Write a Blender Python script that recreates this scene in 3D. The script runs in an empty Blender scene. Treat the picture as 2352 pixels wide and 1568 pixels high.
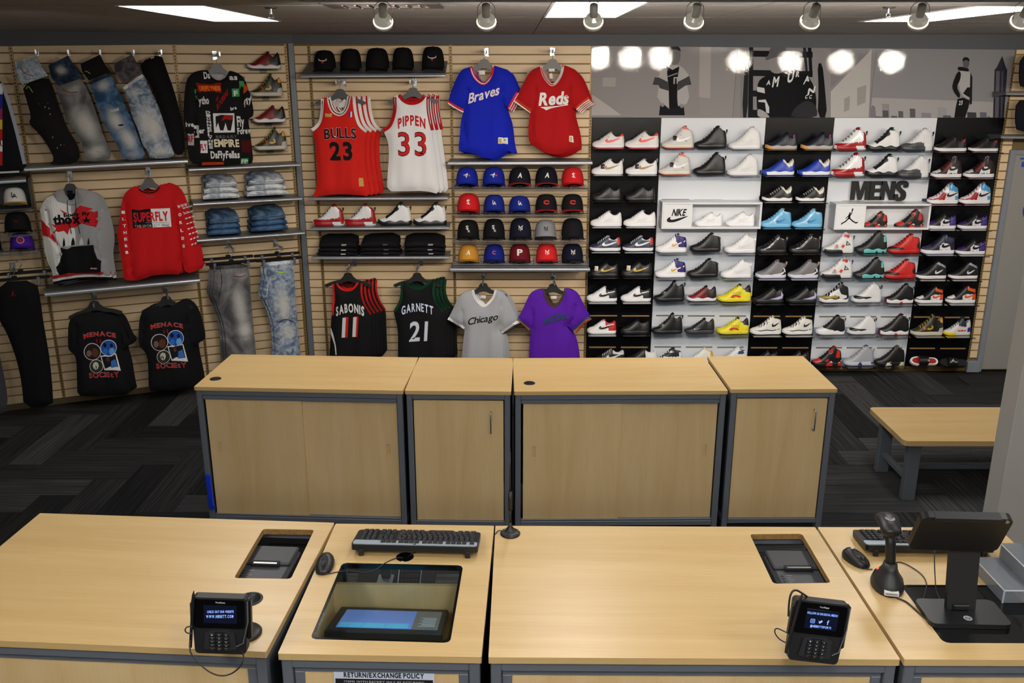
import bpy,math,random
from mathutils import Vector,Matrix
from mathutils.geometry import delaunay_2d_cdt
R=math.radians
C=bpy.context.scene.collection
random.seed(7)
# ---------------------------------------------------------------- camera, world, lights, exposure
FPX,PITCH,CAMZ=2061.0,0.295,2.754
YW=8.12
CEIL=3.032
scn=bpy.context.scene
cd=bpy.data.cameras.new('camera');cam=bpy.data.objects.new('camera',cd);C.objects.link(cam)
cd.sensor_width=36.0;cd.lens=36.0*FPX/2352.0
cam.location=(0,0,CAMZ);cam.rotation_euler=(math.pi/2-PITCH,0,0)
scn.camera=cam
scn.view_settings.view_transform='Standard';scn.view_settings.look='None'
scn.view_settings.gamma=1.0;scn.view_settings.use_curve_mapping=False
scn.view_settings.exposure=0.22
w=bpy.data.worlds.new('world');scn.world=w;w.use_nodes=True
w.node_tree.nodes['Background'].inputs[0].default_value=(0.9,0.93,1,1)
w.node_tree.nodes['Background'].inputs[1].default_value=0.05
PANEL_W,SPOT_W=12.5,50.0
def ray(px,py):
 u,v=px-1176.0,py-784.0
 c,s=math.cos(PITCH),math.sin(PITCH)
 return Vector((u,FPX*c-v*s,-(FPX*s+v*c)))/FPX
CAM=Vector((0,0,CAMZ))
def onZ(px,py,z):
 d=ray(px,py);return CAM+d*((z-CAMZ)/d.z)
def onY(px,py,y):
 d=ray(px,py);return CAM+d*(y/d.y)
class Frame:
 """A vertical plane: local x runs right along it, y into it, z up."""
 def __init__(s,o,rot):
  s.rot=rot;s.M=Matrix.Translation(o)@Matrix.Rotation(rot,4,'Z');s.I=s.M.inverted()
 def hit(s,px,py,off=0.0):
  o=s.I@CAM;d=s.I.to_3x3()@ray(px,py)
  p=o+d*((-off-o.y)/d.y);return(p.x,p.z)
 def pt(s,x,y,z):return s.M@Vector((x,y,z))
MAIN=Frame((0,YW,0),0.0)
CORN=Vector((-1.885,YW,0));LROT=R(24)
LEFT=Frame(CORN,LROT)
def crop(x0,y0,k):
 return lambda pts:[(x0+a/k,y0+b/k)for a,b in pts]
c1=crop(0,0,3.137);c2=crop(400,80,4.125);c3=crop(0,360,4.6125);c4=crop(0,600,4.356)
c5=crop(420,360,3.3375);c6=crop(680,80,4.022);c7=crop(690,440,4.125);c8=crop(1010,90,5.228)
d1=crop(1020,360,5.809);d2=crop(1010,600,6.533);d3=crop(1340,80,4.9);d4=crop(1700,80,3.607)
# ---------------------------------------------------------------- materials
def lin(c):
 if isinstance(c,str):
  c=c.lstrip('#');c=[int(c[i:i+2],16)/255 for i in(0,2,4)]
 return tuple((x/12.92 if x<=.04045 else((x+.055)/1.055)**2.4)for x in c)+(1,)
MC={}
def mat(col,rough=.6,metal=0.0,spec=.5,coat=0.0,noise=0.0,nscale=8.0,bump=0.0,bscale=60.0,emit=0.0,name=None,stretch=None):
 key=(col if isinstance(col,str)else tuple(col),rough,metal,spec,coat,noise,nscale,bump,bscale,emit,stretch)
 if key in MC:return MC[key]
 m=bpy.data.materials.new(name or 'material');m.use_nodes=True
 nt=m.node_tree;b=nt.nodes['Principled BSDF']
 c=lin(col)
 b.inputs['Base Color'].default_value=c
 b.inputs['Roughness'].default_value=rough;b.inputs['Metallic'].default_value=metal
 b.inputs['Specular IOR Level'].default_value=spec;b.inputs['Coat Weight'].default_value=coat
 b.inputs['Coat Roughness'].default_value=.08
 if emit:
  b.inputs['Emission Color'].default_value=c;b.inputs['Emission Strength'].default_value=emit
 if noise or bump:
  tc=nt.nodes.new('ShaderNodeTexCoord');mp=nt.nodes.new('ShaderNodeMapping')
  nt.links.new(tc.outputs['Object'],mp.inputs[0])
  if stretch:mp.inputs['Scale'].default_value=stretch
 if noise:
  n=nt.nodes.new('ShaderNodeTexNoise');n.inputs['Scale'].default_value=nscale;n.inputs['Detail'].default_value=5
  nt.links.new(mp.outputs[0],n.inputs['Vector'])
  cr=nt.nodes.new('ShaderNodeValToRGB')
  cr.color_ramp.elements[0].position=.3;cr.color_ramp.elements[1].position=.7
  cr.color_ramp.elements[0].color=tuple(max(0,x*(1-noise))for x in c[:3])+(1,)
  cr.color_ramp.elements[1].color=tuple(min(1,x*(1+noise))for x in c[:3])+(1,)
  nt.links.new(n.outputs['Fac'],cr.inputs[0]);nt.links.new(cr.outputs[0],b.inputs['Base Color'])
 if bump:
  n=nt.nodes.new('ShaderNodeTexNoise');n.inputs['Scale'].default_value=bscale;n.inputs['Detail'].default_value=3
  nt.links.new(mp.outputs[0],n.inputs['Vector'])
  bp=nt.nodes.new('ShaderNodeBump');bp.inputs['Strength'].default_value=bump;bp.inputs['Distance'].default_value=.01
  nt.links.new(n.outputs['Fac'],bp.inputs['Height']);nt.links.new(bp.outputs[0],b.inputs['Normal'])
 MC[key]=m;return m
def cloth(col,rough=.85,**k):return mat(col,rough=rough,spec=.2,bump=.15,bscale=300,**k)
def glass_mat(tint=(.9,.95,.95),refl=.3,rough=.02):
 m=bpy.data.materials.new('clear_pane');m.use_nodes=True;nt=m.node_tree;nt.nodes.clear()
 o=nt.nodes.new('ShaderNodeOutputMaterial');mx=nt.nodes.new('ShaderNodeMixShader')
 t=nt.nodes.new('ShaderNodeBsdfTransparent');t.inputs[0].default_value=tint+(1,)
 g=nt.nodes.new('ShaderNodeBsdfGlossy');g.inputs['Roughness'].default_value=rough
 fr=nt.nodes.new('ShaderNodeLayerWeight');fr.inputs[0].default_value=refl
 pw=nt.nodes.new('ShaderNodeMath');pw.operation='POWER';pw.inputs[1].default_value=3;nt.links.new(fr.outputs['Facing'],pw.inputs[0]);nt.links.new(pw.outputs[0],mx.inputs[0]);nt.links.new(t.outputs[0],mx.inputs[1]);nt.links.new(g.outputs[0],mx.inputs[2])
 nt.links.new(mx.outputs[0],o.inputs[0]);return m
GLASS=glass_mat();ACRYL=glass_mat((.80,.84,.88),.3,.08);ACRYL_GREY=glass_mat((.55,.6,.66),.6,.15)
def wood_mat(name,base,dark,axis,scale=1.0,rough=.38,strength=1.0,coat=.12):
 m=bpy.data.materials.new(name);m.use_nodes=True;nt=m.node_tree;b=nt.nodes['Principled BSDF']
 tc=nt.nodes.new('ShaderNodeTexCoord');mp=nt.nodes.new('ShaderNodeMapping');nt.links.new(tc.outputs['Object'],mp.inputs[0])
 s=[1.0,1.0,1.0]
 for i in range(3):s[i]=(.55 if i==axis else 7.0)*scale
 mp.inputs['Scale'].default_value=s
 n=nt.nodes.new('ShaderNodeTexNoise');n.inputs['Scale'].default_value=1.3;n.inputs['Detail'].default_value=7;n.inputs['Distortion'].default_value=.9
 nt.links.new(mp.outputs[0],n.inputs['Vector'])
 mp2=nt.nodes.new('ShaderNodeMapping');nt.links.new(tc.outputs['Object'],mp2.inputs[0])
 mp2.inputs['Scale'].default_value=[(6 if i==axis else 160)*scale for i in range(3)]
 n2=nt.nodes.new('ShaderNodeTexNoise');n2.inputs['Scale'].default_value=1;n2.inputs['Detail'].default_value=3
 nt.links.new(mp2.outputs[0],n2.inputs['Vector'])
 ad=nt.nodes.new('ShaderNodeMath');ad.operation='MULTIPLY_ADD';ad.inputs[1].default_value=.35
 nt.links.new(n2.outputs['Fac'],ad.inputs[0]);nt.links.new(n.outputs['Fac'],ad.inputs[2])
 cr=nt.nodes.new('ShaderNodeValToRGB');cr.color_ramp.elements[0].position=.5;cr.color_ramp.elements[1].position=.95
 cr.color_ramp.elements[0].color=lin(base);cr.color_ramp.elements[1].color=lin(dark)
 nt.links.new(ad.outputs[0],cr.inputs[0]);nt.links.new(cr.outputs[0],b.inputs['Base Color'])
 b.inputs['Roughness'].default_value=rough;b.inputs['Coat Weight'].default_value=coat;b.inputs['Coat Roughness'].default_value=.25
 return m
TOPWOOD=wood_mat('maple_laminate','#cbae79','#bd9b65',0)
DOORWOOD=wood_mat('maple_laminate_upright','#d8bd8e','#ccad7a',2,rough=.45,coat=.0)
SLATM=mat('#dbc19a',rough=.5,noise=.06,nscale=3,stretch=(1,1,4),name='slat_maple')
GROOVE=mat('#6e5a34',rough=.6,name='groove_edge')
STEEL=mat('#9a9ea4',rough=.32,metal=.75,name='shelf_metal')
STEELD=mat('#6e7278',rough=.45,metal=.5,name='shelf_metal_top')
CHROME=mat('#a4abb2',rough=.3,metal=.9,name='chrome')
FRAMEM=mat('#666c75',rough=.5,metal=.15,name='grey_frame')
BANDM=mat('#4e5259',rough=.7,name='grey_band')
RISER=mat('#7d838b',rough=.2,name='grey_acrylic');RISER.node_tree.nodes['Principled BSDF'].inputs['Alpha'].default_value=.6;EDGEM=mat('#aab0b6',rough=.3)
BLACKP=mat('#17181a',rough=.42,name='black_plastic')
BLACKG=mat('#08090a',rough=.12,name='gloss_black')
BLACKM=mat('#0c0c0d',rough=.75,name='matt_black')
WHITEP=mat('#e4e6ea',rough=.4,name='white_panel')
CHARC=mat('#303236',rough=.5,name='charcoal_plastic')
# ---------------------------------------------------------------- geometry helpers
class MB:
 def __init__(s):s.v=[];s.f=[];s.m=[];s.M=Matrix()
 def add(s,vs,fs,mi=0):
  n=len(s.v);s.v+=[s.M@Vector(a)for a in vs]
  for f in fs:s.f.append([n+i for i in f]);s.m.append(mi)
  return s
 def box(s,x0,x1,y0,y1,z0,z1,mi=0):
  vs=[(x,y,z)for x in(x0,x1)for y in(y0,y1)for z in(z0,z1)]
  return s.add(vs,[(0,1,3,2),(4,6,7,5),(0,4,5,1),(2,3,7,6),(0,2,6,4),(1,5,7,3)],mi)
 def cbox(s,x0,x1,y0,y1,z0,z1,c=.003,mi=0):
  """box with chamfered edges"""
  xs,ys,zs=(x0,x1),(y0,y1),(z0,z1);sg=(1,-1)
  c=min(c,(x1-x0)*.45,(y1-y0)*.45,(z1-z0)*.45)
  vs=[];idx={}
  for i in(0,1):
   for j in(0,1):
    for k in(0,1):
     for a in range(3):
      p=[xs[i],ys[j],zs[k]];q=[sg[i],sg[j],sg[k]]
      for b in range(3):
       if b!=a:p[b]+=q[b]*c
      idx[i,j,k,a]=len(vs);vs.append(p)
  fs=[]
  for a in range(3):
   o=[b for b in range(3)if b!=a]
   for e in(0,1):
    r=[]
    for(p,q)in((0,0),(1,0),(1,1),(0,1)):
     t=[0,0,0];t[a]=e;t[o[0]]=p;t[o[1]]=q;r.append(idx[t[0],t[1],t[2],a])
    fs.append(r)
  for a in range(3):
   o=[b for b in range(3)if b!=a]
   for p in(0,1):
    for q in(0,1):
     r=[]
     for e,w_ in((0,o[0]),(1,o[0]),(1,o[1]),(0,o[1])):
      t=[0,0,0];t[a]=e;t[o[0]]=p;t[o[1]]=q;r.append(idx[t[0],t[1],t[2],w_])
     fs.append(r)
  for i in(0,1):
   for j in(0,1):
    for k in(0,1):fs.append([idx[i,j,k,a]for a in range(3)])
  return s.add(vs,fs,mi)
 def cyl(s,p0,p1,r0,r1=None,n=12,mi=0,cap=True):
  p0,p1=Vector(p0),Vector(p1);r1=r0 if r1 is None else r1
  d=(p1-p0).normalized();a=d.orthogonal().normalized();b=d.cross(a)
  vs=[]
  for p,r in((p0,r0),(p1,r1)):
   for i in range(n):
    t=2*math.pi*i/n;vs.append(p+(a*math.cos(t)+b*math.sin(t))*r)
  fs=[(i,(i+1)%n,n+(i+1)%n,n+i)for i in range(n)]
  if cap:fs+=[list(range(n))[::-1],list(range(n,2*n))]
  return s.add(vs,fs,mi)
 def tube(s,pts,r,n=6,mi=0):
  pts=[Vector(p)for p in pts];vs=[];m=len(pts)
  for k,p in enumerate(pts):
   d=(pts[min(k+1,m-1)]-pts[max(k-1,0)])
   d=d.normalized()if d.length else Vector((0,0,1))
   if k==0:a=d.orthogonal().normalized()
   else:a=(a-d*a.dot(d)).normalized()
   b=d.cross(a)
   for i in range(n):
    t=2*math.pi*i/n;vs.append(p+(a*math.cos(t)+b*math.sin(t))*r)
  fs=[(k*n+i,k*n+(i+1)%n,(k+1)*n+(i+1)%n,(k+1)*n+i)for k in range(m-1)for i in range(n)]
  fs+=[list(range(n))[::-1],list(range((m-1)*n,m*n))]
  return s.add(vs,fs,mi)
 def lathe(s,prof,n=20,mi=0,sy=1.0):
  vs=[(r*math.cos(2*math.pi*i/n),sy*r*math.sin(2*math.pi*i/n),z)for r,z in prof for i in range(n)]
  fs=[(k*n+i,k*n+(i+1)%n,(k+1)*n+(i+1)%n,(k+1)*n+i)for k in range(len(prof)-1)for i in range(n)]
  fs+=[list(range(n))[::-1],list(range((len(prof)-1)*n,len(prof)*n))]
  return s.add(vs,fs,mi)
 def prism(s,pts,a0,a1,axis='z',mi=0,holes=()):
  """extrude a 2D outline (with holes) along an axis; axis y: pts are (x,z)"""
  E=lambda p,a:(p[0],p[1],a)if axis=='z' else((p[0],a,p[1])if axis=='y' else(a,p[0],p[1]))
  if holes:
   vv,tt=tri([pts]+list(holes),[pts],list(holes))
   s.add([E(p,a0)for p in vv],tt,mi);s.add([E(p,a1)for p in vv],tt,mi)
   for lp in[pts]+list(holes):
    n=len(lp)
    s.add([E(p,a0)for p in lp]+[E(p,a1)for p in lp],[(i,(i+1)%n,n+(i+1)%n,n+i)for i in range(n)],mi)
   return s
  n=len(pts)
  return s.add([E(p,a0)for p in pts]+[E(p,a1)for p in pts],[(i,(i+1)%n,n+(i+1)%n,n+i)for i in range(n)]+[list(range(n))[::-1],list(range(n,2*n))],mi)
 def mesh(s,name,mats):
  me=bpy.data.meshes.new(name);me.from_pydata([tuple(a)for a in s.v],[],s.f)
  for m in(mats if isinstance(mats,(list,tuple))else[mats]):me.materials.append(m)
  if any(s.m):me.polygons.foreach_set('material_index',s.m)
  return me
def smooth(me,on=True):
 me.polygons.foreach_set('use_smooth',[on]*len(me.polygons));return me
def auto(me,ang=35):
 smooth(me)
 try:me.set_sharp_from_angle(angle=R(ang))
 except Exception:pass
 return me
def fixn(me):
 import bmesh
 bm=bmesh.new();bm.from_mesh(me);bmesh.ops.recalc_face_normals(bm,faces=bm.faces);bm.to_mesh(me);bm.free();return me
def inside(p,poly):
 x,y=p;r=False;n=len(poly);j=n-1
 for i in range(n):
  xi,yi=poly[i];xj,yj=poly[j]
  if(yi>y)!=(yj>y)and x<(xj-xi)*(y-yi)/(yj-yi)+xi:r=not r
  j=i
 return r
def tri(loops,keep,holes=(),pts=()):
 """constrained triangulation; keeps the triangles whose centre is inside keep and outside holes"""
 vs=[];es=[]
 for lp in loops:
  n=len(vs);vs+=[Vector(p)for p in lp];es+=[(n+i,n+(i+1)%len(lp))for i in range(len(lp))]
 vs+=[Vector(p)for p in pts]
 ov,oe,of,*_=delaunay_2d_cdt(vs,es,[],0,1e-6)
 out=[]
 for f in of:
  c=sum((ov[i]for i in f),Vector((0,0)))/len(f)
  if any(inside(c,k)for k in keep)and not any(inside(c,h)for h in holes):out.append(list(f))
 return[(v.x,v.y)for v in ov],out
def smoothp(pts,it=1,closed=True):
 for _ in range(it):
  o=[];n=len(pts)
  for i in range(n if closed else n-1):
   a,b=pts[i],pts[(i+1)%n]
   o+=[(a[0]*.75+b[0]*.25,a[1]*.75+b[1]*.25),(a[0]*.25+b[0]*.75,a[1]*.25+b[1]*.75)]
  pts=o
 return pts
def obj(name,me,parent=None,loc=None,rot=None,label=None,kind=None):
 o=bpy.data.objects.new(name,me);C.objects.link(o)
 if parent:o.parent=parent
 if loc is not None:o.location=loc
 if rot is not None:o.rotation_euler=(0,0,rot)if isinstance(rot,(int,float))else rot
 if label:o['label']=label
 if kind:o['kind']=kind
 return o
def tag(o,label,cat,group=None):
 o['label']=label;o['category']=cat
 if group:o['group']=group
 return o
def thing(name,label,cat,loc=(0,0,0),rot=0,group=None):
 o=bpy.data.objects.new(name,None);C.objects.link(o);o.location=loc;o.rotation_euler=(0,0,rot);o.empty_display_size=.05
 return tag(o,label,cat,group)
def struct(name,me,parent=None,loc=None,rot=None):
 return obj(name,me,parent,loc,rot,kind=None if parent else 'structure')
def copy_thing(root,loc=None,rot=None,label=None,group=None,scale=None):
 r=root.copy();C.objects.link(r)
 if loc is not None:r.location=loc
 if rot is not None:r.rotation_euler=(0,0,rot)
 if scale is not None:r.scale=(scale,)*3
 if label:r['label']=label
 if group:r['group']=group
 for ch in list(root.children):
  c=ch.copy();C.objects.link(c);c.parent=r
  for g in ch.children:
   e=g.copy();C.objects.link(e);e.parent=c
 return r
# ---------------------------------------------------------------- lettering from the built-in font
CHARS='ABCDEFGHIJKLMNOPQRSTUVWXYZabcdefghijklmnopqrstuvwxyz0123456789/!@.*+?:#'
GL={}
def make_glyphs():
 obs=[]
 for wt,off in(('n',.0),('b',.022),('x',.038)):
  for ch in CHARS:
   c=bpy.data.curves.new('g','FONT');c.body=ch;c.size=1;c.offset=off;c.resolution_u=3;c.fill_mode='BOTH'
   o=bpy.data.objects.new('g',c);C.objects.link(o);obs.append((wt,ch,o))
 dg=bpy.context.evaluated_depsgraph_get()
 for wt,ch,o in obs:
  me=o.evaluated_get(dg).to_mesh()
  GL[wt,ch]=([(v.co.x,v.co.y)for v in me.vertices],[list(p.vertices)for p in me.polygons])
 cs=[o.data for _,_,o in obs]
 for _,_,o in obs:bpy.data.objects.remove(o)
 for c in cs:bpy.data.curves.remove(c)
make_glyphs()
CAPH=max(y for x,y in GL['n','H'][0])
def letters(s,quad,wt='b',arc=0.0,gap=.12,slant=0.0,sub=0):
 """lay a word into a quad given as bottom-left, bottom-right, height: returns (verts2d, faces)"""
 (x0,z0),(x1,z1),h=quad
 V=[];F=[];x=0.0
 for ch in s:
  if ch==' ':x+=.3;continue
  gv,gf=GL[wt,ch]
  mn=min(a for a,b in gv);mx=max(a for a,b in gv)
  n=len(V);V+=[(x+a-mn,b/CAPH)for a,b in gv];F+=[[n+i for i in f]for f in gf]
  x+=mx-mn+gap
 W=max(x-gap,1e-6);o=[]
 for a,b in V:
  t=a/W
  o.append((x0+(x1-x0)*t+slant*b*h,z0+(z1-z0)*t+b*h+arc*(1-(2*t-1)**2)))
 return o,F
def stroke(pts,r,n=0):
 """thick polyline as a set of quads plus round joints in 2D"""
 V=[];F=[]
 for i in range(len(pts)-1):
  a,b=Vector(pts[i]),Vector(pts[i+1]);d=(b-a)
  if d.length<1e-9:continue
  d.normalize();nn=Vector((-d.y,d.x))*r;k=len(V)
  V+=[tuple(a+nn),tuple(a-nn),tuple(b-nn),tuple(b+nn)];F.append([k,k+1,k+2,k+3])
 for p in pts:
  k=len(V);V+=[(p[0]+r*math.cos(t*math.pi/4),p[1]+r*math.sin(t*math.pi/4))for t in range(8)];F.append(list(range(k,k+8)))
 return V,F
SW=smoothp([(1,1),(.55,.62),(.33,.42),(.2,.38),(.14,.5),(.19,.8),(.05,.62),(0,.3),(.06,.06),(.2,0),(.38,.08),(.6,.35)],2)
SWF=[list(range(len(SW)))]
def swoosh2d(x0,x1,z0,z1):
 vv,ff=tri([SW],[SW]);return[(x0+(x1-x0)*a,z0+(z1-z0)*b)for a,b in vv],ff
JM=[([(.62,1.0),(.60,.9)],.045),([(.60,.9),(.57,.66),(.5,.6)],.028),([(.48,.72),(.48,.74)],.055),([(.46,.62),(.45,.42)],.075),([(.43,.6),(.32,.48),(.26,.38)],.025),([(.45,.42),(.25,.2),(.02,.06)],.04),([(.47,.42),(.7,.22),(.92,.1),(1.0,.14)],.04),([(.02,.06),(0,.0)],.022)]
def jump2d(x0,x1,z0,z1):
 V=[];F=[]
 for pts,r in JM:
  v,f=stroke([(x0+(x1-x0)*a,z0+(z1-z0)*b)for a,b in pts],r*(z1-z0))
  n=len(V);V+=v;F+=[[n+i for i in q]for q in f]
 return V,F
def decal(name,vf,y,m,parent,th=.0012,label=None,yf=None,stand=0.0):
 """flat lettering: 2D verts (x,z) set at depth y (or on yf(x,z)) facing the room"""
 V,F=vf
 Y=[(yf(a,b)-stand if yf else y)for a,b in V]
 me=bpy.data.meshes.new(name);me.from_pydata([(a,q,b)for(a,b),q in zip(V,Y)],[],F);me.materials.append(m)
 return obj(name,me,parent,label=label)
def merge2d(*vfs):
 V=[];F=[]
 for v,f in vfs:
  n=len(V);V+=v;F+=[[n+i for i in q]for q in f]
 return V,F
# ---------------------------------------------------------------- the setting
mb=MB().box(-7.6,5.6,-3.2,9.2,-.06,-.012)
floor=struct('floor',mb.mesh('floor',mat('#101011',rough=.9)))
def carpet_mat(col,n):
 m=bpy.data.materials.new('carpet');m.use_nodes=True;nt=m.node_tree;b=nt.nodes['Principled BSDF']
 tc=nt.nodes.new('ShaderNodeTexCoord');oi=nt.nodes.new('ShaderNodeObjectInfo');mp=nt.nodes.new('ShaderNodeMapping')
 av=nt.nodes.new('ShaderNodeVectorMath');av.operation='ADD'
 nt.links.new(tc.outputs['Object'],av.inputs[0]);nt.links.new(oi.outputs['Location'],av.inputs[1])
 nt.links.new(av.outputs[0],mp.inputs[0]);mp.inputs['Scale'].default_value=(1.5,90,1)
 ns=nt.nodes.new('ShaderNodeTexNoise');ns.inputs['Scale'].default_value=1;ns.inputs['Detail'].default_value=4
 nt.links.new(mp.outputs[0],ns.inputs[0])
 cr=nt.nodes.new('ShaderNodeValToRGB');cr.color_ramp.elements[0].position=.35;cr.color_ramp.elements[1].position=.75
 c=lin(col);cr.color_ramp.elements[0].color=tuple(x*.55 for x in c[:3])+(1,);cr.color_ramp.elements[1].color=tuple(x*n for x in c[:3])+(1,)
 nt.links.new(ns.outputs[0],cr.inputs[0]);nt.links.new(cr.outputs[0],b.inputs['Base Color'])
 b.inputs['Roughness'].default_value=.95;b.inputs['Specular IOR Level'].default_value=.1
 return m
CARP=[carpet_mat('#2d2d2e',2.1),carpet_mat('#363637',2.3),carpet_mat('#242425',1.7),carpet_mat('#424242',1.9)]
PL,PW=.98,.245
tm=[MB().cbox(-PL/2+.001,PL/2-.001,-PW/2+.001,PW/2-.001,-.012,0,.0015).mesh('carpet_plank',m)for m in CARP]
cnt=0
st=PW*math.sqrt(2)
def visible_floor(p):
 if p.y<2.6 or p.y>8.0:return False
 if p.y<3.2:return abs(p.x)<1.2
 q=LEFT.I@p
 if p.x<-1.9 and q.y>-.05:return False
 if 4.7<p.y<5.5 and-1.5<p.x<1.5:return False
 lim=2.9+(p.y-4)*.42
 if abs(p.x)>lim+.6:return False
 return not(-1.25<p.x<1.35 and 4.9<p.y<7.0)
for i in range(-34,35):
 for j in range(-10,11):
        # herringbone rows of planks, alternating 45 degrees each way
  for kind in(0,1):
   ang=R(45)if kind==0 else R(-45)
   a=Vector((1,0,0));b=Vector((0,1,0))
   o=a*(PW*i)+b*(PW*i)*1.0+(a*(PL*j)-b*(PL*j))
   base=Vector((0,5.5,0))+o
   p=base+(a*(PL/2)+b*(PW/2)if kind==0 else b*(PL/2+PW)-a*(-PW/2)+Vector((0,0,0)))
   if not visible_floor(p):continue
   t=obj('carpet_tile',tm[random.choice((0,0,1,1,2,3))],floor,loc=p,rot=0 if kind==0 else R(90));cnt+=1
print('carpet planks',cnt)
# ceiling: big panels with thin joints, hung from a slab
CEILM=mat('#94918f',rough=.9,noise=.05,nscale=30,name='ceiling_tile')
LIGHTS=[(-2.245,5.0),(-.28+.0,5.0)]
p1=[onZ(*q,CEIL)for q in((478,53),(648,45),(512,7),(302,14))]
p2=[onZ(*q,CEIL)for q in((1248,40),(1412,40))]
p3=[onZ(*q,CEIL)for q in((2035,50),(2210,54))]
LW,LD=.42,.95
LX=[-1.83,p2[0].x,2.15]
LY=[5.82,5.40,5.86]
ceil=struct('ceiling',MB().box(-7.6,5.6,-3.2,9.2,CEIL+.03,CEIL+.08).mesh('ceiling',CEILM))
rects=[(x,y-1.42,LW,1.42)for x,y in zip(LX,LY)]
for r_ in range(1,4):
 for x in LX:rects.append((x,5.36-LD-r_*2.1,LW,LD))  # out-of-view panels added to light the counters and cabinet fronts
rects+=[(4.01,y_,LW,LD)for y_ in(4.41,2.31)]  # unseen extra column, added to brighten the bench side
TX,TY=1.95/2,1.95/2
def minus(a,b):
 """rectangle a=(x0,x1,y0,y1) less rectangle b: list of rectangles"""
 x0,x1,y0,y1=a;u0,u1,v0,v1=max(x0,b[0]),min(x1,b[1]),max(y0,b[2]),min(y1,b[3])
 if u0>=u1 or v0>=v1:return[a]
 o=[]
 if v0>y0:o.append((x0,x1,y0,v0))
 if v1<y1:o.append((x0,x1,v1,y1))
 if u0>x0:o.append((x0,u0,v0,v1))
 if u1<x1:o.append((u1,x1,v0,v1))
 return o
x=LX[1]-1.95*4-.003
while x<5.4:
 y=5.36-1.95*4
 while y<9.0:
  rs=[(x,x+TX,y,y+TY)]
  for(lx,ly,lw,ld)in rects:rs=[q for r0 in rs for q in minus(r0,(lx,lx+lw,ly,ly+ld))]
  b=MB()
  for(a0,a1,b0,b1)in rs:
   if a1-a0>.03 and b1-b0>.03:b.box(a0+.003,a1-.003,b0+.003,b1-.003,CEIL,CEIL+.03)
  if b.v and y>1.2:obj('ceiling_tile',b.mesh('ceiling_tile',CEILM),ceil)
  elif b.v:ceil_b=obj('ceiling_tile',b.mesh('ceiling_tile',CEILM),ceil)
  y+=TY
 x+=TX
LEMIT=bpy.data.materials.new('light_diffuser');LEMIT.use_nodes=True
_b=LEMIT.node_tree.nodes['Principled BSDF'];_b.inputs['Emission Color'].default_value=(1,.97,.93,1);_b.inputs['Emission Strength'].default_value=PANEL_W*1.05
LEMIT2=LEMIT.copy();LEMIT2.node_tree.nodes['Principled BSDF'].inputs['Emission Strength'].default_value=PANEL_W*.55
LEMIT3=LEMIT.copy();LEMIT3.node_tree.nodes['Principled BSDF'].inputs['Emission Strength'].default_value=PANEL_W*2.1
for i,(lx,ly,lw,ld)in enumerate(rects):
 nm=['over the hanging jeans','behind the middle track lamps','nearest the grey door wall'][i]if i<3 else 'further back over the shop, bay %s'%'abcdefghijklm'[i-3]
 t=thing('ceiling_light','flush white ceiling light panel '+nm,'ceiling light',(lx,ly,CEIL),0,'recessed ceiling light panels')
 obj('diffuser',MB().box(.012,lw-.012,.012,ld-.012,.004,.012).mesh('diffuser',LEMIT if ly>3.5 else(LEMIT2 if ly>1.2 else LEMIT3)),t)
 fm=MB()
 for q in((0,lw,0,.012),(0,lw,ld-.012,ld),(0,.012,.012,ld-.012),(lw-.012,lw,.012,ld-.012)):fm.box(*q,-.002,.02)
 obj('frame',fm.mesh('frame',mat('#d8d8d8',rough=.5)),t)
# shell walls out of the picture, and the back wall body
WPAINT=mat('#b9b6ad',rough=.8,name='wall_paint')
backw=struct('wall_back',MB().box(CORN.x-.02,5.5,YW,YW+.12,0,CEIL).mesh('wall_back',GROOVE))
leftw=struct('wall_left',MB().box(-6.0,0,0,.12,0,CEIL).mesh('wall_left',GROOVE),loc=CORN,rot=LROT)
struct('wall_right',MB().box(5.45,5.55,-3.2,YW,0,CEIL).mesh('wall_right',WPAINT))
struct('wall_front',MB().box(-7.5,5.5,-3.2,-3.1,0,CEIL).mesh('wall_front',WPAINT))
struct('wall_side',MB().box(-7.6,-7.5,-3.2,5.9,0,CEIL).mesh('wall_side',WPAINT))
# slats, 3 inch pitch, each its own board
SP=.0762
BOT=.055
NS=39
def slats(wall,segs,z0,n,zmax):
 for(xa,xb)in segs:
  me=MB().cbox(xa,xb,-.02,0,0,SP-.009,.002).mesh('slat',SLATM)
  for i in range(n):
   z=z0+i*SP
   if z+SP*.5>zmax:break
   obj('slat',me,wall,loc=(0,YW if wall is backw else 0,z))
TOPZ=2.754+.217
mainx=lambda px,py:MAIN.hit(px,py)[0]
XA,XB,XC=CORN.x+.012,mainx(723 if 0 else 742,464),0
STRIPX=[mainx(732,464),mainx(1041,450)]
SHOE0=MAIN.hit(1352.5,540,.02)[0];SHOE1=MAIN.hit(2266,530,.02)[0]
segs=[(CORN.x+.012,STRIPX[0]-.012),(STRIPX[0]+.012,STRIPX[1]-.012),(STRIPX[1]+.012,SHOE0-.02)]
slats(backw,segs,BOT,NS,TOPZ)
DOORX=MAIN.hit(2280,600)[0]
slats(backw,[(SHOE1+.02,DOORX)],BOT+SP,NS,TOPZ)
slats(backw,[(DOORX,5.4)],BOT+SP*28.0,14,TOPZ)
def lx(px,py):return LEFT.hit(px,py)[0]
LS=[lx(83,500),lx(427,400),lx(676,400)]
LS=[lx(66,383),lx(431,414),lx(676,383)]
slats(leftw,[(-4.6,LS[0]-.012),(LS[0]+.012,LS[1]-.012),(LS[1]+.012,LS[2]-.004)],BOT,NS,TOPZ)
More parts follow.
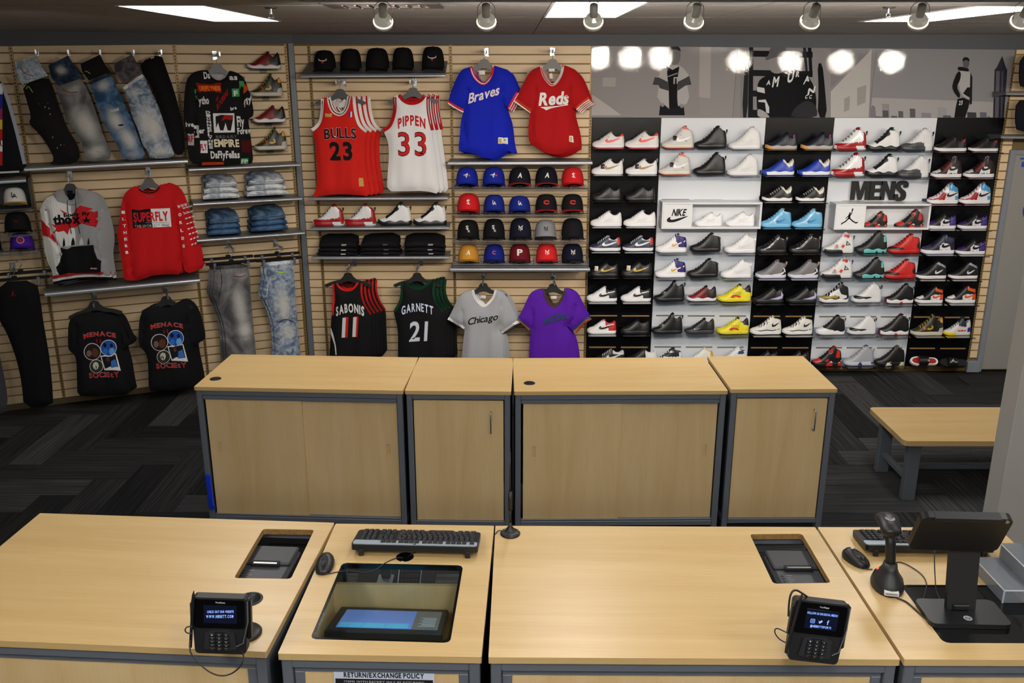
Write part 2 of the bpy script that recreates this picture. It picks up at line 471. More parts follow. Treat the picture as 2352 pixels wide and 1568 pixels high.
# slotted uprights between the slat panels
def upright(wall,x,z0,z1,y0):
 t=thing('slotted_upright','','upright',(0,0,0))
 return t
UPM=mat('#94794a',rough=.45,metal=.3,name='upright_metal');DARKH=mat('#141210',rough=.9,name='slot_dark')
n_up=['beside the corner post','between the jerseys and the baseball shirts']
def make_upright(fr,x,label,z1=TOPZ,z0=BOT):
 o=fr.pt(x,-.021,z0)
 t=thing('slotted_upright',label,'upright',o,fr.rot,'slotted metal uprights in the slat wall')
 obj('channel',MB().box(-.011,.011,-.004,0.02,0,z1-z0).mesh('channel',UPM),t)
 b=MB();z=.02
 while z<z1-z0-.02:
  b.box(-.0035,.0035,-.0045,-.0035,z,z+.014);z+=.0254
 obj('slot_row',b.mesh('slot_row',DARKH),t,kind='stuff')
 return t
make_upright(MAIN,STRIPX[0],'slotted upright left of the red basketball jerseys')
make_upright(MAIN,STRIPX[1],'slotted upright between the white jerseys and the blue baseball shirts')
make_upright(MAIN,SHOE0-.012,'slotted upright along the left edge of the shoe display')
make_upright(MAIN,SHOE1+.012,'slotted upright along the right edge of the shoe display',2.78)
make_upright(LEFT,LS[0],'slotted upright left of the slanted jeans and the white hoodie')
make_upright(LEFT,LS[1],'slotted upright between the slanted jeans and the lettered black shirt')
make_upright(LEFT,LS[2]-.012,'slotted upright beside the four single shoes near the corner post')
# grey corner post
struct('trim_1',MB().cbox(-.048,.0,-.03,.05,0,TOPZ,.003).mesh('trim_1',FRAMEM),loc=CORN+Vector((.012,-.02,0)),rot=R(12))
# grey band under the ceiling, follows both walls
def band(fr,a,b,name,ya=-.06):
 me=MB();n=len(a)
 (x0,z0),(x1,z1)=a,b
 me.add([(x0,ya,z0),(x1,ya,z1),(x1,.0,z1),(x0,.0,z0),(x0,ya,CEIL+.01),(x1,ya,CEIL+.01),(x1,0,CEIL+.01),(x0,0,CEIL+.01)],[(0,1,5,4),(0,3,2,1),(0,4,7,3),(1,2,6,5)])
 return struct(name,me.mesh(name,BANDM),loc=fr.M.translation,rot=fr.rot)
zb=lambda px,py:MAIN.hit(px,py,.06)
band(MAIN,(CORN.x-.02,zb(690,99)[1]),(5.4,TOPZ-.07),'trim_2')
q=LEFT.hit(20,109,.06);q2=LEFT.hit(660,104,.06)
zl=q2[1]-(q2[1]-q[1])/(q2[0]-q[0])*(q2[0]+5.5)
band(LEFT,(-5.5,zl),(0.03,zb(690,99)[1]),'trim_3')
# base strips
struct('baseboard_left',MB().cbox(-6,0,-.022,0,0,BOT-.004,.003).mesh('baseboard_left',mat('#5a4a30',rough=.6)),loc=CORN,rot=LROT)
struct('baseboard_back',MB().cbox(CORN.x,SHOE1+.03,-.03,0,0,BOT-.004,.003).mesh('baseboard_back',mat('#6b532c',rough=.5)),loc=(0,YW,0))
# grey door at the right
DZ=MAIN.hit(2313,343)[1]
dx0=MAIN.hit(2281,590,.03)[0]
DG=mat('#8c8b87',rough=.55,name='door_grey')
door=struct('door_1',MB().cbox(dx0+.05,dx0+1.15,-.035,.0,.02,DZ-.04,.004).mesh('door_1',DG),loc=(0,YW,0))
b=MB().cbox(dx0,dx0+.05,-.05,0,.0,DZ,.004).cbox(dx0+.05,dx0+1.15,-.05,0,DZ-.045,DZ,.004)
obj('door_frame',b.mesh('door_frame',mat('#7d828a',rough=.5)),door)
BL=mat('#1848a8',rough=.4,name='blue_strip')
obj('blue_strip',MB().box(dx0+.1,dx0+1.1,-.038,-.034,DZ-.085,DZ-.07).mesh('blue_strip',BL),door)
obj('blue_strip',MB().box(dx0+.12,dx0+1.1,-.038,-.034,DZ-.15,DZ-.105).mesh('blue_strip',BL),door)
sx,sz=MAIN.hit(2375,483,.04)
obj('round_decal',MB().prism([(sx+.1*math.cos(t*math.pi/12),sz+.1*math.sin(t*math.pi/12))for t in range(24)],-.038,-.034,'y').mesh('round_decal',BL),door)
sb=MAIN.hit(2234,843,.05)
struct('trim_4',MB().cbox(sb[0]-.06,sb[0]+.06,-.07,0,0,.11,.004).mesh('trim_4',mat('#7c838c',rough=.5)),loc=(0,YW,0))
# light grey partition at the right, behind the counter
pe=onY(2320,1015,3.6)
struct('wall_partition',MB().cbox(pe.x,pe.x+1.6,3.6,3.72,0,CEIL,.004).mesh('wall_partition',mat('#9b9892',rough=.75,bump=.1,bscale=120)))
# ---------------------------------------------------------------- track lights
ty=3.66
tb=thing('light_track','long grey track for the spot lamps along the ceiling','light track',(1.1,ty,CEIL))
obj('rail',MB().cbox(-1.91,4.2,-.018,.018,-.034,0,.003).mesh('rail',mat('#8d9094',rough=.5)),tb)
lamps=[(880,62),(1117,60),(1363,58),(1595,60),(1863,62),(2110,66),(2347,70)]
LG=mat('#d6d5cd',rough=.45,name='lamp_grey');REFL=mat('#d9d4c6',rough=.18,metal=.7,emit=.22,name='reflector');RIM=mat('#fff2d0',rough=.3,emit=1.6,name='lamp_rim')
GLOW=bpy.data.materials.new('lamp_glow');GLOW.use_nodes=True
_g=GLOW.node_tree.nodes['Principled BSDF'];_g.inputs['Emission Color'].default_value=(1,.86,.62,1);_g.inputs['Emission Strength'].default_value=6
names=['first from the vent end','second from the vent end','in front of the middle ceiling light','just past the middle ceiling light','above the seated figure poster','in front of the far ceiling light','at the far end by the grey door']
def lamp_meshes():
 a=MB();a.cbox(-.016,.016,-.016,.016,-.075,-.03,.004)
 g=MB();pts=[]
 for i in range(13):
  t=math.pi*i/12;pts.append((-.040*math.cos(t),0,-.115+.035*math.sin(t)if True else 0))
 g.tube([(-.040,0,-.158)]+pts+[(.040,0,-.158)],.0016,5)
 s=MB();s.cyl((0,-.048,-.100),(0,-.010,-.142),.019,.019,14)
 r=MB();ax=Vector((0,.75,-.66)).normalized()
 c0=Vector((0,-.012,-.141));q=[]
 for k,(d,rr)in enumerate(((0,.018),(.012,.034),(.024,.041),(.036,.0425),(.047,.041))):q.append((d,rr))
 for k in range(len(q)-1):r.cyl(c0+ax*q[k][0],c0+ax*q[k+1][0],q[k][1],q[k+1][1],20,cap=False)
 r.cyl(c0+ax*.038,c0+ax*.054,.0455,.0445,20,1,cap=False)
 rim=MB();rim.tube([c0+ax*.037+(Vector((1,0,0))*math.cos(k*.3142)+ax.cross(Vector((1,0,0)))*math.sin(k*.3142))*.0435 for k in range(21)],.0032,5)
 gl=MB();gl.cyl(c0+ax*.028,c0+ax*.030,.036,.036,20)
 return[(n,smooth(m.mesh(n,mm))if n!='adapter' else m.mesh(n,mm))for n,m,mm in(('adapter',a,LG),('yoke',g,CHROME),('socket',s,mat('#c4c3bc',rough=.5)),('reflector',r,[REFL,LG]),('bulb',gl,GLOW),('lamp_rim',rim,RIM))]
LM=lamp_meshes()
for i,(px,py)in enumerate(lamps):
 x=onY(px,50,ty).x
 t=thing('track_spotlight','small round wire-yoke track lamp, '+names[i],'spotlight',(x,ty,CEIL),R([8,0,-4,0,5,-14,-6][i]),'track spotlights');t.scale=(.84,)*3
 for n,me in LM:obj(n,me,t,loc=(0,0,.042))
 L=bpy.data.lights.new('spot','SPOT');L.energy=SPOT_W;L.spot_size=R(95);L.spot_blend=.9;L.color=(1,.90,.78);L.shadow_soft_size=.03
 lo=bpy.data.objects.new('lamp_or_added_beam',L);C.objects.link(lo)
 lo.location=(x,ty+.08,CEIL-.14)
 tg=Vector((x*1.25+(-.9 if i==0 else 0),YW,1.75));lo.rotation_euler=(tg-Vector(lo.location)).to_track_quat('-Z','Y').to_euler()
for k,(x,y,tx,tyy)in enumerate(((-2.2,4.2,-3.6,7.4),(-3.3,3.9,-4.6,6.9),(2.9,4.19,3.2,YW),(3.55,4.19,3.5,YW),(4.2,4.19,3.9,YW),(4.85,4.19,4.3,YW))):  # first two beams are added to light the left wall, no lamps there
 L=bpy.data.lights.new('spot','SPOT');L.energy=SPOT_W*(.3 if k<2 else 1);L.spot_size=R(85);L.spot_blend=.9;L.color=(1,.90,.78);L.shadow_soft_size=.03
 lo=bpy.data.objects.new('lamp_or_added_beam',L);C.objects.link(lo);lo.location=(x,y,CEIL-.19)
 tg=Vector((tx,tyy,1.5));lo.rotation_euler=(tg-Vector(lo.location)).to_track_quat('-Z','Y').to_euler()
# air vent, sprinklers
vx=onZ(760,10,CEIL).x;vy=onZ(880,16,CEIL).y
t=thing('air_vent','louvred air vent in the ceiling behind the first track lamp','vent',(onZ(880,10,CEIL).x,vy,CEIL))
obj('frame',MB().prism([(-.26,-.30),(.26,-.30),(.26,.0),(-.26,.0)],-.008,.0,'z',holes=[[(-.2,-.25),(.2,-.25),(.2,-.05),(-.2,-.05)]]).mesh('frame',mat('#4c4644',rough=.7)),t)
for i in range(7):obj('louvre',MB().add([(-.2+i*.057,-.25,0),(-.17+i*.057,-.25,-.012),(-.17+i*.057,-.05,-.012),(-.2+i*.057,-.05,0),(-.198+i*.057,-.25,.002),(-.168+i*.057,-.25,-.01),(-.168+i*.057,-.05,-.01),(-.198+i*.057,-.05,.002)],[(0,1,2,3),(4,5,6,7),(0,1,5,4),(2,3,7,6)]).mesh('louvre',mat('#a5a19c',rough=.4)),t)
for(px,py,lb)in((622,17,'small pendant sprinkler head by the light over the jeans'),(2042,16,'small pendant sprinkler head left of the far ceiling light')):
 p=onZ(px,py,CEIL)
 t=thing('sprinkler',lb,'sprinkler',p,0,'ceiling sprinklers')
 obj('escutcheon',smooth(MB().lathe([(.03,0),(.026,-.006),(.0,-.007)],16).mesh('escutcheon',mat('#2f2c2b',rough=.5))),t)
 obj('head',MB().cyl((0,0,-.006),(0,0,-.03),.006,n=8).cyl((0,0,-.045),(0,0,-.048),.014,n=10).tube([(-.008,0,-.03),(-.01,0,-.04),(0,0,-.046)],.002,4).tube([(.008,0,-.03),(.01,0,-.04),(0,0,-.046)],.002,4).mesh('head',CHROME),t)
# ---------------------------------------------------------------- counters
HB,HF=CAMZ-1.735,CAMZ-1.668
def rect_r(x0,x1,y0,y1,r=.01):
 p=[]
 for cx,cy,a in((x1-r,y1-r,0),(x0+r,y1-r,90),(x0+r,y0+r,180),(x1-r,y0+r,270)):
  for k in range(4):p.append((cx+r*math.cos(R(a+30*k)),cy+r*math.sin(R(a+30*k))))
 return p
class Unit:
 """cabinet whose local x runs along the width, y is 0 at the viewer's side and grows away, z up"""
 def __init__(s,a,b,z,front=True,depth=.61):
  A,B=onZ(*a,z),onZ(*b,z);d=(B-A);s.w=d.length;s.rot=math.atan2(d.y,d.x);s.H=z;s.d=depth
  o=Vector((A.x,A.y,0))
  if not front:o-=Matrix.Rotation(s.rot,3,'Z')@Vector((0,depth,0))
  s.o=o;s.M=Matrix.Translation(o)@Matrix.Rotation(s.rot,4,'Z');s.I=s.M.inverted()
 def loc(s,px,py,z=None):
  p=s.I@onZ(px,py,s.H if z is None else z);return(p.x,p.y)
def cabinet(u,name,label,top_label=None,doors='slide',th=.022,beam=.032,holes=(),fw=.032,handle=None,base=.17,depth=None):
 t=thing(name,label,'cabinet',u.o,u.rot,'maple and grey steel cash desk cabinets')
 w_,d_,H=u.w,u.d,u.H
 top=MB().prism(rect_r(0,w_,0,d_,.004),H-th,H,'z',holes=holes).mesh('top',TOPWOOD)
 obj('top',top,t)
 H2=H-th;fr=MB();g=.006
 for x0 in(g,w_-g-fw):
  for y0 in(g,d_-g-fw):fr.cbox(x0,x0+fw,y0,y0+fw,0,H2,.003)
 for y0 in(g,d_-g-fw):
  fr.cbox(g+fw,w_-g-fw,y0,y0+fw,H2-beam,H2,.003);fr.cbox(g+fw,w_-g-fw,y0+.002,y0+fw,base,base+.032,.003)
 for x0 in(g,w_-g-fw):
  fr.cbox(x0,x0+fw,g+fw,d_-g-fw,H2-beam,H2,.003);fr.cbox(x0,x0+fw,g+fw,d_-g-fw,base,base+.032,.003)
 obj('frame',fr.mesh('frame',FRAMEM),t)
 z0,z1=base+.034,H2-beam-.003
 xa,xb=g+fw+.002,w_-g-fw-.002
    # side and back infill
 obj('side_panel',MB().box(g+.008,g+.02,g+fw,d_-g-fw,base,H2-.04).mesh('side_panel',mat('#3a3f47',rough=.6)),t)
 obj('side_panel',MB().box(w_-g-.02,w_-g-.008,g+fw,d_-g-fw,base,H2-.04).mesh('side_panel',mat('#3a3f47',rough=.6)),t)
 if not holes:obj('back_panel',MB().box(xa,xb,d_-g-.02,d_-g-.01,z0,z1).mesh('back_panel',DOORWOOD),t)
 if doors=='slide':
  m_=(xa+xb)*.5+.0
  obj('top_rail',MB().cbox(xa,xb,g+.004,g+.03,z1-.022,z1,.002).mesh('top_rail',FRAMEM),t)
  obj('bottom_rail',MB().cbox(xa,xb,g+.004,g+.03,z0,z0+.01,.002).mesh('bottom_rail',FRAMEM),t)
  for k,(a,b_,y_)in enumerate(((xa+.012,m_+.01,.012),(m_-.01,xb-.004,.026))):
   hx=a+.05 if k==0 else b_-.07
   dz=(z0+z1)/2+.02
   hole=[(hx,dz),(hx+.022,dz),(hx+.022,dz+.075),(hx,dz+.075)]
   dr=obj('door',MB().prism([(a,z0+.008),(b_,z0+.008),(b_,z1-.018),(a,z1-.018)],g+y_,g+y_+.012,'y',holes=[hole]).mesh('door',DOORWOOD),t)
   obj('finger_pull',MB().box(hx,hx+.022,g+y_+.007,g+y_+.011,dz,dz+.075).box(hx,hx+.003,g+y_,g+y_+.008,dz,dz+.075).mesh('finger_pull',mat('#ccb080',rough=.5)),dr)
 elif doors=='hinge':
  dr=obj('door',MB().cbox(xa+.004,xb-.004,g+.008,g+.026,z0,z1-.006,.0015).mesh('door',DOORWOOD),t)
  hx=xb-.075;hz=z1-.07
  obj('handle',smooth(MB().tube([(hx,g+.01,hz),(hx,g-.016,hz),(hx,g-.022,hz-.008),(hx,g-.022,hz-.115),(hx,g-.016,hz-.123),(hx,g+.01,hz-.123)],.0042,8).mesh('handle',CHROME)),dr)
 elif doors=='panel':
  obj('inner_frame',MB().cbox(xa,xb,g+.012,g+.03,z1-.018,z1,.002).cbox(xa,xa+.03,g+.012,g+.03,z0,z1-.018,.002).cbox(xb-.03,xb,g+.012,g+.03,z0,z1-.018,.002).mesh('inner_frame',FRAMEM),t)
  obj('front_panel',MB().box(xa+.03,xb-.03,g+.018,g+.026,z0,z1-.018).mesh('front_panel',DOORWOOD),t)
 obj('kick_panel',MB().box(g+fw,w_-g-fw,.05,.06,.0,base+.01).mesh('kick_panel',mat('#1b1c1f',rough=.8)),t)
 return t
B1=Unit((445,888),(925,897),HB);B2=Unit((930,897),(1174,899),HB)
B3=Unit((1181,899),(1672,897),HB);B4=Unit((1679,894),(1924,893),HB)
cb1=cabinet(B1,'storage_cabinet','wide maple cabinet with two sliding doors nearest the hung jeans, back row',doors='slide')
cb2=cabinet(B2,'storage_cabinet','narrow maple cabinet with single handled door between the two wide ones',doors='hinge')
cb3=cabinet(B3,'storage_cabinet','wide maple cabinet with two sliding doors under the purple shirt, back row',doors='slide')
cb4=cabinet(B4,'storage_cabinet','narrow maple cabinet with handled door at the bench end of back row',doors='hinge')
def grommet(cab,u,px,py,r=.033,open_=False):
 x,y=u.loc(px,py)
 b=MB();b.M=Matrix.Translation((x,y,u.H));b.lathe([(r,-.012),(r,.002),(r*.9,.004),(r*.8,.003),(r*.78,(.0032 if not open_ else .0012)),(0.0001,(.0030 if not open_ else .001))],24)
 obj('cable_grommet',smooth(b.mesh('cable_grommet',BLACKP)),cab)
grommet(cb1,B1,495,870);grommet(cb3,B3,1216,880)
# blue holder clipped to the side of the first back cabinet
b=MB().cbox(-.012,.02,-.02,.004,0,.21,.004).cbox(-.02,-.012,-.03,.0,0,.21,.003)
p=onY(487,1166,B1.o.y+.0)
t=thing('blue_bracket','bright blue plastic strip at the lower edge of the back cabinet','plastic strip',B1.M@Vector((.03,-.005,p.z)),B1.rot)
obj('strip',MB().cbox(-.012,.016,-.014,.004,0,.225,.004).mesh('strip',mat('#1238c8',rough=.35)),t)
obj('lip',MB().cbox(.016,.03,-.018,-.01,0,.03,.002).mesh('lip',mat('#1238c8',rough=.35)),t)
# front counter, seen from above; the cabinet face towards the viewer has fixed panels
DF=.80
F1=Unit((92,1178),(768,1200),HF,False,DF);F2=Unit((771,1202),(1135,1207),HF,False,DF)
F3=Unit((1138,1207),(1872,1210),HF,False,DF);F4=Unit((1878,1210),(2292,1211),HF,False,DF)
def hole(u,pts):return[u.loc(*q)for q in pts]
def rnd(pts,r=.012):
 o=[];n=len(pts)
 for i in range(n):
  p,a,b_=Vector(pts[i]),Vector(pts[i-1]),Vector(pts[(i+1)%n])
  u_,v_=(a-p).normalized()*r,(b_-p).normalized()*r
  o+=[tuple(p+u_),tuple(p+(u_+v_)*.3),tuple(p+v_)]
 return o
h1=rnd(hole(F1,((537,1327),(668,1329),(722,1216),(604,1214))))
h2=rnd(hole(F2,((712,1467),(1034,1476),(1064,1298),(786,1292))),.018)
h3=rnd(hole(F3,((1776,1340),(1909,1338),(1842,1225),(1722,1226))))
h4=hole(F4,((2158,1476),(2360,1474),(2270,1343),(2078,1344)))
hx0=h4[0][0]*.5+h4[3][0]*.5;h4=rect_r(hx0,hx0+.36,h4[0][1],h4[2][1],.02)
cf1=cabinet(F1,'checkout_counter','front counter section with a printer cutout and card reader, end by open floor',doors='panel',th=.022,holes=[h1])
cf2=cabinet(F2,'checkout_counter','narrow front counter section with a big glazed cutout over a screen',doors='panel',th=.022,holes=[h2])
cf3=cabinet(F3,'checkout_counter','wide front counter section with a printer cutout beside the scanner section',doors='panel',th=.022,holes=[h3])
cf4=cabinet(F4,'checkout_counter','front counter section with a black glass inset under the tablet stand',doors='panel',th=.022,holes=[h4])
PBOARD=mat('#8f6d3a',rough=.9,noise=.3,nscale=120,name='raw_chipboard')
def shrink(lp,k):
 c=Vector((sum(p[0]for p in lp)/len(lp),sum(p[1]for p in lp)/len(lp)))
 return[tuple(Vector(p)+(c-Vector(p)).normalized()*k)for p in lp]
for cb,u,h,m_ in((cf1,F1,h1,PBOARD),(cf3,F3,h3,PBOARD),(cf2,F2,h2,BLACKG),(cf4,F4,h4,BLACKG)):
 b=MB();n=len(h);hi=shrink(h,.0015);z0,z1=u.H-.022,u.H-.001
 b.add([(x,y,z0)for x,y in hi]+[(x,y,z1)for x,y in hi],[(i,(i+1)%n,n+(i+1)%n,n+i)for i in range(n)])
 if m_ is BLACKG:
  h_in=shrink(h,.012);b.prism(hi,u.H-.003,u.H+.0008,'z',holes=[h_in])
 obj('cutout_edge',b.mesh('cutout_edge',m_),cb)
obj('glass_pane',MB().prism(shrink(h2,.008),HF-.006,HF-.001).mesh('glass_pane',GLASS),cf2)
obj('glass_pane',MB().prism(shrink(h4,.002),HF-.007,HF-.001).mesh('glass_pane',BLACKG),cf4)
# inside of F1 / F3: shelf with printers; F2: sloping maple well
def inner_shelf(cb,u,h,drop,m_):
 xs=[p[0]for p in h];ys=[p[1]for p in h]
 obj('inner_shelf',MB().box(min(xs)-.25,min(max(xs)+.12,u.w-.05),min(ys)-.12,min(ys)+.42,u.H-drop-.012,u.H-drop).mesh('inner_shelf',m_),cb)
inner_shelf(cf1,F1,h1,.21,mat('#1c1c1e',rough=.8));inner_shelf(cf3,F3,h3,.21,mat('#1c1c1e',rough=.8))
def printer(u,h,label,slot):
 xs=[p[0]for p in h];ys=[p[1]for p in h]
 cx,cy=(min(xs)+max(xs))/2,min(ys)
 t=thing('receipt_printer',label,'printer',u.M@Vector((cx+(.035 if cx>u.w*.7 and u is F3 else-.035),cy+.085,u.H-.21)),u.rot,'receipt printers under the counter')
 W2,D2,H2=.092,.20,.165
 obj('body',MB().cbox(-W2,W2,-.03,D2,0,H2,.012).mesh('body',mat('#3d3e42',rough=.5)),t)
 obj('lid',MB().cbox(-W2+.004,W2-.004,.075,D2-.004,H2-.002,H2+.012,.006).mesh('lid',mat('#36373a',rough=.5)),t)
 obj('paper_slot',MB().cbox(-.05,.05,.062,.088,H2-.001,H2+.014,.002).mesh('paper_slot',BLACKM),t)
 obj('cutter_bar',MB().box(-.042,.042,.064,.070,H2+.014,H2+.017).mesh('cutter_bar',slot),t)
 bt=MB()
 for k in range(4):
  bt.cbox(-W2+.018,-W2+.030,-.018+k*.016,-.010+k*.016,H2,H2+.002,.001)
 obj('button_row',bt.mesh('button_row',BLACKP),t,kind='stuff')
 mk=MB()
 for k in range(5):mk.box(-W2+.04,-W2+(.052 if k%2 else .062),-.018+k*.014,-.0165+k*.014,H2+.0002,H2+.0008)
 obj('button_print',mk.mesh('button_print',mat('#9a9a9a')),t)
printer(F1,h1,'dark grey receipt printer with a white paper slot under the counter',mat('#f2f2f2',rough=.4,emit=.2))
printer(F3,h3,'dark grey receipt printer with a grey paper slot under the counter',mat('#8f9494',rough=.3,metal=.6))
# maple well under the glazed cutout; the screen lies in it, turned to the staff side
xs=[p[0]for p in h2];ys=[p[1]for p in h2];X0,X1,Y0,Y1=min(xs),max(xs),min(ys),max(ys)
def l2w(px,py,z):
 p=F2.I@onZ(px,py,z);return p
bt=l2w(766,1341,HF-.12);YB=bt.y;ZW=HF-.27
obj('well_back',MB().box(X0-.05,X1+.03,YB,YB+.014,ZW,HF-.12).mesh('well_back',DOORWOOD),cf2)
obj('well_side',MB().box(X0-.06,X0-.046,Y0-.03,YB+.014,ZW,HF-.04).mesh('well_side',DOORWOOD),cf2)
obj('well_side',MB().box(X1+.03,X1+.044,Y0-.03,YB+.014,ZW,HF-.04).mesh('well_side',DOORWOOD),cf2)
obj('well_floor',MB().box(X0-.06,X1+.044,Y0-.03,YB+.014,ZW-.012,ZW).mesh('well_floor',DOORWOOD),cf2)
q=[F2.I@(CAM+ray(*p)*Z)for p,Z in(((744,1447),2.95),((1016,1455),2.95),((1041,1399),3.24),((793,1393),3.24))]
cn=(q[0]+q[1])/2;ex=(q[1]-q[0]);mw=ex.length;ex.normalize();ey=(q[2]+q[3])/2-cn;md=ey.length;ey=(ey-ex*ey.dot(ex)).normalized();ez_=ex.cross(ey)
t=thing('touch_monitor','black framed touch screen lying in the maple well, blue window showing','monitor',F2.M@Vector((cn.x,cn.y,ZW)),F2.rot)
TM=Matrix.Translation((0,0,cn.z-ZW))@Matrix(((ex.x,ey.x,ez_.x,0),(ex.y,ey.y,ez_.y,0),(ex.z,ey.z,ez_.z,0),(0,0,0,1)))
def tb_(f):
 b=MB();b.M=TM;f(b);return b
hw_=mw/2
obj('housing',tb_(lambda b:b.cbox(-hw_,hw_,0,md,-.035,0,.005)).mesh('housing',BLACKP),t)
obj('foot',MB().box(-hw_*.9,hw_*.9,.01,.035,0,cn.z-ZW-.035).mesh('foot',BLACKM),t)
s0,s1,e0,e1=-hw_*.84,hw_*.90,md*.13,md*.86
obj('screen',tb_(lambda b:b.box(s0,s1,e0,e1,0,.0012)).mesh('screen',mat('#4a6cb0',rough=.15,emit=.5)),t)
xm=s0+(s1-s0)*.74
obj('side_menu',tb_(lambda b:b.box(xm,s1,e0,e1,.0012,.0018)).mesh('side_menu',mat('#4c5054',rough=.15,emit=.4)),t)
for k in range(3):
 a0=s0+(xm-s0)*(.03+.31*k);obj('tile_button',tb_(lambda b:b.box(a0,a0+(xm-s0)*.30,e0+.004,e0+(e1-e0)*.26,.0012,.0018)).mesh('tile_button',mat('#3a8fb8',rough=.15,emit=.5)),t)
def lines(b):
 for k in range(10):b.box(xm+(.03 if k%3 else .02),s1-.012,e0+.03+k*.011,e0+.033+k*.011,.0018,.0021)
obj('text_lines',tb_(lines).mesh('text_lines',mat('#8f9aa0',emit=.4)),t)
ps=l2w(885,1338,HF-.34)
obj('lower_shelf',MB().box(ps.x-.12,ps.x+.20,ps.y-.10,ps.y+.10,HF-.352,HF-.34).mesh('lower_shelf',mat('#1b1b1d',rough=.9)),cf2)
t=thing('stand_base','brushed metal stand foot standing low behind the well','stand',F2.M@ps,F2.rot)
obj('plate',MB().cbox(-.035,.03,-.05,.05,0,.01,.003).mesh('plate',STEEL),t)
obj('post',MB().cbox(-.02,.02,.02,.035,.01,.10,.003).mesh('post',STEEL),t)
t=thing('wire_basket','small black mesh basket low behind the well','basket',F2.M@(ps+Vector((.055,0,0))),F2.rot)
b=MB()
for k in range(7):b.tube([(k*.015,-.04,0),(k*.015,.04,.05)],.0015,4)
for k in range(5):b.tube([(0,-.04+k*.02,k*.0125),(.09,-.04+k*.02,k*.0125)],.0015,4)
obj('mesh_panel',b.mesh('mesh_panel',BLACKP),t);obj('rim',MB().tube([(0,-.04,0),(0,.04,.05),(.09,.04,.05),(.09,-.04,0),(0,-.04,0)],.003,5).mesh('rim',STEEL),t)
# policy sheet on the front face of F2
sg=onZ(770,1540,HF-.07)
q=[F2.I@onY(px,py,(F2.M@Vector((.2,.012,0))).y)for px,py in((764,1538),(997,1544))]
t=thing('policy_sign','white paper sign reading RETURN/EXCHANGE POLICY on the counter front','sign',F2.M@Vector((q[0].x,.021,0)),F2.rot)
wS=q[1].x-q[0].x;zt=q[0].z
obj('sheet',MB().box(0,wS,-.001,0,zt-.36,zt+.004).mesh('sheet',mat('#c9d3e6',rough=.5)),t)
obj('black_field',MB().box(.004,wS-.004,-.0016,-.001,zt-.33,zt-.037).mesh('black_field',BLACKM),t)
obj('lettering',decal('x',letters('RETURN/EXCHANGE POLICY',((wS*.1,zt-.031),(wS*.9,zt-.031),.0165),'x',gap=.1),-.0018,BLACKM,None).data,t)
obj('small_lettering',decal('x',merge2d(letters('HIBBETT',((wS*.42,zt-.0055),(wS*.57,zt-.0055),.007),'x'),letters('SPORTS',((wS*.455,zt-.0115),(wS*.535,zt-.0115),.003),'n')),-.0018,BLACKM,None).data,t)
obj('white_lettering',decal('x',merge2d(*[letters('ITEMS WITH RECEIPT MAY BE RETURNED',((wS*.1,zt-.05-k*.02),(wS*.9,zt-.05-k*.02),.007),'n')for k in range(3)]),-.0019,mat('#cccccc'),None).data,t)
for o in[o for o in bpy.data.objects if o.name.split('.')[0]=='x']:bpy.data.objects.remove(o)
# ---------------------------------------------------------------- bench
BZ=.45
a,b_=onZ(1996,935,BZ),onZ(2077,1013,BZ)
bx0,by1,by0=(a.x+b_.x)/2,a.y,b_.y
t=thing('bench','maple topped bench on grey steel legs by the shoe wall','bench',(bx0,by0,0),0)
obj('seat',MB().prism(rect_r(0,1.6,0,by1-by0,.035),BZ-.035,BZ).mesh('seat',TOPWOOD),t)
for x_ in(.06,1.42):
 for y_ in(.05,by1-by0-.12):
  obj('leg',MB().cbox(x_,x_+.085,y_,y_+.055,0,BZ-.035,.004).mesh('leg',FRAMEM),t)
obj('side_rail',MB().cbox(.085,.12,.105,by1-by0-.12,.12,.155,.003).mesh('side_rail',FRAMEM),t)
obj('side_rail',MB().cbox(1.445,1.48,.105,by1-by0-.12,.12,.155,.003).mesh('side_rail',FRAMEM),t)
obj('stretcher',MB().cbox(.12,1.445,(by1-by0)/2-.02,(by1-by0)/2+.02,.12,.155,.003).mesh('stretcher',FRAMEM),t)
# ---------------------------------------------------------------- metal shelves on the walls
ST_LIP=mat('#a4a8ae',rough=.28,metal=.6,name='shelf_lip')
def wall_shelf(fr,pl,pr,label,off=.33,thick=.022,back=None,group='grey metal wall shelves',tiltpx=None):
 (xa,za),(xb,zb_)=fr.hit(*pl,off),fr.hit(*pr,off)
 z=(za+zb_)/2;rise=zb_-za
 o=fr.pt(xa,-off,z);w_=xb-xa
 t=thing('wall_shelf',label,'shelf',o,fr.rot,group)
 t.rotation_euler=(0,0,fr.rot);t.location=fr.pt(xa,-off,za)
 sl=rise/w_
 bz=0 if tiltpx is None else fr.hit(*tiltpx,.02)[1]-z
 def sh(b):
  b.v=[Vector((v.x,v.y,v.z+sl*v.x+bz*max(0,v.y)/(off-.02)))for v in b.v];return b
 obj('deck',sh(MB().box(.004,w_-.004,.012,off-.022,-.006,0)).mesh('deck',STEELD),t)
 lip=MB();n=7
 prof=[(.014,.003),(.004,.001),(-.002,-.006),(-.004,-.012),(-.002,-thick+.002),(.004,-thick),(.014,-thick+.003)]
 lip.add([(x,a,b)for x in(0,w_)for a,b in prof],[(i,i+1,n+i+1,n+i)for i in range(n-1)]+[list(range(n)),list(range(n,2*n))])
 obj('front_lip',auto(sh(lip).mesh('front_lip',ST_LIP),50),t)
 for x in(.012,w_-.016):
  obj('bracket',sh(MB().prism([(.04,-.004),(.04,-.02),(off-.06,-.045),(off-.02,-.045),(off-.02,-.004)],x,x+.004,'x')).mesh('bracket',STEELD),t)
 return t
P=lambda c,*a:c([a])[0]
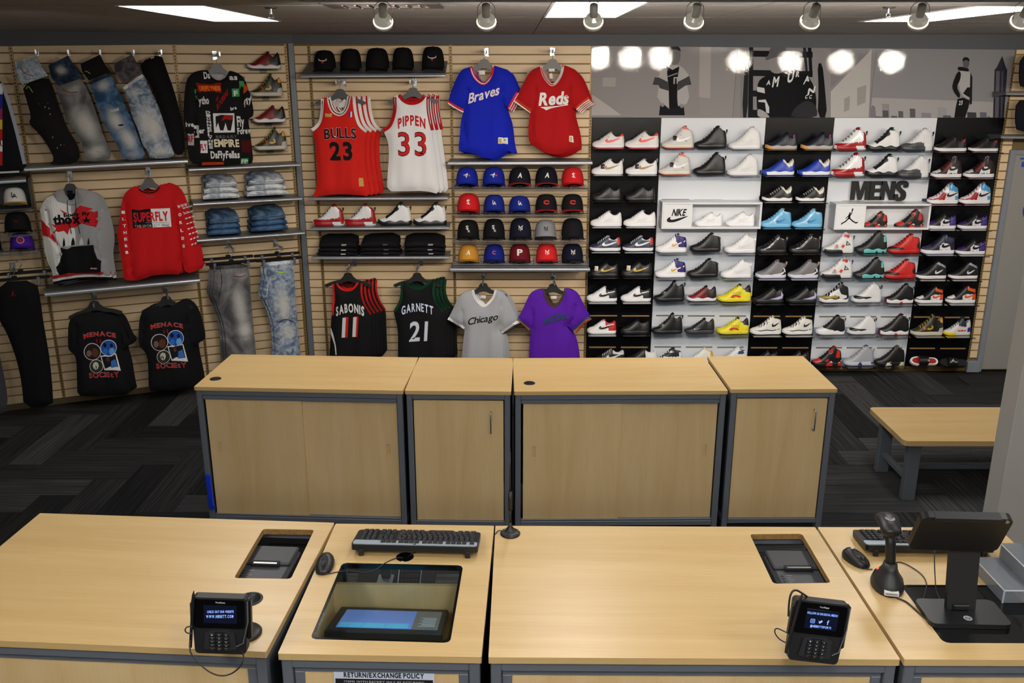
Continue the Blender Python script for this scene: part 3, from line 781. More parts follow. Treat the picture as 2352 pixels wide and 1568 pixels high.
wall_shelf(MAIN,P(c6,40,372),P(c6,1382,362),'sloping grey shelf carrying five black caps at the top',.36,tiltpx=(860,141))
wall_shelf(MAIN,P(c6,110,1505),P(c6,1408,1500),'grey shelf right under the red and white basketball jerseys',.30)
wall_shelf(MAIN,P(c7,90,345),P(c7,1410,335),'grey shelf carrying two red-white and two green-black sneakers',.30)
wall_shelf(MAIN,P(c7,106,620),P(c7,1412,615),'grey shelf carrying three piles of folded black tees',.30)
wall_shelf(MAIN,P(c8,96,1470),P(c8,1834,1465),'grey shelf under the blue and the red baseball shirts',.33,.03)
wall_shelf(MAIN,P(d1,82,1488),P(d1,1948,1486),'grey shelf below the rows of coloured baseball caps',.36,.03)
wall_shelf(LEFT,P(c1,172,1210),P(c1,1352,1150),'long grey shelf under the slanted hanging jeans',.33,.028)
wall_shelf(LEFT,P(c2,137,1268),P(c2,1193,1220),'grey shelf under the lettered black shirt and single shoes',.30)
wall_shelf(LEFT,P(c5,77,357),P(c5,914,312),'grey shelf carrying two stacks of folded light jeans',.30)
wall_shelf(LEFT,P(c5,106,636),P(c5,934,576),'grey shelf carrying two stacks of folded blue jeans',.30)
wall_shelf(LEFT,P(c3,470,1445),P(c3,2118,1295),'long grey shelf under the white hoodie and the red long-sleeve shirt',.36,.03)
wall_shelf(LEFT,P(c3,-420,275),P(c3,274,232),'short grey shelf above the yellow and white cap',.33,.028)
# ---------------------------------------------------------------- hooks and hangers
HOOKN=[0]
def hook_at(fr,px,py,label,off=.34,s=1.0):
 x,z=fr.hit(px,py,.03);L=off
 t=thing('display_hook','chrome wall hook holding '+label,'hook',fr.pt(x,-.02,z),fr.rot,'chrome face-out hooks')
 obj('plate',MB().cbox(-.02*s,.02*s,-.005,0,-.036*s,.036*s,.002).mesh('plate',CHROME),t)
 obj('arm',MB().cbox(-.005,.005,-L,-.004,-.012,.012,.001).cbox(-.008,.008,-L-.006,-L,-.004,.026,.002).mesh('arm',CHROME),t)
 return t
HM={}
def hanger(fr,off,px,py,label,w_=.42,drop=.10,neck=.0,col='#232426',clips=False):
 """px,py = top of the plastic neck piece"""
 x,z=fr.hit(px,py,off)
 t=thing('clothes_hanger',label,'hanger',fr.pt(x,-off,z),fr.rot,'clothes hangers')
 k=(w_,drop,col,clips)
 if k not in HM:
  if not clips:
   h=w_/2
   R_=[(.012,0),(.03,-.006),(.045,-.035),(.075,-.062),(h*.7,-drop*.8),(h,-drop*1.05),(h+.004,-drop*1.2),(h-.02,-drop*1.28),(h*.6,-drop*1.02),(.06,-.093),(.03,-.078),(0,-.072)]
   pts=R_+[(-a,b)for a,b in R_[::-1][1:]]
   body=auto(MB().prism(pts,-.012,.012,'y').mesh('shoulders',mat(col,rough=.4)))
  else:
   body=MB().cbox(-w_/2,w_/2,-.01,.01,-.035,-.01,.006).cbox(-.02,.02,-.008,.008,-.012,.004,.004).mesh('bar',mat('#101113',rough=.3))
  hk=smooth(MB().tube([(0,0,-.005),(0,0,.022),(.004,0,.03),(.02,0,.045),(.022,0,.062),(.01,0,.078),(-.008,0,.08),(-.02,0,.068),(-.022,0,.058)],.0026,6).mesh('wire_hook',CHROME))
  cl=MB()
  if clips:
   cl.cbox(-.012,.012,-.018,-.008,-.085,-.015,.003)
  HM[k]=(body,hk,cl.mesh('clip',CHROME)if clips else None)
 b_,h_,c_=HM[k]
 obj('bar' if clips else 'shoulders',b_,t);obj('wire_hook',h_,t)
 for s_ in((-1,1)if c_ else()):obj('clip',c_,t,loc=(s_*w_*.33,0,0))
 return t
# ---------------------------------------------------------------- garments
def segd(p,a,b):
 dx,dz=b[0]-a[0],b[1]-a[1];L=dx*dx+dz*dz or 1e-12
 t=max(0,min(1,((p[0]-a[0])*dx+(p[1]-a[1])*dz)/L))
 return math.hypot(p[0]-a[0]-dx*t,p[1]-a[1]-dz*t)
class G:
 """a hanging garment whose outline is laid out on a wall-parallel plane at a given distance from the wall"""
 def __init__(s,name,label,cat,fr,off,cr,outline,m,T=.045,folds=.008,group=None,seed=1,part='body',it=1,back=.014,fk=26,crease=(),fade=()):
  s.fr,s.off,s.cr=fr,off,cr
  pts=[fr.hit(*p,off)for p in cr(outline)]
  s.x0=sum(p[0]for p in pts)/len(pts);s.z0=max(p[1]for p in pts)
  s.o=smoothp([(a-s.x0,b-s.z0)for a,b in pts],it)
  s.seg=[(s.o[i],s.o[(i+1)%len(s.o)])for i in range(len(s.o))]
  s.zb=min(p[1]for p in s.o);s.T=T;s.A=folds;s.ph=seed*1.7;s.fk=fk
  s.root=thing(name,label,cat,fr.pt(s.x0,-off,s.z0),fr.rot,group)
  s.cr_=[]
  for pth,dep,wd in crease:
   l_=s.L(pth);s.cr_.append((list(zip(l_,l_[1:])),dep,wd))
  xs=[p[0]for p in s.o];g=.021;q=[]
  x=min(xs);r=random.Random(seed)
  while x<max(xs):
   z=s.zb
   while z<0:
    p=(x+r.uniform(-.006,.006),z+r.uniform(-.006,.006))
    if inside(p,s.o)and s.dist(p)>.012:q.append(p)
    z+=g
   x+=g
  for k in(.010,):
   pass
  V,F=tri([s.o],[s.o],pts=q)
  bset=set()
  n=len(V);dd=[s.dist(p)for p in V]
  fv=[(a,-s.h(a,b),b)for a,b in V];bv=[(a,back if d>1e-4 else 0,b)for(a,b),d in zip(V,dd)]
  F2=[[i+n for i in f][::-1]for f in F]
        # rim: join front and back along the outline
  ec={}
  for f in F:
   for i in range(len(f)):
    e=(f[i],f[(i+1)%len(f)]);ec[tuple(sorted(e))]=ec.get(tuple(sorted(e)),[])+[e]
  rim=[(e[0][0],e[0][1],e[0][1]+n,e[0][0]+n)for e in ec.values()if len(e)==1]
  bv=[(a[0],back,a[2])for a in bv]
  fv=[(a[0],a[1],a[2])for a in fv]
  me=bpy.data.meshes.new(part);me.from_pydata(fv+bv,[],F+F2+[list(x)for x in rim]);me.materials.append(m);auto(me,55)
  if fade:
   at=me.attributes.new('fade','FLOAT','POINT');fl=[]
   el=[]
   for cx,cy,rx,ry,an,st in fade:
    c0=s.L([(cx,cy)])[0];el.append((c0,rx*s.px(),ry*s.px(),R(an),st))
   for a,b in V:
    t_=0
    for(ex,ez),rx,ry,an,st in el:
     dx,dz=a-ex,b-ez;u_=(dx*math.cos(an)+dz*math.sin(an))/rx;v_=(-dx*math.sin(an)+dz*math.cos(an))/ry
     t_=max(t_,st*math.exp(-(u_*u_+v_*v_)**1.3*.9))
    fl.append(t_)
   at.data.foreach_set('value',fl+fl)
  s.body=obj(part,me,s.root)
 def dist(s,p):
  best=9
  for a,b in s.seg:
   dx,dz=b[0]-a[0],b[1]-a[1];L=dx*dx+dz*dz or 1e-12
   t=max(0,min(1,((p[0]-a[0])*dx+(p[1]-a[1])*dz)/L))
   e=(p[0]-a[0]-dx*t)**2+(p[1]-a[1]-dz*t)**2
   if e<best:best=e
  return math.sqrt(best)
 def h(s,x,z):
  d=s.dist((x,z));k=1-math.exp(-d/.035);rp=min(1,.25+z/s.zb)
  dip=0
  for sg_,dep,wd in s.cr_:
   e=min(segd((x,z),a,b)for a,b in sg_)
   if e<wd*2.5:dip+=dep*math.exp(-(e/wd)**2)
  return max(.006,s.T*k-dip)+s.A*k*rp*(math.sin(s.fk*x+s.ph+2.2*math.sin(3.1*z+s.ph))+.5*math.sin(s.fk*2.3*x-6*z+s.ph))-.004
 def L(s,pts):
  return[(a-s.x0,b-s.z0)for a,b in(s.fr.hit(*p,s.off)for p in s.cr(pts))]
 def _clip(s,p):return p
 def poly(s,name,pts,m,label=None,stand=.004,it=0):
  o=s.L(pts)
  if it:o=smoothp(o,it)
  xs=[p[0]for p in o];zs=[p[1]for p in o];q=[]
  x=min(xs)
  while x<max(xs):
   z=min(zs)
   while z<max(zs):
    if inside((x,z),o):q.append((x,z))
    z+=.02
   x+=.02
  return decal(name,tri([o],[o],pts=q),0,m,s.root,label=label,yf=lambda a,b:-s.h(a,b),stand=stand)
 def strip(s,name,pts,wpx,m,stand=.005,label=None,it=2,parent=None):
  o=s.L(pts);o=smoothp(o,it,closed=False)if it else o
  o=[s.L([pts[0]])[0]]+o+[s.L([pts[-1]])[0]]if it else o
  w_=wpx*s.px();V=[]
  for i,p in enumerate(o):
   d=Vector(o[min(i+1,len(o)-1)])-Vector(o[max(0,i-1)])
   d=d.normalized()if d.length else Vector((1,0));nn=Vector((-d.y,d.x))*w_/2
   V+=[(p[0]+nn.x,p[1]+nn.y),(p[0]-nn.x,p[1]-nn.y)]
  F=[(2*i,2*i+1,2*i+3,2*i+2)for i in range(len(o)-1)]
  return decal(name,(V,F),0,m,parent or s.root,label=label,yf=lambda a,b:-s.h(a,b),stand=stand)
 def px(s):
  a,b=s.L([(0,0),(100,0)]);return math.hypot(a[0]-b[0],a[1]-b[1])/100
 def text(s,t,bl,br,h,m,wt='b',arc=0,slant=0.0,outline=None,gap=.12,name='lettering',stand=.006,ow='x',label=None):
  a,b=s.L([bl,br]);k=s.px()
  if outline:decal(name+'_outline',letters(t,(a,b,h*k),ow,arc*k,gap,slant),0,outline,s.root,yf=lambda x,y:-s.h(x,y),stand=stand)
  return decal(name,letters(t,(a,b,h*k),wt,arc*k,gap,slant),0,m,s.root,yf=lambda x,y:-s.h(x,y),stand=stand+(.0015 if outline else 0),label=label)
 def vf(s,name,vf,m,stand=.006,label=None):
  return decal(name,vf,0,m,s.root,yf=lambda x,y:-s.h(x,y),stand=stand,label=label)
 def behind(s,n,dx,dy,labels,dz=0.0,group=None):
  out=[]
  for k in range(n):
   v=Vector((dx*(k+1),dy*(k+1),dz*(k+1)))
   out.append(copy_thing(s.root,Vector(s.root.location)+Matrix.Rotation(s.fr.rot,3,'Z')@v,label=labels[k],group=group))
  return out
 def hang(s,px,py,label,hk=None,hlabel=None,**k):
  q=s.cr([(px,py)])[0];return hanger(s.fr,s.off-.012,*q,label,**k)
WHT=cloth('#e8e8e6');RED=cloth('#d2231c');BLK=cloth('#141416');MAR=cloth('#5a1414');ROYAL=cloth('#1626b8');WINE=cloth('#b0151a');ORG=cloth('#e8641c')
GOLD=cloth('#c9a45c');GREY=cloth('#a9abb0');PURP=cloth('#5a1fa6');CREAM=cloth('#e6dfc8');DGRN=cloth('#0f3b26')
# red basketball jerseys
g=G('basketball_jersey','red basketball jersey with number 23, front one on its hook','jersey',MAIN,.30,c6,[(232,592),(300,570),(318,572),(335,640),(365,695),(405,720),(440,700),(465,640),(475,570),(525,568),(540,600),(548,700),(572,800),(605,862),(656,903),(632,1000),(640,1200),(665,1350),(690,1492),(560,1478),(420,1470),(300,1478),(180,1495),(150,1495),(190,1420),(195,1300),(185,1100),(175,980),(148,888),(195,850),(220,780),(232,700)],RED,group='red basketball jerseys',seed=2,crease=[([(570,950),(600,1200),(650,1450)],.014,.012),([(200,1100),(200,1400)],.012,.012)])
g.strip('collar',[(303,572),(320,650),(350,710),(403,738),(452,712),(480,650),(492,570)],34,WHT)
g.strip('collar_stripe',[(303,572),(320,650),(350,710),(403,738),(452,712),(480,650),(492,570)],9,MAR,.007)
for path in([(247,592),(244,700),(230,790),(200,842),(150,880)],[(536,570),(548,700),(572,800),(600,850),(655,893)]):
 g.strip('armhole_trim',path,30,WHT);g.strip('armhole_stripe',path,8,MAR,.007)
g.strip('back_neck',[(318,590),(360,640),(405,655),(440,640),(470,590)],46,cloth('#d8d8d6'),-.03)
g.poly('hem_patch',[(584,1318),(622,1318),(632,1395),(588,1395)],GOLD)
g.behind(3,.034,.05,['red basketball jersey directly behind the number 23 one','third red basketball jersey back on the same hook','rearmost red basketball jersey, nearest the wall'],group='red basketball jerseys')
g.text('BULLS',(275,960),(565,955),90,BLK,'b',arc=10,outline=WHT,gap=.1)
g.text('23',(325,1145),(533,1145),155,BLK,'x',outline=WHT,name='number',gap=.12)
g.poly('gold_patch',[(275,722),(338,722),(338,756),(275,756)],GOLD);g.poly('logo_patch',[(497,712),(520,706),(522,756),(498,762)],WHT)
g.poly('logo_blue',[(497,712),(508,709),(508,758),(498,762)],ROYAL,stand=.006)
g.hang(405,500,'grey plastic hanger in the front red jersey',col='#3c3e42')
hook_at(MAIN,*P(c6,440,440),'the red basketball jerseys',.36)
# white basketball jerseys
g=G('basketball_jersey','white basketball jersey with number 33, front one on its hook','jersey',MAIN,.30,c6,[(895,575),(940,555),(965,553),(990,590),(1030,618),(1075,628),(1125,615),(1165,585),(1180,553),(1220,557),(1240,570),(1240,700),(1262,800),(1255,895),(1285,1100),(1310,1300),(1330,1475),(1200,1440),(1000,1445),(840,1445),(845,1300),(860,1100),(850,980),(805,885),(865,840),(895,760),(905,680)],cloth('#e9e9ea'),group='white basketball jerseys',seed=5)
for path,w1 in(([(952,555),(985,600),(1030,628),(1075,634),(1125,624),(1168,596),(1190,555)],30),([(912,575),(918,680),(900,770),(865,850),(806,882)],34),([(1222,560),(1222,680),(1238,780),(1262,880)],30)):
 g.strip('trim',path,w1,WINE);g.strip('trim_stripe',path,8,cloth('#c9c9cc'),.007)
g.strip('back_neck',[(965,570),(1020,598),(1075,606),(1130,598),(1175,570)],30,WINE,-.03)
g.behind(2,.035,.05,['white basketball jersey directly behind the number 33 one','rearmost white basketball jersey, nearest the wall'],group='white basketball jerseys')
g.text('PIPPEN',(948,862),(1200,862),84,cloth('#c02026'),'x',arc=34,outline=None,gap=.14)
g.text('33',(950,1108),(1212,1108),210,cloth('#c8262a'),'n',outline=BLK,name='number',gap=.16,ow='b')
g.hang(1080,487,'grey plastic hanger in the front white jersey',col='#3c3e42')
hook_at(MAIN,*P(c6,1095,435),'the white basketball jerseys',.36)
# black jersey 11
g=G('basketball_jersey','black basketball jersey with red trim and number 11','jersey',MAIN,.30,c7,[(300,870),(345,862),(370,900),(440,940),(500,925),(545,855),(585,865),(575,960),(600,1060),(640,1130),(672,1165),(680,1400),(690,1600),(480,1640),(270,1640),(285,1400),(290,1250),(295,1170),(318,1100),(325,1000)],BLK,group='black jerseys with red trim',seed=7)
for path in([(345,862),(375,910),(440,938),(500,925),(548,858)],[(310,872),(322,1000),(310,1090),(312,1168)],[(583,868),(578,960),(604,1060),(670,1160)]):
 g.strip('trim',path,20,RED)
g.strip('back_neck',[(380,880),(440,905),(500,880)],24,MAR,-.03)
g.poly('side_panel',[(288,1280),(318,1350),(345,1450),(352,1530),(342,1530),(330,1440),(290,1350)],WHT)
g.behind(4,.027,.04,['black red-trimmed jersey just behind the number 11 one','third black red-trimmed jersey on its hook','fourth black red-trimmed jersey on its hook','rearmost black red-trimmed jersey nearest the wall'],group='black jerseys with red trim')
g.text('SABONIS',(345,1168),(610,1168),82,cloth('#dedede'),'x',arc=42,gap=.14,outline=None)
g.text('11',(412,1360),(548,1355),190,cloth('#c81e1e'),'x',name='number_shadow',slant=.1,gap=.2,stand=.005)
g.text('11',(400,1362),(530,1357),190,cloth('#d4d4d4'),'b',name='number',slant=.1,gap=.3,stand=.008)
g.hang(450,770,'black plastic hanger in the red-trimmed black jersey')
hook_at(MAIN,*P(c7,510,672),'the black jerseys with red trim',.36)
# black jersey 21
g=G('basketball_jersey','black basketball jersey with green trim and number 21','jersey',MAIN,.30,c7,[(950,860),(1000,850),(1030,900),(1100,925),(1180,905),(1240,830),(1275,850),(1262,960),(1280,1060),(1340,1130),(1412,1110),(1390,1200),(1370,1350),(1395,1640),(1150,1650),(925,1640),(925,1450),(925,1300),(885,1150),(890,1120),(940,1050),(960,960)],BLK,group='black jerseys with green trim',seed=9)
for path in([(1005,855),(1045,905),(1110,922),(1180,900),(1238,836)],[(960,862),(965,960),(945,1050),(895,1130)],[(1272,852),(1258,960),(1290,1065),(1350,1130)]):
 g.strip('trim',path,26,DGRN)
g.behind(3,.03,.04,['black green-trimmed jersey just behind the number 21 one','third black green-trimmed jersey on its hook','rearmost black green-trimmed jersey nearest the wall'],group='black jerseys with green trim')
g.text('GARNETT',(965,1155),(1262,1155),78,cloth('#dfe6f2'),'b',arc=38,outline=cloth('#1c4fa8'),gap=.16)
g.text('21',(1035,1400),(1205,1395),190,cloth('#d6d8dc'),'b',name='number',slant=.08,outline=cloth('#3a4a86'),gap=.2)
g.hang(1105,770,'black plastic hanger in the green-trimmed black jersey')
hook_at(MAIN,*P(c7,1140,668),'the black jerseys with green trim',.36)
# blue baseball shirt
def baseball(label,cr,out,m,seed,hangxy,hlab,hookxy,hklab,neck,nw,nc,sleeves,group,backs,T=.05,inner=None,it=1,crease=()):
 g=G('baseball_shirt',label,'shirt',MAIN,.31,cr,out,m,T=T,group=group,seed=seed,it=it,crease=[(c_,.024,.012)for c_ in crease])
 for k,(w_,c_)in enumerate(zip(nw,nc)):g.strip('collar_trim',neck,w_,c_,.005+.002*k)
 for path,ws in sleeves:
  for k,(w_,c_,dx,dy)in enumerate(ws):g.strip('sleeve_trim',[(a+dx,b+dy)for a,b in path],w_,c_,.005+.001*k,it=1)
 if inner:g.poly('back_neck',inner,m,stand=-.045)
 g.behind(len(backs),.016,.045,backs,dz=-.012,group=group)
 g.hang(*hangxy,hlab,col='#2c2e31');hook_at(MAIN,*P(cr,*hookxy),hklab,.37)
 return g
g=baseball('blue baseball shirt with V neck and slanted white lettering, front one',c8,[(370,330),(395,340),(410,400),(450,470),(525,530),(580,480),(630,400),(640,310),(745,345),(830,370),(870,440),(930,590),(940,630),(890,700),(825,830),(760,770),(800,900),(835,1000),(860,1250),(895,1370),(800,1330),(640,1440),(500,1420),(400,1370),(250,1345),(235,1350),(225,1300),(245,1150),(250,1000),(285,870),(290,860),(100,770),(110,720),(160,560),(220,430),(270,360)],ROYAL,11,(535,238),'grey hanger in the blue baseball shirt',(560,155),'the blue baseball shirts',[(372,325),(395,420),(450,500),(525,545),(590,500),(632,410),(642,312)],(30,12),(cloth('#d02a3c'),WHT),[([(100,760),(190,820),(285,868)],[(30,cloth('#d02a3c'),0,-14),(16,WHT,0,6)]),([(938,640),(890,720),(830,835)],[(26,cloth('#d02a3c'),-8,0),(14,WHT,6,6)])],'blue baseball shirts',['blue baseball shirt right behind the front lettered one','rearmost blue baseball shirt, nearest the wall'],crease=[[(285,870),(330,700),(340,560)],[(760,770),(745,650),(770,520)],[(290,1000),(320,1250)]])
g.text('Braves',(345,770),(712,660),115,cloth('#dfe2ee'),'b',slant=.15,outline=cloth('#c8283a'),gap=.02)
g.poly('neck_label',[(470,378),(542,376),(544,425),(472,425)],WHT,stand=-.03);g.poly('hem_patch',[(703,1172),(818,1178),(820,1255),(703,1248)],WHT,stand=.009);g.poly('hem_patch_gold',[(710,1185),(742,1185),(745,1242),(710,1240)],cloth('#c8b450'),stand=.011)
g.text('N',(772,1215),(788,1215),20,BLK,'x',name='patch_letter',stand=.012)
g=baseball('dark red baseball shirt with V neck and underlined white lettering, front one',c8,[(1215,320),(1240,330),(1250,400),(1290,480),(1355,545),(1410,490),(1460,400),(1480,305),(1560,335),(1640,370),(1690,450),(1760,620),(1795,735),(1640,850),(1600,810),(1575,850),(1600,960),(1640,1100),(1660,1290),(1620,1300),(1560,1350),(1450,1385),(1330,1380),(1210,1340),(1130,1280),(1075,1250),(1060,1100),(1075,950),(1085,880),(890,740),(925,670),(1000,540),(1050,440),(1100,370)],WINE,13,(1355,238),'grey hanger in the dark red baseball shirt',(1350,150),'the dark red baseball shirts',[(1218,318),(1235,420),(1290,510),(1352,560),(1415,505),(1465,410),(1482,305)],(30,12),(cloth('#d8c8c8'),cloth('#c8321e')),[([(888,735),(990,810),(1090,880)],[(34,cloth('#d2452c'),6,-22),(14,WHT,0,2)]),([(1795,725),(1700,790),(1642,850)],[(30,cloth('#d2452c'),-4,-22),(14,WHT,0,-2)])],'dark red baseball shirts',['dark red baseball shirt right behind the front lettered one','third dark red baseball shirt on its hook','rearmost dark red baseball shirt, nearest the wall'],crease=[[(1120,850),(1150,700),(1155,560)],[(1570,830),(1550,680),(1570,540)],[(1100,900),(1120,1200)]])
g.text('Reds',(1185,790),(1540,770),140,WHT,'x',slant=.12,gap=.02)
g.poly('underline',[(1200,812),(1400,800),(1535,775),(1540,790),(1400,812),(1330,828),(1275,850),(1250,832)],WHT,stand=.006)
g.poly('neck_label',[(1308,352),(1380,350),(1380,385),(1310,386)],WHT,stand=-.03);g.poly('price_tag',[(1315,412),(1350,408),(1358,470),(1322,475)],WHT,stand=-.03)
g.poly('hem_patch',[(1550,1152),(1598,1158),(1606,1238),(1550,1222)],WHT,stand=.009);g.poly('hem_patch_gold',[(1560,1165),(1584,1168),(1586,1222),(1560,1215)],cloth('#c8b450'),stand=.011)
g=baseball('grey baseball shirt with white V neck lettered Chicago',d2,[(495,430),(520,440),(540,520),(600,620),(660,675),(740,610),(800,520),(830,420),(900,440),(970,480),(1040,580),(1100,700),(1185,915),(935,1080),(885,1030),(900,960),(885,1030),(960,1090),(990,1300),(1000,1560),(650,1580),(320,1560),(345,1300),(365,1100),(375,1020),(360,1010),(120,870),(190,740),(260,580),(320,490),(400,450)],GREY,15,(655,330),'black hanger in the grey Chicago shirt',(665,215),'the grey baseball shirts',[(500,425),(515,520),(580,610),(660,680),(750,610),(818,520),(838,415)],(34,8),(WHT,cloth('#c8c8cc')),[([(120,862),(240,935),(365,1015)],[(40,WHT,8,-16),(10,BLK,0,10)]),([(1185,910),(1060,990),(935,1075)],[(44,WHT,-6,-16),(10,BLK,0,8)])],'grey baseball shirts',['grey baseball shirt right behind the lettered Chicago one','rearmost grey baseball shirt, nearest the wall'],crease=[[(365,1010),(335,850),(345,700)],[(885,1030),(915,800),(930,600)]])
g.text('Chicago',(420,930),(870,850),105,BLK,'b',slant=.2,outline=WHT,gap=.02,ow='x')
g.poly('neck_label',[(608,510),(692,510),(692,555),(608,555)],WHT,stand=-.03)
g=baseball('purple baseball shirt with V neck and striped cuffs lettered ARIZONA',d2,[(1555,410),(1575,420),(1590,520),(1640,620),(1705,680),(1790,610),(1840,520),(1880,400),(1960,420),(2040,480),(2100,600),(2170,740),(2235,850),(2010,1060),(1925,970),(1900,960),(1990,1100),(2040,1250),(2075,1560),(1700,1580),(1340,1560),(1345,1300),(1365,1060),(1370,1020),(1340,1020),(1165,865),(1240,740),(1310,580),(1360,480),(1450,425)],PURP,17,(1700,340),'black hanger in the purple shirt',(1700,215),'the purple baseball shirts',[(1558,405),(1580,520),(1635,620),(1705,690),(1790,620),(1852,520),(1885,400)],(32,14),(cloth('#4a3a30'),cloth('#4a5ca8')),[([(1165,865),(1260,940),(1345,1020)],[(18,cloth('#1f6a8a'),8,-16),(16,cloth('#b8602c'),0,4)]),([(2232,850),(2120,940),(2010,1058)],[(18,cloth('#1f6a8a'),-8,-14),(16,cloth('#b8602c'),0,4)])],'purple baseball shirts',['purple baseball shirt right behind the lettered ARIZONA one','rearmost purple baseball shirt, nearest the wall'],crease=[[(1370,1020),(1390,860),(1380,700)],[(1925,970),(2000,820),(2030,650)]])
g.text('ARIZONA',(1545,945),(1915,850),100,cloth('#23505e'),'b',arc=22,outline=cloth('#2a1a4a'),gap=.06)
g.poly('neck_label',[(1668,518),(1755,518),(1755,562),(1668,562)],WHT,stand=-.03)
# lettered black shirt
g=G('lettered_tee','black short-sleeve shirt covered in white, red and green lettering','shirt',LEFT,.30,c2,[(300,332),(325,345),(345,390),(400,432),(450,435),(495,400),(522,340),(560,345),(620,370),(670,420),(700,510),(740,640),(757,760),(715,790),(700,800),(720,930),(735,1050),(752,1210),(700,1225),(500,1225),(270,1240),(150,1215),(130,1100),(105,900),(90,760),(95,600),(115,430),(160,370),(220,340)],BLK,seed=21,crease=[([(700,790),(670,640),(640,480)],.026,.012),([(200,1000),(200,700),(215,500)],.026,.012)])
g.strip('collar',[(305,335),(335,395),(400,440),(455,438),(505,400),(530,342)],16,cloth('#060607'))
g.poly('back_neck',[(322,360),(525,362),(500,400),(450,430),(395,430),(345,395)],cloth('#b9b9be'),stand=-.04)
g.poly('red_box',[(200,455),(443,455),(443,548),(230,545)],cloth('#8f1b12'));g.poly('orange_box',[(215,480),(435,480),(435,528),(218,530)],cloth('#b03a10'),stand=.006)
for q,col in(([(540,508),(610,508),(612,582),(545,586)],'#3f9a58'),([(610,435),(660,438),(650,512),(612,508)],'#3f9a58'),([(628,1165),(700,1165),(700,1222),(628,1222)],'#3f9a58'),([(185,520),(205,510),(222,605),(205,600)],'#2f8a48'),([(360,740),(563,740),(568,920),(372,924)],'#e2e2e2'),([(655,455),(690,490),(700,520),(655,560)],'#c85018'),([(628,995),(725,998),(728,1115),(632,1105)],'#4a0f10'),([(240,998),(308,998),(312,1115),(245,1115)],'#e0e0e0'),([(125,935),(185,935),(185,1045),(130,1045)],'#b8a8a8'),([(185,855),(228,855),(232,972),(190,972)],'#d8d8d8'),([(262,1205),(470,1200),(470,1228),(262,1236)],'#c0401a')):
 g.poly('print_block',q,cloth(col))
g.poly('print_figures',[(385,770),(440,755),(550,760),(550,800),(530,905),(500,900),(480,830),(460,905),(430,900),(410,830),(390,880)],cloth('#1d1a1c'),stand=.007);g.poly('print_figures',[(470,756),(540,758),(550,800),(440,810)],cloth('#9a1c1c'),stand=.008)
wh=cloth('#dcdcdc');rd=cloth('#a51b1b')
for a in(('PUREFLYNESS',(218,526),(435,526),42,cloth('#f07a20')),('ytho',(228,655),(325,650),70,wh),('FLYCREAS',(400,715),(505,560),55,rd),('THE',(390,640),(412,600),30,rd),('Fly',(590,860),(660,862),95,wh),('Forev',(592,935),(722,932),60,wh),('BUILD A FLY',(390,975),(585,972),26,cloth('#6a6a70')),('EMPIRE',(375,1055),(610,1055),72,cloth('#e4d7b8')),('DaFlyFellas',(343,1165),(615,1160),70,wh),('Da',(278,415),(340,410),62,wh),('as',(520,425),(595,425),50,wh),('F',(560,575),(598,575),48,wh),('FLY',(246,1090),(306,1085),60,rd),('RF',(130,1010),(180,1010),60,rd),('fly',(655,690),(735,610),60,wh),('ive',(110,868),(185,868),45,wh),('er',(232,930),(285,925),50,wh),('bra',(528,715),(586,700),32,wh),('FP',(634,1215),(696,1215),40,wh)):
 g.text(a[0],a[1],a[2],a[3],a[4],'x',gap=.04,stand=.008)
for k,ch in enumerate('DIONNEFLYNES'):
 g.text(ch,(295+k*2.6,742+k*30),(335+k*2.6,742+k*30),24,wh,'x',stand=.008)
g.hang(402,268,'dark grey hanger in the lettered black shirt',col='#2f3135');hook_at(LEFT,*P(c2,385,195),'the lettered black shirt',.34)
# hoodie
HOODG=cloth('#97989a')
g=G('hoodie','white and grey hooded sweatshirt with red splash print and black pocket','hoodie',LEFT,.32,c3,[(560,395),(600,360),(680,345),(700,430),(745,470),(800,430),(800,330),(900,345),(990,370),(1060,420),(1095,520),(1130,620),(1165,780),(1172,890),(1150,1000),(1180,1200),(1200,1285),(1180,1290),(900,1290),(700,1330),(565,1350),(560,1290),(540,1180),(500,1100),(470,1000),(445,800),(430,650),(418,560),(440,500),(490,430)],HOODG,T=.06,folds=.012,seed=31,crease=[([(640,1100),(650,1000),(560,850),(520,700),(500,560)],.03,.014),([(1080,1090),(1010,950),(1030,750),(1050,550)],.03,.014),([(1180,900),(1120,700)],.015,.012)])
g.poly('white_half',[(555,405),(620,400),(700,480),(752,505),(760,620),(800,800),(800,920),(645,945),(650,1040),(615,1150),(600,1200),(635,1240),(560,1260),(540,1180),(502,1100),(472,1000),(450,800),(436,650),(424,560),(445,505),(492,435)],cloth('#dcdcda'),label='white left half')
g.poly('hood',[(565,392),(605,362),(682,346),(702,432),(748,480),(800,440),(802,332),(890,345),(935,370),(880,440),(810,490),(750,505),(690,480),(620,460)],HOODG,stand=.018)
g.poly('red_splash',[(545,700),(620,690),(780,640),(800,545),(850,505),(990,540),(930,560),(1035,570),(1040,690),(1015,735),(860,690),(800,740),(740,740),(720,810),(680,770),(545,800),(600,745)],cloth('#c22026'),stand=.007)
g.poly('red_splash',[(437,660),(470,690),(545,770),(600,880),(620,910),(520,840),(450,830)],cloth('#c22026'),stand=.007)
g.poly('red_splash',[(635,545),(720,590),(690,600)],cloth('#c22026'),stand=.007)
g.text('thox',(572,700),(860,690),110,cloth('#0c0c0e'),'x',gap=.0,stand=.012);g.poly('star_print',[(865,650),(900,650),(915,615),(930,650),(968,645),(940,668),(955,690),(920,675),(885,692),(895,668)],cloth('#0c0c0e'),stand=.012);g.text('body fly',(680,625),(955,600),40,cloth('#0c0c0e'),'x',gap=.0,stand=.012)
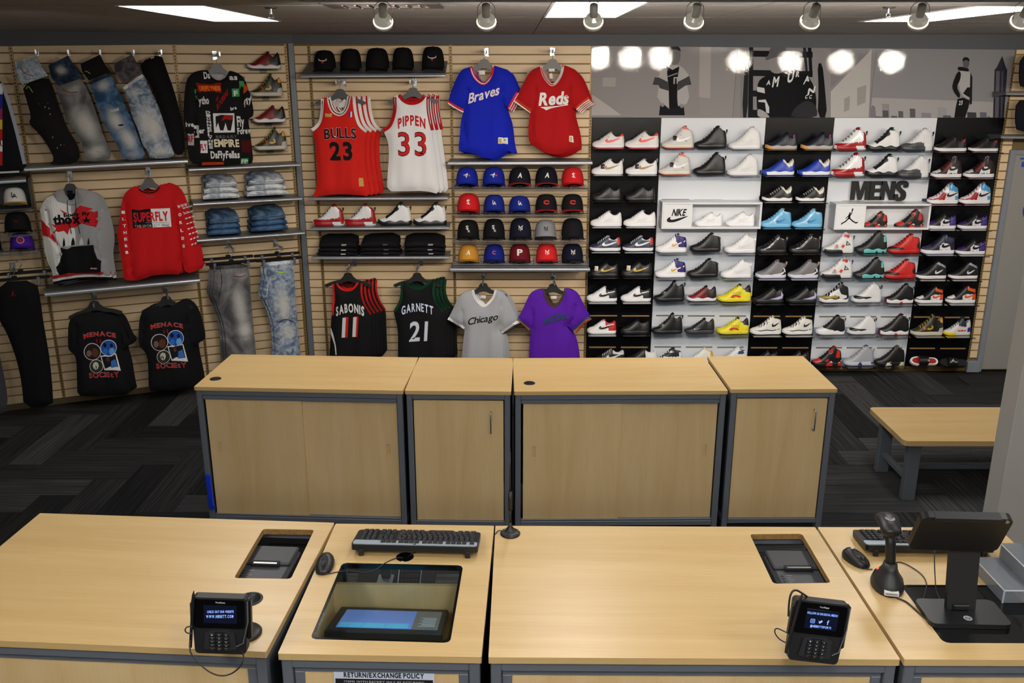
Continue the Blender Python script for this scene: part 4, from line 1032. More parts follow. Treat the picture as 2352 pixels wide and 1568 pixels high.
g.poly('pocket',[(642,952),(990,918),(1000,980),(1030,1060),(1075,1095),(1065,1205),(860,1215),(630,1240),(595,1160),(640,1100),(655,1020)],cloth('#0e0e10'),stand=.01)
g.text('BOXED',(962,1175),(1026,1172),15,WHT,'b',stand=.014);g.strip('pocket_label',[(958,1168),(1028,1166)],22,WINE,.011,it=0)
for k,(x_,w_)in enumerate(((680,26),(730,26),(775,40),(862,44),(938,24))):
 g.poly('figure_print',[(x_-w_/2,935-k*4),(x_-w_*.4,880),(x_-w_*.2,860),(x_,838),(x_+w_*.25,860),(x_+w_*.45,885),(x_+w_/2,925-k*3)],cloth('#15151a')if k%2==0 else cloth('#d0d0d0'),stand=.008)
g.strip('hem_red',[(553,1275),(700,1235),(870,1215),(1178,1222)],34,cloth('#b01c20'),.006);g.strip('hem_white',[(560,1308),(700,1268),(870,1248),(1180,1256)],30,WHT,.006);g.strip('hem_black',[(566,1338),(700,1300),(870,1280),(1195,1282)],34,cloth('#0c0c0e'),.007)
for x_ in(720,808):g.strip('drawstring',[(x_-8,445),(x_,560),(x_+18,700),(x_+40,800)],8,cloth('#0c0c0e'),.02)
g.poly('inner_neck',[(690,350),(800,340),(800,430),(748,475),(705,430)],cloth('#0c0c0e'),stand=-.02)
k_=g.behind(1,.03,.05,['dark copy of the hooded sweatshirt behind the white and grey one'],dz=-.02)
g.hang(740,285,'black hanger inside the white and grey hoodie',w_=.36);hook_at(LEFT,*P(c3,740,200),'the white and grey hoodie',.38)
# red long-sleeve shirt
LRED=cloth('#c4181c')
g=G('long_sleeve_shirt','red long-sleeve shirt with black and white box print','shirt',LEFT,.32,c3,[(1450,305),(1500,360),(1590,375),(1650,355),(1695,290),(1760,300),(1840,345),(1890,430),(1930,560),(1975,700),(2030,860),(2070,1000),(2115,1200),(1960,1240),(1925,1080),(1925,1250),(1800,1240),(1600,1255),(1560,1280),(1430,1315),(1305,1300),(1300,1200),(1280,1050),(1250,870),(1240,830),(1270,650),(1285,500),(1310,410),(1370,340)],LRED,T=.05,seed=33,crease=[([(1400,1280),(1370,1000),(1345,700),(1335,480)],.032,.012),([(1925,1220),(1900,1000),(1870,700),(1850,450)],.032,.012),([(2050,1200),(1990,950),(1950,700)],.018,.012)])
g.strip('collar',[(1470,340),(1510,372),(1590,385),(1650,368),(1690,320)],14,cloth('#2a0808'))
g.poly('box_print_black',[(1392,550),(1592,542),(1612,738),(1408,748)],cloth('#121014'));g.poly('box_print_white',[(1592,542),(1795,535),(1812,730),(1612,738)],WHT)
g.text('SUPERFLY',(1415,678),(1782,662),112,cloth('#c8202a'),'x',gap=.06,stand=.008);g.text('THE WORLD IS MINE',(1425,738),(1790,725),32,cloth('#a0a0a4'),'b',gap=.1,stand=.008)
g.strip('print_rule',[(1422,692),(1795,682)],4,cloth('#a8a8ac'),.008,it=0);g.strip('neck_print',[(1540,412),(1590,420),(1640,408)],18,cloth('#a83a3c'),.005)
for k,ch in enumerate('ILTHERI'):g.text(ch,(1286+k*7+2,600+k*70),(1325+k*6,598+k*70),34,WHT,'x',name='sleeve_print')
for k,ch in enumerate('WORLDS'):g.text(ch,(1878+k*10,540+k*82),(1912+k*9,538+k*82),36,WHT,'x',name='sleeve_print')
for k in range(8):g.strip('sleeve_print',[(1935+k*13,545+k*55),(1962+k*12,535+k*55)],16,WHT,it=0)
g.behind(2,.03,.045,['red long-sleeve shirt right behind the box print one','rearmost red long-sleeve shirt, nearest the wall'],group='red long-sleeve shirts')
g.hang(1575,230,'grey hanger in the red box print shirt',col='#4a4d52',w_=.34);hook_at(LEFT,*P(c3,1570,150),'the red long-sleeve shirt',.38)
# two black tees with picture prints
def menace(out,T0,tx,labels,seed,dx,dy,hx,hy,kx,ky):
 g=G('picture_tee',labels[0],'shirt',LEFT,.32,c4,out,cloth('#131315'),T=.045,seed=seed,group='black picture tees',crease=[([(a+dx,b+dy)for a,b in c_],.026,.012)for c_ in([(745,930),(765,780),(760,640)],[(1215,870),(1200,740),(1205,620)])])
 g.behind(1,.05,.06,[labels[1]],dz=.01,group='black picture tees')
 o=lambda pts:[(a+dx,b+dy)for a,b in pts]
 q=o([(838,762),(1160,752)]);g.text('MENACE',q[0],q[1],52,cloth('#c22a30'),'b',arc=34,outline=cloth('#cfc9c9'),gap=.08)
 q=o([(965,800),(1012,800)]);g.text('II',q[0],q[1],50,cloth('#8c1d22'),'b',gap=.3)
 def disc(cx,cy,r,m1,m2,ang):
  P1=[(cx+r*math.cos(t*math.pi/12),cy+r*math.sin(t*math.pi/12))for t in range(24)]
  g.poly('photo_ring',o(P1),WHT,stand=.005);P2=[(cx+(a-cx)*.93,cy+(b-cy)*.93)for a,b in P1]
  g.poly('photo_print',o(P2),m1,stand=.007)
  for e,(ax,ay,s_)in enumerate(m2):g.poly('photo_print',o([(cx+r*(ax+s_*math.cos(t*math.pi/4)),cy+r*(ay+1.3*s_*math.sin(t*math.pi/4)))for t in range(8)]),ang[e],stand=.009)
 disc(925,890,86,cloth('#2b1d1a'),[(.3,.1,.42),(-.4,.2,.3)],[cloth('#5c3a28'),cloth('#7a6258')])
 disc(1085,850,82,cloth('#2458b4'),[(-.45,-.35,.22),(.35,-.3,.2),(.4,.4,.35),(-.4,.45,.3)],[cloth('#141414'),cloth('#1c1a20'),cloth('#6fa8e0'),cloth('#3a78cc')])
 disc(965,1035,68,cloth('#33352a'),[(-.1,-.1,.45),(-.2,.15,.25)],[cloth('#c9c9b8'),cloth('#3a2216')])
 g.poly('photo_frame',o([(1003,930),(1160,905),(1208,1080),(1045,1075)]),WHT,stand=.008);g.poly('photo_print',o([(1015,940),(1152,915),(1182,1040),(1050,1058)]),cloth('#1a1c22'),stand=.01)
 g.poly('photo_print',o([(1110,980),(1150,960),(1178,1035),(1110,1045)]),cloth('#3f74c0'),stand=.012);g.poly('photo_print',o([(1060,950),(1085,940),(1095,975),(1070,985)]),cloth('#5a3a28'),stand=.012)
 q=o([(893,1150),(1195,1135)]);g.text('SOCIEtY',q[0],q[1],62,cloth('#b0262c'),'b',outline=cloth('#b5a8a8'),gap=.06,stand=.012)
 g.hang(hx,hy,labels[2],w_=.40);hook_at(LEFT,*P(c4,kx,ky),labels[3],.40)
menace([(880,500),(935,520),(1000,505),(1080,530),(1180,560),(1225,640),(1270,760),(1320,810),(1260,870),(1215,870),(1260,1000),(1290,1200),(1320,1330),(1100,1345),(900,1350),(775,1345),(770,1200),(765,1000),(745,930),(700,900),(680,860),(680,700),(690,600),(740,540)],0,0,['black tee with round photo prints under the white hoodie','plain black tee behind the photo print tee under the hoodie','black hanger in the tee under the white hoodie','the picture tee under the hoodie'],41,0,0,940,400,940,345)
menace([(1580,440),(1650,470),(1720,450),(1800,400),(1880,430),(1945,520),(1985,680),(2010,800),(1965,840),(1930,840),(1950,960),(1985,1120),(2010,1270),(1750,1285),(1560,1300),(1490,1300),(1485,1100),(1475,950),(1440,890),(1385,850),(1388,650),(1405,540),(1450,470)],0,0,['black tee with round photo prints under the red shirt','plain black tee behind the photo print tee under the red shirt','black hanger in the tee under the red shirt','the picture tee under the red shirt'],43,668,-94,1660,350,1650,270)
# ---------------------------------------------------------------- jeans
def denim(col,light,scale=9,amt=.5,fadec='#c9c8c2'):
 m=bpy.data.materials.new('denim');m.use_nodes=True;nt=m.node_tree;b=nt.nodes['Principled BSDF']
 tc=nt.nodes.new('ShaderNodeTexCoord');n=nt.nodes.new('ShaderNodeTexNoise');n.inputs['Scale'].default_value=scale;n.inputs['Detail'].default_value=6;n.inputs['Distortion'].default_value=.8
 nt.links.new(tc.outputs['Object'],n.inputs[0]);cr=nt.nodes.new('ShaderNodeValToRGB')
 cr.color_ramp.elements[0].position=amt-.12;cr.color_ramp.elements[1].position=amt+.14
 cr.color_ramp.elements[0].color=lin(col);cr.color_ramp.elements[1].color=lin(light)
 nt.links.new(n.outputs['Fac'],cr.inputs[0]);nt.links.new(cr.outputs[0],b.inputs['Base Color'])
 at=nt.nodes.new('ShaderNodeAttribute');at.attribute_name='fade';mxx=nt.nodes.new('ShaderNodeMix');mxx.data_type='RGBA'
 nt.links.new(at.outputs['Fac'],mxx.inputs[0]);nt.links.new(cr.outputs[0],mxx.inputs[6]);mxx.inputs[7].default_value=lin(fadec);nt.links.new(mxx.outputs[2],b.inputs['Base Color'])
 b.inputs['Roughness'].default_value=.9;b.inputs['Specular IOR Level'].default_value=.15
 n2=nt.nodes.new('ShaderNodeTexNoise');n2.inputs['Scale'].default_value=25;nt.links.new(tc.outputs['Object'],n2.inputs[0])
 bp=nt.nodes.new('ShaderNodeBump');bp.inputs['Strength'].default_value=.5;bp.inputs['Distance'].default_value=.01;nt.links.new(n2.outputs['Fac'],bp.inputs['Height']);nt.links.new(bp.outputs[0],b.inputs['Normal'])
 return m
DEN_L=denim('#7f8fa0','#b9c3cc',30);DEN_BLK=cloth('#151315');DEN_GREY=denim('#4a4a4c','#7d7d7e',6);DEN_BLUE=denim('#2c4a6a','#5b7c9c',12);DEN_ICE=denim('#5a6a84','#a9b6c4',22);DEN_ICEW=denim('#7686a0','#d3d9dc',16,.42);FADE=denim('#a8a8aa','#c6c6c4',5);FADEB=denim('#a9b0b0','#cfcdbc',8);NAVYD=denim('#1c2738','#38485c',14)
def jeans(label,cr,out,m,off,seed,fr=LEFT,T=.05,folds=.012,fade=(),crease=()):
 return G('jeans',label,'jeans',fr,off,cr,out,m,T=T,folds=folds,seed=seed,group='hanging jeans',part='leg_panel',fk=14,it=0 if T==.04 else 1,fade=fade,crease=crease)
g=jeans('light stonewash jeans folded over the top of the black slanted pair',c1,[(108,455),(255,403),(345,545),(160,610),(110,530)],DEN_L,.29,51,T=.04)
g.strip('waistband',[(108,458),(180,430),(258,405)],16,DEN_L,.006);g.strip('pocket_seam',[(150,490),(180,530),(240,545)],6,cloth('#8a3a3a'),.006)
g=jeans('black slanted jeans with paint specks, far end of the jeans shelf',c1,[(158,612),(345,548),(375,620),(420,760),(480,920),(560,1040),(580,1160),(480,1185),(345,1185),(395,1150),(350,1060),(290,970),(205,890),(225,840),(190,720)],DEN_BLK,.27,52)
g.strip('stitch_mark',[(190,640),(205,615),(238,665)],6,cloth('#9ac23a'))
rr=random.Random(4)
for k in range(16):
 x_,y_=330+rr.uniform(-110,150),700+rr.uniform(0,420)
 if inside((x_,y_),[(230,650),(340,600),(540,1100),(420,1150)]):g.poly('paint_speck',[(x_,y_),(x_+8,y_),(x_+6,y_+9),(x_,y_+8)],cloth('#a8a8b0' if k%3 else '#8a2a3a'))
g=jeans('dark navy top of jeans above the faded grey pair',c1,[(348,470),(490,400),(560,510),(595,560),(420,620),(370,560)],NAVYD,.29,53,fade=[(440,505,35,30,0,.7)],crease=(),T=.04);pass
g=jeans('faded grey slanted jeans with pale knees',c1,[(395,625),(570,545),(640,660),(700,830),(745,980),(820,1140),(700,1165),(625,1160),(600,1080),(555,990),(550,960),(490,890),(455,790),(430,720)],DEN_GREY,.26,54,fade=[(620,900,75,130,22,.85),(690,1090,80,50,20,.7),(540,640,60,25,20,.4)],crease=[([(560,1000),(640,960),(740,980)],.012,.008),([(600,1080),(690,1060),(770,1080)],.014,.008),([(640,1120),(720,1100),(800,1130)],.014,.008)])
g.strip('waistband',[(398,625),(480,585),(568,548)],26,DEN_GREY,.006);g.strip('pocket',[(450,640),(500,668),(560,660)],6,cloth('#7a2424'));g.poly('size_tag',[(472,568),(506,562),(508,580),(476,590)],CREAM)
g=jeans('black denim top above the ripped blue pair',c1,[(580,460),(720,393),(760,470),(800,520),(640,580),(590,510)],DEN_BLK,.29,55,T=.04);g.strip('stitch_mark',[(612,512),(630,515),(650,532)],6,cloth('#9ac23a'))
g=jeans('ripped mid-blue slanted jeans with pale torn knees',c1,[(640,595),(800,530),(850,640),(900,760),(960,880),(1000,1000),(1060,1140),(900,1160),(860,1080),(820,1000),(750,900),(720,820),(680,700)],DEN_BLUE,.26,56,fade=[(745,615,50,35,25,.8),(830,870,55,90,20,.9),(920,1000,55,90,20,.9),(960,1110,60,40,10,.5)],crease=[([(700,760),(800,740),(860,700)],.012,.008),([(820,960),(900,940),(960,900)],.014,.008)])
g.strip('waistband',[(645,600),(720,565),(800,535)],26,NAVYD,.006);g.poly('rip',[(845,895),(895,890),(880,905),(855,905)],cloth('#14100e'),stand=.008,it=1);g.poly('size_tag',[(712,565),(742,552),(745,568),(716,578)],CREAM);g.poly('rip',[(790,790),(855,775),(858,795),(800,808)],FADEB,stand=.006)
g=jeans('charcoal top of jeans above the bleached slanted pair',c1,[(820,460),(950,390),(1000,470),(1025,525),(880,600),(830,520)],denim('#3a3a40','#6a6264',20),.29,57,T=.04)
g=jeans('bleached light slanted jeans with white thighs',c1,[(890,635),(1030,530),(1070,620),(1130,740),(1180,880),(1230,1040),(1265,1135),(1080,1145),(1060,1080),(1025,1040),(1000,940),(950,840),(930,740)],DEN_ICE,.26,58,fade=[(960,660,50,35,25,.7),(1080,900,90,150,20,.95),(1160,1090,80,50,10,.8)],crease=[([(940,800),(1040,740),(1060,660)],.012,.008),([(1030,1050),(1130,1030),(1220,1050)],.016,.008)])
g.strip('waistband',[(890,640),(960,590),(1030,540)],26,DEN_ICEW,.006);pass
g=jeans('plain black slanted jeans at the near end of the shelf',c1,[(1005,450),(1160,383),(1200,500),(1255,650),(1300,820),(1330,960),(1330,1110),(1265,1120),(1230,1030),(1190,900),(1140,740),(1080,600),(1030,530)],cloth('#0e0d0f'),.25,59);g.poly('size_tag',[(1085,418),(1110,408),(1112,414),(1088,425)],CREAM)
for k,(x_,nm)in enumerate(((270,'light stonewash'),(497,'faded grey'),(722,'ripped blue'),(957,'bleached'),(1150,'plain black'))):
 hook_at(LEFT,*P(c1,x_,384),'the %s jeans on the top row'%nm,.24,.5)
# clipped jeans in the middle bay
g=jeans('faded dark grey jeans clipped on a black hanger below the blue stacks',c5,[(245,840),(490,825),(515,900),(520,1050),(540,1300),(570,1600),(345,1640),(330,1450),(320,1300),(280,1180),(235,1070),(225,1040),(240,980)],DEN_GREY,.30,61,fade=[(435,1150,50,170,4,.75),(470,1320,55,80,0,.95),(440,905,50,25,0,.4)],crease=[([(320,1400),(430,1390),(540,1370)],.016,.01),([(250,1060),(380,980),(510,960)],.010,.01),([(300,900),(290,1100),(390,1600)],.014,.012)])
g.strip('waistband',[(245,850),(360,840),(492,832)],26,denim('#3c3c3e','#5a5a5c',20),.006);g.strip('pocket',[(385,905),(430,915),(480,900)],6,cloth('#7a2424'));g.poly('size_tag',[(400,838),(425,836),(425,848),(400,850)],CREAM);g.strip('fly_seam',[(285,860),(300,960),(270,1080)],6,cloth('#2a2a2c'))
g.behind(2,-.02,.04,['dark grey jeans behind the front clipped grey pair','rearmost dark grey clipped jeans'],group='hanging jeans')
t=hanger(LEFT,.30,*P(c5,370,790),'black clip hanger holding the faded dark grey jeans',w_=.42,clips=True);copy_thing(t,Vector(t.location)+Vector((-.04,.05,.03)),label='second black clip hanger behind the grey jeans one');hook_at(LEFT,*P(c5,350,670),'the clipped grey jeans',.34)
g=jeans('acid washed pale blue jeans clipped beside the corner post',c5,[(620,810),(840,790),(855,900),(862,1050),(880,1280),(908,1600),(700,1640),(710,1500),(700,1300),(660,1160),(600,1060),(610,1010),(625,950)],DEN_ICE,.30,62,fade=[(765,1130,55,140,5,.95),(795,1330,60,60,0,.8),(780,830,40,30,0,.5)],crease=[([(720,1280),(800,1250),(890,1290)],.016,.01),([(700,1390),(800,1370),(890,1380)],.012,.01),([(650,880),(640,1060),(740,1600)],.014,.012)],folds=.016)
g.strip('waistband',[(622,822),(730,812),(840,800)],28,DEN_ICEW,.006);g.strip('stitch_mark',[(708,868),(740,880),(775,874)],8,cloth('#b4d820'));g.strip('knee_crease',[(730,1260),(780,1230),(860,1270)],8,NAVYD);g.strip('fly_seam',[(660,840),(650,960),(640,1060)],6,DEN_ICEW)
g.behind(1,-.02,.05,['dark acid washed jeans behind the pale blue clipped pair'],group='hanging jeans')
t=hanger(LEFT,.30,*P(c5,735,765),'black clip hanger holding the acid washed jeans',w_=.40,clips=True);copy_thing(t,Vector(t.location)+Vector((-.03,.06,.03)),label='second black clip hanger behind the acid washed jeans one');hook_at(LEFT,*P(c5,710,660),'the acid washed jeans',.34)
# black joggers at the far left
g=jeans('long black joggers clipped at the picture edge, tiny red logo',c4,[(-30,210),(365,190),(410,420),(425,560),(460,760),(500,1000),(530,1340),(530,1440),(240,1475),(215,1200),(170,1000),(120,850),(60,700),(0,610),(-20,500)],cloth('#0d0d0f'),.32,63)
g.vf('logo',(lambda q:jump2d(min(q[0][0],q[1][0]),max(q[0][0],q[1][0]),q[1][1],q[0][1]))(g.L([(105,285),(165,335)])),cloth('#a01818'))
t=hanger(LEFT,.33,*P(c4,140,150),'black clip hanger holding the black joggers',w_=.50,clips=True)
copy_thing(t,Vector(t.location)+Vector((.03,.05,.04)),label='second clip hanger behind the black joggers one');hook_at(LEFT,*P(c4,125,60),'the black joggers',.38)
g=jeans('grey sweatpants leg just entering the picture at the left',c4,[(-160,900),(-20,880),(20,1050),(60,1250),(80,1440),(30,1530),(-150,1540)],cloth('#3c3c40'),.34,64)
# patterned jacket at the left edge
g=G('track_jacket','black jacket with grey sleeve stripe and coloured panel, cut by the frame','jacket',LEFT,.32,c1,[(-180,560),(-60,540),(0,575),(40,660),(90,820),(130,960),(160,1060),(195,1190),(165,1225),(140,1250),(0,1265),(-180,1275)],cloth('#101014'),seed=65)
g.strip('sleeve_stripe',[(8,600),(45,680),(90,830),(130,980),(178,1180)],26,cloth('#9aa2b4'))
for(a_,b_,col)in((600,680,'#dcdcdc'),(680,780,'#1c2a8c'),(780,860,'#8a2a5a'),(860,930,'#c8b428'),(930,1010,'#b01c20'),(1010,1090,'#e0dcdc'),(1090,1190,'#a82020')):g.poly('colour_panel',[(-170,a_),(20,a_),(20,b_),(-170,b_)],cloth(col))
g.strip('cuff_band',[(-100,1245),(140,1235)],16,WHT,it=0);g.text('R',(0,1050),(20,1050),50,BLK,'x',stand=.008)
# dark garments at the far right on grey shelves
for(z1,z0,lb)in(((2345,130),(2352,205),'dark garment at the top by the grey door'),((2336,232),(2344,305),'dark garment just above the grey door')):
 a=MAIN.hit(*z1,.25);b_=MAIN.hit(*z0,.25)
 g=G('dark_shirt',lb,'shirt',MAIN,.25,lambda p:p,[z1,(z1[0]+30,z1[1]-4),(2420,z1[1]-4),(2450,z1[1]+6),(2450,z0[1]),(z0[0]-6,z0[1]),(z1[0]-4,z0[1]-30)],cloth('#0e0f16'),seed=66)
wall_shelf(MAIN,(2312,212),(2440,214),'dim grey shelf at the top by the grey door',.28);wall_shelf(MAIN,(2300,312),(2440,314),'dim grey shelf just above the grey door',.28)
# ---------------------------------------------------------------- folded stacks
def folded(fr,cr,x0,x1,yb,n,m,label,cat,group,off=.16,hk=1.0,tags=None,hpx=None,sq=.0,top=None,seedn=0):
 """a stack of separate folded garments standing on a shelf"""
 (xa,za),(xb,_)=fr.hit(*P(cr,x0,yb),off+.10),fr.hit(*P(cr,x1,yb),off+.10)
 w_=xb-xa;h=hpx
 for k in range(n):
  nm=['bottom','second from bottom','third from bottom','top','top'][k if k<n-1 else 3]if n>3 else['bottom','middle','top'][k]
  t=thing('folded_jeans' if cat=='jeans' else 'folded_shirt',label%nm,cat,fr.pt((xa+xb)/2,-off,za+h*k),fr.rot+R(((k*37+seedn)%5-2)*1.2),group)
  hh=h*(.96 if k<n-1 else 1.0*hk);s_=1-sq*k;D=.115
  b=MB();nx=10
  rows=[]
  for i in range(nx+1):
   u=i/nx;x=(-.5+u)*w_*s_;e=min(u,1-u)*nx
   kk=min(1,.55+.25*e)*(1+.05*math.sin(5*u+k+seedn))
   prof=[(-D*.9,0),(-D,hh*.3*kk),(-D*.97,hh*.75*kk),(-D*.8,hh*kk),(D*.2,hh*kk*1.02+(.02*hk if k==n-1 else 0)),(D*.9,hh*kk+(.025*hk if k==n-1 else 0)),(D,hh*.4),(D*.9,0)]
   rows.append([(x,a+.004*math.sin(9*u+k),z_)for a,z_ in prof])
  m8=8
  b.add([p for r_ in rows for p in r_],[(i*m8+j,i*m8+(j+1)%m8,(i+1)*m8+(j+1)%m8,(i+1)*m8+j)for i in range(nx)for j in range(m8)]+[list(range(m8)),list(range(nx*m8,nx*m8+m8))])
  obj('folded_body',auto(b.mesh('folded_body',m if k<n-1 or top is None else top),60),t)
  obj('fold_edge',MB().tube([((-.46+.092*i)*w_*s_,-D-.001,hh*(.45+.06*math.sin(i*2+k)))for i in range(11)],hh*.12,5).mesh('fold_edge',m),t)
  if tags:
   obj('size_sticker',MB().box(w_*.10,w_*.22,-D-.006,-D-.003,hh*.35,hh*.6).mesh('size_sticker',mat(tags)),t)
WJ=denim('#8796a8','#dfe3e4',14,.45);BJ=denim('#26405f','#52759c',9)
folded(LEFT,c5,160,438,328,3,WJ,'bleached folded jeans, %s of the stack under the lettered shirt','jeans','folded light jeans',hpx=.048,hk=1.3,sq=.06,top=denim('#4a566a','#c9ced2',8,.48))
folded(LEFT,c5,490,806,305,3,WJ,'bleached folded jeans, %s of the stack nearest the corner post','jeans','folded light jeans',hpx=.048,hk=1.3,sq=.06,top=denim('#54607a','#c9ced2',8,.48),seedn=3)
folded(LEFT,c5,195,452,603,3,BJ,'blue folded jeans, %s of the stack above the dark grey jeans','jeans','folded blue jeans',hpx=.048,hk=1.4,sq=.05,top=denim('#22384f','#67809a',7,.5))
folded(LEFT,c5,520,808,575,3,BJ,'blue folded jeans, %s of the stack above the acid washed jeans','jeans','folded blue jeans',hpx=.048,hk=1.4,sq=.05,top=denim('#22384f','#67809a',7,.5),seedn=2)
for j in range(4):
 x0,x1,yb=[(205,440,322),(540,800,300),(215,445,598),(545,800,570)][j]
BT=cloth('#141316')
folded(MAIN,c7,165,545,605,3,BT,'black folded tee, %s of the pile above the red-trimmed jersey','shirt','folded black tees',hpx=.036,hk=1.5,sq=.04,tags='#c8c4c0')
folded(MAIN,c7,565,940,602,3,BT,'black folded tee, %s of the middle pile with dark stickers','shirt','folded black tees',hpx=.036,hk=1.5,sq=.04,tags='#55525a',seedn=2)
folded(MAIN,c7,985,1362,602,3,BT,'black folded tee, %s of the pile nearest the cap racks','shirt','folded black tees',hpx=.036,hk=1.5,sq=.0,tags='#b8b0b4',seedn=4)
for(cr,a_,b_,yb,fr)in():pass
# ---------------------------------------------------------------- caps
def emblem(kind,s):
 """2D emblem drawn in a box about s tall, centred on the origin"""
 def T(t,h,w_,wt='x',dx=0,dz=0,sl=0):return letters(t,((-w_/2+dx,-h/2+dz),(w_/2+dx,-h/2+dz),h),wt,0,.05,sl)
 if kind in('A','C','P'):return merge2d(T(kind,s,s*.95,sl=.15 if kind=='A' else 0))
 K={'LA':[([(-.22,.5),(-.22,-.3),(.15,-.3)],.07),([(-.12,-.5),(.12,.2),(.38,-.5)],.06),([(-.0,-.22),(.26,-.22)],.05)],'STL':[([(.2,.3),(-.05,.42),(-.22,.28),(-.05,.05),(.15,-.15),(.0,-.4),(-.22,-.28)],.08),([(.05,.6),(.05,-.45),(.35,-.45)],.06),([(-.2,.42),(.3,.42)],.05)],'NY':[([(-.3,-.42),(-.3,.32),(.3,-.42),(.3,.32)],.06),([(-.38,.55),(0,.05),(.38,.55)],.055),([(0,.05),(0,-.6)],.055)],'SOX':[([(.1,.55),(-.15,.62),(-.3,.5),(-.12,.3),(.08,.15),(-.08,-.02),(-.3,.05)],.08),([(-.15,-.15),(.0,-.25),(.12,-.12),(.0,-.02),(-.15,-.15)],.05),([(.0,-.3),(.38,-.75)],.06),([(.35,-.3),(.05,-.75)],.05)]}
 if kind in K:return merge2d(*[stroke([(a*s*1.15,b*s)for a,b in p],r*s)for p,r in K[kind]])
 if kind=='RC':return stroke([(s*.55*math.cos(R(a)),s*.36*math.sin(R(a)))for a in range(32,330,12)],s*.13)
 if kind=='JAY':
  return merge2d(tri([[(-.8*s,.1*s),(-.1*s,.3*s),(.25*s,.6*s),(.3*s,.2*s),(.2*s,-.05*s),(-.3*s,.0)]],[[(-.8*s,.1*s),(-.1*s,.3*s),(.25*s,.6*s),(.3*s,.2*s),(.2*s,-.05*s),(-.3*s,.0)]]),tri([[(-.3*s,-.1*s),(.15*s,-.1*s),(.05*s,-.6*s)]],[[(-.3*s,-.1*s),(.15*s,-.1*s),(.05*s,-.6*s)]]))
 if kind=='HORN':
  R_=[(.15,.15),(.55,.2),(.85,.45),(.95,.85),(1.05,.4),(.85,.05),(.5,-.05),(.3,-.1),(.25,-.45),(.1,-.75)]
  o=[(a*s*.8,b*s*.6)for a,b in R_];o=o+[(-a,b)for a,b in o[::-1]]
  return tri([o],[o])
 if kind=='RING':
  o=[(s*.6*math.cos(t*math.pi/12),s*.6*math.sin(t*math.pi/12))for t in range(24)];i=[(a*.8,b*.8)for a,b in o];return tri([o,i],[o],[i])
CAPM={}
def cap_mesh(tall):
 k=tall
 if k in CAPM:return CAPM[k]
    # crown: rings of a dome, slightly squared front, centre at z=0
 b=MB();n=24;rings=[]
 H=.142*tall
 for j in range(9):
  t=j/8;zz=H*math.sin(t*math.pi/2)**.9;r=math.cos(t*math.pi/2)**.42 if t<1 else 0.0
  for i in range(n):
   a=2*math.pi*i/n
   b.v.append(Vector((.092*r*math.cos(a),.105*r*math.sin(a)+.012*t,zz)))
 for j in range(8):
  for i in range(n):b.f.append([j*n+i,j*n+(i+1)%n,(j+1)*n+(i+1)%n,(j+1)*n+i]);b.m.append(0)
 crown=smooth(b.mesh('crown',WHT))
    # brim: curved plate to the front
 br=MB();N=14;top=[];K=5
 for i in range(N+1):
  a=math.pi+math.pi*i/N
  cx,cy=.092*math.cos(a),.105*math.sin(a)
  for q in range(K):
   f=q/(K-1);ex=.092*math.cos(a)*(1+.06*f);ey=cy-.072*f*abs(math.sin(a))**.6
   z_=.004-.016*f*abs(math.sin(a))-.022*abs(math.cos(a))**2*f
   top.append((ex,ey,z_))
 m_=len(top)
 F=[(i*K+q,i*K+q+1,(i+1)*K+q+1,(i+1)*K+q)for i in range(N)for q in range(K-1)]
 br.add(top,F);br.add([(a,b_,c-.004)for a,b_,c in top],[f[::-1]for f in F])
 rim=[(i*K+K-1)for i in range(N+1)]
 br.f+=[[rim[i],rim[i+1],m_+rim[i+1],m_+rim[i]]for i in range(N)];br.m+=[0]*N
 brim=smooth(br.mesh('brim',WHT))
 CAPM[k]=(crown,brim);return CAPM[k]
